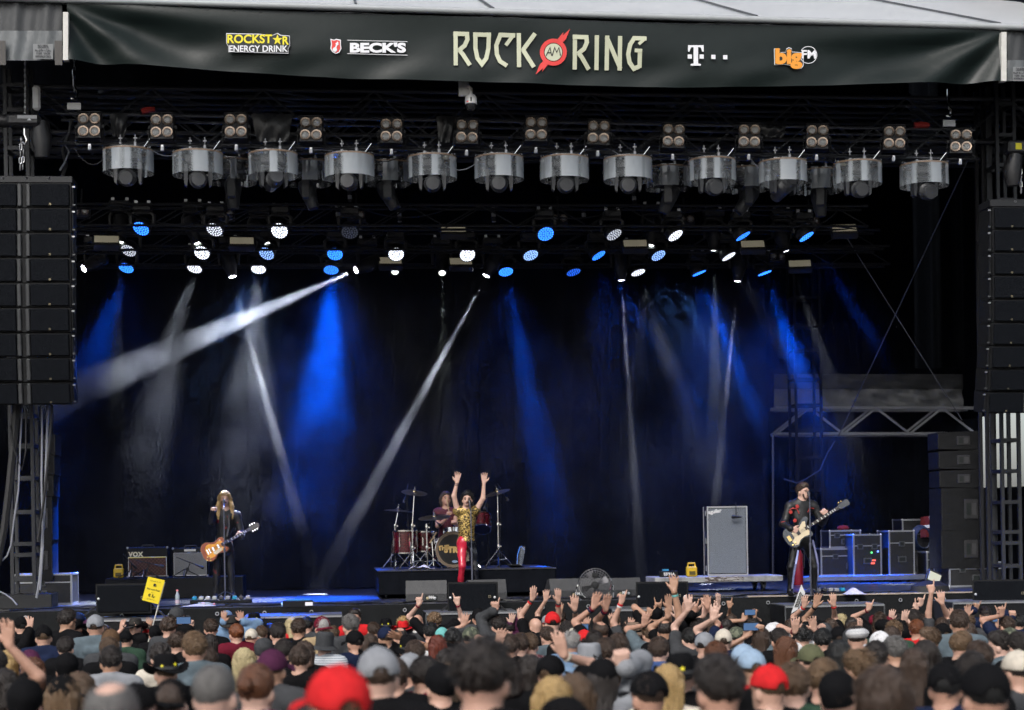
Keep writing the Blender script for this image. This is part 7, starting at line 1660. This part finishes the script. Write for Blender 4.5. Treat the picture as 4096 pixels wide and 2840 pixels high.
    # heads of shared bodies look straight ahead; hair and hats follow the same small tilt
    Rh = R if arms else np.eye(3); hh = hc
    if hk in ('short', 'buzz', 'bald', 'curly', 'long', 'wavy', 'mid', 'bun', 'pony', 'braid', 'spiky', 'tuft'): hair_obj(hk, hc, body, loc, Rh, i)
    elif hk != 'none':
        hat_obj(hk, hc, body, loc, Rh if arms else R, pi if hk == 'capb' else 0.0); h2 = (hair or 'buzz:'+rs.choice(['brown', 'dark', 'light', 'black'])).split(':'); hair_obj(h2[0], h2[1], body, loc, Rh, i)
    if opt.get('band'):
        sd = 'l' if hands['l'][0] != 'relax' else 'r'
        for sd in ('l', 'r'):
            if hands[sd][0] == 'relax': continue
            e, W = Pj['e'+sd], Pj['w'+sd]
            for k, cc_ in enumerate(opt['band'].split('+')):
                o = MB().lathe([(.0305, -.009), (.034, -.007), (.034, .007), (.0305, .009)], 12).build('wristband', fab(cc_), body, smooth=True); o.location = Vector((W+(e-W)*(.10+.09*k)).tolist()); o.rotation_mode = 'QUATERNION'; o.rotation_quaternion = Vector((W-e).tolist()).to_track_quat('Z', 'Y'); o.scale = (1.05, 1.05, 1.2)
            if opt.get('one'): break
    if opt.get('scarf'): o = MB().lathe([(.055, -.03), (.085, -.02), (.09, .01), (.07, .035), (.055, .03)], 16, Matrix.Translation((0, -.005, 1.49)) @ Matrix.Scale(1.15, 4, (1, 0, 0))).build('scarf', fab(opt['scarf']), body, smooth=True)
    if opt.get('glasses'):
        T = lambda q: Vector((V3(hd)+Rh @ V3(q)).tolist()); MB().tube([T((-.079, 0, -.012)), T((-.07, .08, -.012)), T((0, .112, -.012)), T((.07, .08, -.012)), T((.079, 0, -.012))], .004, 5).build('glasses', CBL, body)
    ds = HDESC[hk]; ds = (ds % CN.get(hc, hc)) if '%s' in ds else ds
    pose_w = ''
    if arms:
        n = len(arms.split(',')); k0 = arms.split(':')[0]; pose_w = {'point': 'pointing a finger up', 'fist': 'raising a fist', 'horns': 'raising spread fingers', 'open': 'raising a hand', 'flat': 'stretching an arm sideways', 'grip': 'holding a phone up'}[k0] if n == 1 else ('holding a phone up' if k0 == 'grip' else 'raising both arms')
    tw = 'striped shirt' if tc == 'striped' else 'plaid shirt' if tc == 'plaid' else CN.get(tc, tc)+' '+({'hood': 'hoodie', 'coat': 'jacket'}.get(bk, 'top'))
    PEOPLE.append(dict(o=body, px=px, py=py, D=D, key=('person with '+ds+' in '+tw+(' '+pose_w if pose_w else '')), anchor=opt.get('a', '').replace('_', ' '), hat=ds, pose=pose_w, s=s, Pj=Pj, yaw=yaw, feet=feet, arms=arms))
    return PEOPLE[-1]
CROWD = """A 545 290 130 short:dark black yaw=-40 hy=-45 glasses=1 arms=|A 665 312 95 cap:navy black|A 640 362 150 cowboy:black dgrey.coat|A 805 332 145 cap:grey slate.hood a=light_grey_cap|A 1130 357 150 cowboy:leather black arms=open:1012:410,open:1112:440|A 180 348 120 cap:black black.coat arms=open:250:395|A 375 417 150 cap:black navy.hood|A 625 477 195 fedora:grey blue a=grey_fedora_hat|A 880 422 125 curly:brown black|A 925 452 165 cap:brown dgrey.coat|A 930 525 170 short:light black.coat|A 1060 462 130 cap:black green.coat|A 915 600 200 short:dark grey.hood scarf=green a=green_scarf|A 1310 437 150 cowboy:black denim.coat|A 1410 347 140 curly:brown dgrey|A 1480 267 120 cap:dgrey black arms=grip:1500:390,grip:1575:390 a=phone-filming_grey_cap|A 1250 392 100 short:brown red.coat arms=open:1238:400 a=raised_red_sleeve|A 1300 418 120 beanie:black black|A 1490 470 150 tuft:brown black|A 1630 480 210 short:sand slate.hood|A 1350 562 180 curly:dark cream|A 1390 652 330 cowboy:black black|A 1762 370 120 short:brown black|A 1940 332 200 cowboy:leather denim.coat arms=open:1870:340,open:2025:340 a=wide_leather_hat|A 2130 312 130 cowboy:black black|A 1980 415 135 bun:ginger maroon.big a=maroon_shirt|A 2110 447 112 cap:cream red|A 2190 427 100 short:light black|A 2270 407 95 short:dark purple|A 2195 522 150 beanie:dgrey dgrey.hood|A 2060 622 170 wavy:bleach slate.slim|A 255 622 170 cap:purple black|A 275 702 200 long:copper black.slim|A 180 862 340 beanie:black black|A 500 832 280 cap:black/mid:sand dgrey|A 870 905 480 bald:grey red.big a=balding_man_in_red|A 1440 872 300 capb:black navy|A 1790 762 370 buzz:grey dgrey a=cropped_grey_head|A 2130 762 340 bun:copper plaid|A 75 642 115 long:blond black.slim|A 745 372 95 cap:purple black|A 560 520 150 short:dark black|A 1760 502 105 long:dark black.slim|A 1745 602 100 short:brown dgrey|A 560 642 110 beanie:black black.hood|A -70 640 250 short:dark black arms=open:75:470:-.3 skin=1|A 30 800 230 mid:dark black|A 690 830 220 long:light dgrey.slim|A 1130 905 250 cap:black black
B 225 402 140 short:dark black|B 345 362 112 wavy:bleach red.slim|B 415 367 132 short:brown black|B 480 352 85 short:black dgrey|B 600 347 140 capb:maroon/buzz:silver tan.coat a=maroon_cap|B 840 332 140 short:grey dgrey.coat yaw=20 glasses=1|B 1035 397 115 short:brown black|B 1130 362 130 cowboy:black black|B 1275 377 225 straw:red black a=red_straw_hat|B 1290 347 108 spiky:blond black|B 1400 332 92 none dgrey scarf=white|B 1540 307 125 curly:sand black arms=point:1412:195,point:1737:190 skin=2 band=maroon|B 1500 402 130 short:black navy|B 1620 437 104 cap:teal white|B 1690 442 160 curly:black dgrey|B 1915 277 120 cap:black/buzz:ginger dgrey scarf=red arms=open:1785:365|B 2080 342 130 short:dark dgrey.coat arms=point:2048:235 band=green+black|B 1560 512 160 mid:red black.slim a=red_bob|B 1265 442 130 bald:dark black|B 1135 432 150 cap:navy black|B 875 462 160 cap:black navy|B 620 482 255 bucket:dgrey striped.big a=striped_shirt|B 285 542 140 short:dark black.hood|B 400 592 120 short:brown black|B 170 617 262 cap:purple dgrey|B 780 752 540 cap:red red a=largest_red_cap|B 1090 602 370 cap:grey black.coat a=largest_grey_cap|B 1325 652 170 cap:grey dgrey|B 1050 562 160 cowboy:black navy|B 1850 432 152 cap:camo black arms=flat:1175:505:-.2 skin=4 a=outstretched_arm|B 1680 612 124 curly:dark plaid|B 1570 732 180 beanie:black black|B 1660 762 225 wavy:sand black.coat|B 1960 505 480 tuft:dark black a=largest_dark_head|B 1390 552 130 short:brown plaid|B 2170 502 105 short:brown black arms=open:2070:500|B 2260 492 108 short:brown plaid|B 1330 500 95 cowboy:black dgrey|B 1450 690 150 short:dark maroon|B 470 560 110 mid:brown black.slim|B 990 500 100 long:brown black.slim|B 700 430 95 short:light denim.coat|B 1230 700 120 short:brown black|B 885 280 84 short:dark red yaw=180 glasses=1 a=guard_in_red
C 295 362 108 none black arms=open:268:145,open:487:165 band=dgrey+red skin=0|C 425 307 138 cap:red black|C 395 335 72 cap:grey black arms=open:380:165|C 565 387 140 short:dark black arms=open:624:225 band=dgrey|C 840 390 140 bald:brown black arms=open:782:200,open:884:218 band=maroon+navy|C 1120 392 250 cowboy:taupe dgrey arms=point:1012:170 band=red+white a=brown_leather_hat|C 1305 250 120 beanie:black black arms=point:1238:285,horns:1325:235|C 1385 382 140 bald:dark black.big arms=open:1455:60:-.1 band=brown+teal a=highest_raised_hand|C 1440 425 110 short:brown black arms=fist:1400:290,open:1415:215|C 1545 395 150 cowboy:red black arms=open:1545:265 band=brown|C 1660 367 150 short:dark black.coat arms=point:1612:250 band=red|C 1762 402 115 short:brown maroon arms=open:1822:205,open:1700:285 skin=2|C 1725 330 90 short:dark black arms=point:1697:200|C 1940 332 100 long:brown black.slim arms=point:1922:225|C 2110 342 120 curly:dark black arms=grip:2035:330,grip:2130:300|C 2185 452 140 long:brown slate.slim arms=grip:2050:450,grip:2170:420|C 2275 400 110 cap:white black|C 2000 432 100 cap:camo dgrey|C 1868 450 125 cap:cream navy arms=open:1780:300 skin=2|C 1725 477 152 cap:grey black a=red_cowboy_hat|C 1320 522 142 short:brown blue.hood|C 1002 492 162 short:brown maroon|C 870 530 140 short:brown dgrey|C 735 577 195 bucket:grey/long:black black|C 850 692 170 beanie:black/long:dark grey.hood arms=fist:1030:650 a=raised_grey_fist|C 420 667 152 cap:black black arms=open:537:560 band=cream|C 580 462 150 tuft:silver denim.coat|C 395 437 132 short:brown slate.hood|C 255 492 140 short:light plaid|C 78 502 100 short:dark dgrey|C 165 492 105 short:brown black|C 230 682 220 long:dark black.slim|C 400 872 270 long:blond dgrey.slim a=long_blond_hair|C 600 842 175 long:light black.slim|C 530 1002 290 beanie:black black|C 1245 802 290 cap:black dgrey |C 1385 762 222 long:blond cream.slim|C 1510 647 195 cowboy:black black|C 1810 562 182 short:copper dgrey|C 1830 682 420 short:dark black |C 2055 577 210 cap:lblue navy|C 705 457 64 cap:red black|C 780 470 88 short:dark black|C 1160 322 90 short:brown black arms=open:1185:410|C 655 450 85 bucket:cream dgrey|C 1890 372 92 braid:dark white.slim|C 60 700 170 mid:dark black|C 1080 700 100 short:brown black|C 960 330 70 short:light black arms=open:950:360|C 1080 380 70 short:dark black arms=open:1085:400|C 500 300 60 short:brown black arms=open:502:270|C 705 400 60 short:brown black arms=open:715:390|C 1480 432 95 short:dark maroon arms=open:1500:300|C 1590 445 92 short:black dgrey arms=open:1572:225 skin=2|C 1640 412 88 mid:brown navy.slim arms=open:1738:215|C 70 385 92 short:dark purple.coat arms=open:92:360,open:165:318 skin=2|C 1250 420 90 short:light slate arms=open:1200:360
D 95 447 142 mid:brown slate|D 230 450 142 short:dark black|D 210 395 112 cap:white dgrey|D 445 410 132 curly:black white arms=open:376:410,open:541:395 band=maroon skin=0|D 330 372 112 short:brown black|D 462 342 122 curly:brown navy arms=open:452:215 band=red+white a=handwritten_sign|D 590 380 100 cap:black black arms=open:548:200 skin=3 band=black|D 680 372 104 mid:brown black arms=open:702:200 band=red|D 757 330 122 spiky:bleach black|D 628 397 114 beanie:dgrey dgrey|D 620 452 150 short:black black.big|D 742 432 122 cap:black teal|D 845 362 100 long:dark black.slim|D 905 452 215 flat:plaid tan|D 1090 472 134 cap:white white|D 1092 312 122 spiky:brown black arms=point:992:240 band=maroon|D 1085 370 120 mid:brown black|D 1215 372 122 tuft:sand green|D 1372 292 132 short:dark black.coat yaw=30 glasses=1 arms=open:1283:345|D 1412 377 132 short:ginger red a=ginger-haired_man|D 1610 362 122 short:brown dgrey arms=point:1522:90,open:1612:180 skin=0|D 1765 297 162 short:brown slate.coat|D 1620 402 112 cap:black navy.coat|D 1525 442 132 short:light black yaw=75|D 1760 477 192 short:sand black yaw=-60 a=sandy-haired_profile|D 2098 472 192 short:dark slate.coat yaw=60|D 1975 265 104 short:dark navy.coat arms=point:1892:245 band=red|D 1990 332 112 short:brown dgrey arms=horns:2112:290,grip:2075:375 band=purple|D 2182 440 108 cap:camo black|D 2255 330 90 short:black navy.coat arms=fist:2200:310|D 285 530 232 wavy:copper dgrey.slim yaw=-30|D 490 577 150 cap:olive black|D 175 752 332 cap:red black a=red_mesh_cap|D 385 747 242 short:light green|D 610 712 262 short:sand black|D 900 607 272 tuft:sand dgrey|D 755 560 110 long:black black.slim|D 1230 517 182 short:grey black|D 1070 562 112 short:dark white|D 1380 627 195 long:brown black.slim|D 760 792 300 beanie:black black|D 1150 792 520 wavy:brown dgrey.slim a=largest_brown_head|D 1660 732 242 cap:black navy|D 1860 652 182 short:dark black|D 2000 735 440 cap:black black a=largest_black_cap|D 2230 632 205 cap:cream dgrey|D 2265 482 100 short:dark black|D 1200 442 150 mid:brown black|D 850 440 104 beanie:dgrey navy|D 1440 332 80 short:brown black arms=point:1432:200,horns:1398:240 band=navy skin=2|D 1830 400 110 long:brown olive.slim|D 1950 560 150 short:brown dgrey|D 30 620 150 cap:lblue black|D 1480 560 120 mid:dark tan.slim|D 1730 330 60 short:brown black arms=open:1705:320|D 1830 330 60 short:light black arms=open:1825:290|D 2160 350 70 short:brown navy arms=point:2110:280|D 880 402 92 short:brown green arms=open:915:420|D 1250 330 84 short:dark maroon.coat arms=open:1180:330"""
for line in CROWD.split('\n'):
    for spec in line.strip().split('|'):
        spec = spec.strip()
        if not spec: continue
        if spec[0] in 'ABCD' and spec[1] == ' ': row = spec[0]
        person(spec.replace('arms= ', '').replace('arms=|', '') if not spec.endswith('arms=') else spec[:-5])
# every label singles one person out: add the nearest distinctive neighbour where looks repeat
from collections import Counter
cnt = Counter(q['key'] for q in PEOPLE); used = set(); anch = [q for q in PEOPLE if q['anchor']]
for q in PEOPLE:
    lab = q['key']
    if cnt[lab] > 1 or lab in used or len(lab.split()) > 16:
        found = None
        for b_ in sorted((a for a in anch if a is not q), key=lambda a: (a['px']-q['px'])**2+4*(a['py']-q['py'])**2)[:14]:
            rel = 'nearer than' if q['D'] < b_['D']*.8 else 'beyond' if q['D'] > b_['D']*1.25 else 'just left of' if False else 'beside'
            for base in (q['key'], 'person with '+q['hat']+(' '+q['pose'] if q['pose'] else ''), 'person with '+q['hat']):
                cand = base+', '+rel+' the '+b_['anchor']
                if cand not in used and len(cand.split()) <= 16: found = cand; break
            if found: break
        lab = found or lab
    used.add(lab); tag(q['o'], lab, 'person', 'people in the crowd')
# things held: phones, the yellow beer sign, the handwritten sign
PHN = mat('phone_black', (.012, .012, .014), .2, var=0); SCRN = mat('phone_screen', (.02, .03, .05), .1, var=0, emit=(.15, .3, .6), estr=.35)
for k, (c, x, y, lbl) in enumerate((('A', 1537, 380, 'dark red-edged phone filming the stage from under a grey cap'), ('C', 2092, 312, 'phone held sideways in front of dark curly hair'), ('C', 2100, 432, 'larger phone held sideways by a long-haired fan'), ('D', 2030, 368, 'pale phone held sideways towards the bass end'), ('C', 680, 440, 'small phone held sideways between raised hands'))):
    px, py = cpx(c, x, y); near = min(PEOPLE, key=lambda q: (q['px']-px)**2+(q['py']-py)**2); pt = P(px, py, near['feet'].y-.08)
    t = empty('phone', pt, (radians(8), 0, 0)); tag(t, lbl, 'phone'); MB().box((0, 0, 0), (.155, .010, .078), bev=.004).build('case', PHN if k != 3 else mat('phone_pale', (.4, .42, .38), .3), t); block('screen', (0, -.0056, 0), (.140, .0012, .068), SCRN, t)
ys0 = -3.3
def sp(x, y): return P(x/2.0927/4, (2300+y/2.0927)/4, ys0)
q0 = [sp(1240, 13), sp(1380, 45), sp(1325, 245), sp(1188, 210)]
t = empty('beer_sign', sp(1285, 415)); tag(t, 'yellow beer price sign on a thin white stick above the crowd', 'sign'); o0 = t.location.copy()
b = MB(); b.add([p-o0 for p in q0]+[p-o0+Vector((0, .012, 0)) for p in q0], [(0, 1, 2, 3), (7, 6, 5, 4), (0, 4, 5, 1), (1, 5, 6, 2), (2, 6, 7, 3), (3, 7, 4, 0)]); b.build('card', mat('sign_yellow', (.80, .62, .012), .6, var=.03), t)
rod('stick', sp(1378, 60)-o0+Vector((0, .02, 0)), sp(1240, 560)-o0+Vector((0, .02, 0)), .008, mat('stick_white', (.6, .58, .52), .6), t)
ux = (q0[1]-q0[0]).normalized(); uz = (q0[0]-q0[3]).normalized(); INK = mat('sign_ink', (.02, .018, .01), .7, var=0)
for tx, fy, sz, bd_k in (('Rucksack Nr. 45', .15, .021, .0), ('Bier vom Fass!', .50, .029, .0006), ('0,5 l', .62, .02, .0), ('\u20ac 5,-', .78, .05, .0015), ('zzgl. Pfand \u20ac 2,-', .90, .018, .0)):
    pc = q0[0].lerp(q0[3], fy).lerp(q0[1].lerp(q0[2], fy), .5)-o0; M_ = Matrix(((ux.x, 0, uz.x, pc.x), (ux.y, -1, uz.y, pc.y-.006), (ux.z, 0, uz.z, pc.z), (0, 0, 0, 1)))
    lettering('lettering', tx, sz, INK, t, M_, bold=bd_k)
pc = q0[0].lerp(q0[3], .28).lerp(q0[1].lerp(q0[2], .28), .5)-o0; Mg = Matrix(((ux.x, 0, uz.x, pc.x), (ux.y, -1, uz.y, pc.y-.006), (ux.z, 0, uz.z, pc.z), (0, 0, 0, 1)))
b = MB(); b.add([Mg @ Vector(p) for p in ((-.017, 0, .018), (.015, 0, .018), (.013, 0, -.018), (-.015, 0, -.018))], [(0, 1, 2, 3)]); b.build('mug_drawing', INK, t); MB().tube([Mg @ Vector(p) for p in ((.015, 0, .012), (.026, 0, .006), (.024, 0, -.01), (.014, 0, -.012))], .002, 5).build('mug_drawing', INK, t)
def sd_(x, y): return P((3000+x/2.1004)/4, (2300+y/2.1004)/4, -2.6)
q0 = [sd_(432, 80), sd_(465, 150), sd_(400, 290), sd_(345, 325)]; t = empty('paper_sign', q0[3]); tag(t, 'white handwritten cardboard sign held sideways below the bass player', 'sign'); o0 = t.location.copy()
b = MB(); b.add([p-o0 for p in q0]+[p-o0+Vector((0, .008, 0)) for p in q0], [(0, 1, 2, 3), (7, 6, 5, 4), (0, 4, 5, 1), (1, 5, 6, 2), (2, 6, 7, 3), (3, 7, 4, 0)]); b.build('card', mat('card_white', (.62, .62, .62), .7, var=.08), t)
for k in range(3):
    pts = [q0[0].lerp(q0[3], .2+.6*j/14).lerp(q0[1].lerp(q0[2], .2+.6*j/14), .25+.25*k+.08*sin(j*2.4+k))-o0+Vector((0, -.006, 0)) for j in range(15)]; MB().tube(pts, .006, 4).build('handwriting', INK, t)
# ------------------------------------------------------------------ stage smoke: drifting, uneven, lit only by the lamps and daylight
SX0, SX1, SY0, SY1, SZ0, SZ1 = -9.6, 8.6, 1.1, 6.45, FZ+.05, 8.6
sm = MB().box(((SX0+SX1)/2, (SY0+SY1)/2, (SZ0+SZ1)/2), (SX1-SX0, SY1-SY0, SZ1-SZ0))
m = bpy.data.materials.new('stage_smoke'); m.use_nodes = True; nt = m.node_tree; nt.nodes.clear(); L = nt.links.new
out = nt.nodes.new('ShaderNodeOutputMaterial'); pv = nt.nodes.new('ShaderNodeVolumePrincipled'); L(pv.outputs[0], out.inputs['Volume'])
pv.inputs['Color'].default_value = (.93, .95, 1, 1); pv.inputs['Anisotropy'].default_value = 0.15
tc = nt.nodes.new('ShaderNodeTexCoord'); sp_ = nt.nodes.new('ShaderNodeSeparateXYZ'); L(tc.outputs['Object'], sp_.inputs[0])
def mth(op, a, b=None, c=None):
    n = nt.nodes.new('ShaderNodeMath'); n.operation = op
    for i, v in enumerate((a, b, c)):
        if v is None: continue
        if isinstance(v, (int, float)): n.inputs[i].default_value = v
        else: L(v, n.inputs[i])
    return n.outputs[0]
def rng(v, a, b, c, d, smooth=True):
    n = nt.nodes.new('ShaderNodeMapRange'); n.interpolation_type = 'SMOOTHSTEP' if smooth else 'LINEAR'
    L(v, n.inputs[0]); n.inputs[1].default_value = a; n.inputs[2].default_value = b; n.inputs[3].default_value = c; n.inputs[4].default_value = d; return n.outputs[0]
n1 = nt.nodes.new('ShaderNodeTexNoise'); n1.inputs['Scale'].default_value = .75; n1.inputs['Detail'].default_value = 5; n1.inputs['Roughness'].default_value = .55
mp = nt.nodes.new('ShaderNodeMapping'); mp.inputs['Location'].default_value = (1.7, 0.4, 2.3); mp.inputs['Scale'].default_value = (1, 1, .8); L(tc.outputs['Object'], mp.inputs[0]); L(mp.outputs[0], n1.inputs['Vector'])
puff = rng(n1.outputs[0], .43, .63, 0.0, SMOKE_MAX)
den = mth('ADD', puff, SMOKE_BASE)
x, y, z = sp_.outputs
side = rng(x, SX1-3.5, SX1-.2, 1, 0); top = rng(z, 6.2, 7.7, 1, .12); thick = mth('MULTIPLY', mth('MULTIPLY', rng(x, -6, 5, 1.25, .8, False), rng(x, -6.9, -3.9, .04, 1)), mth('MULTIPLY', rng(y, 1.6, 4.4, .08, 1), rng(z, FZ+.1, FZ+3.2, .12, 1)))
den = mth('MULTIPLY', mth('MULTIPLY', den, side), mth('MULTIPLY', top, thick))
L(den, pv.inputs['Density'])
m.cycles.volume_sampling = 'MULTIPLE_IMPORTANCE'
so = sm.build('stage_smoke', m); tag(so, kind='stuff')
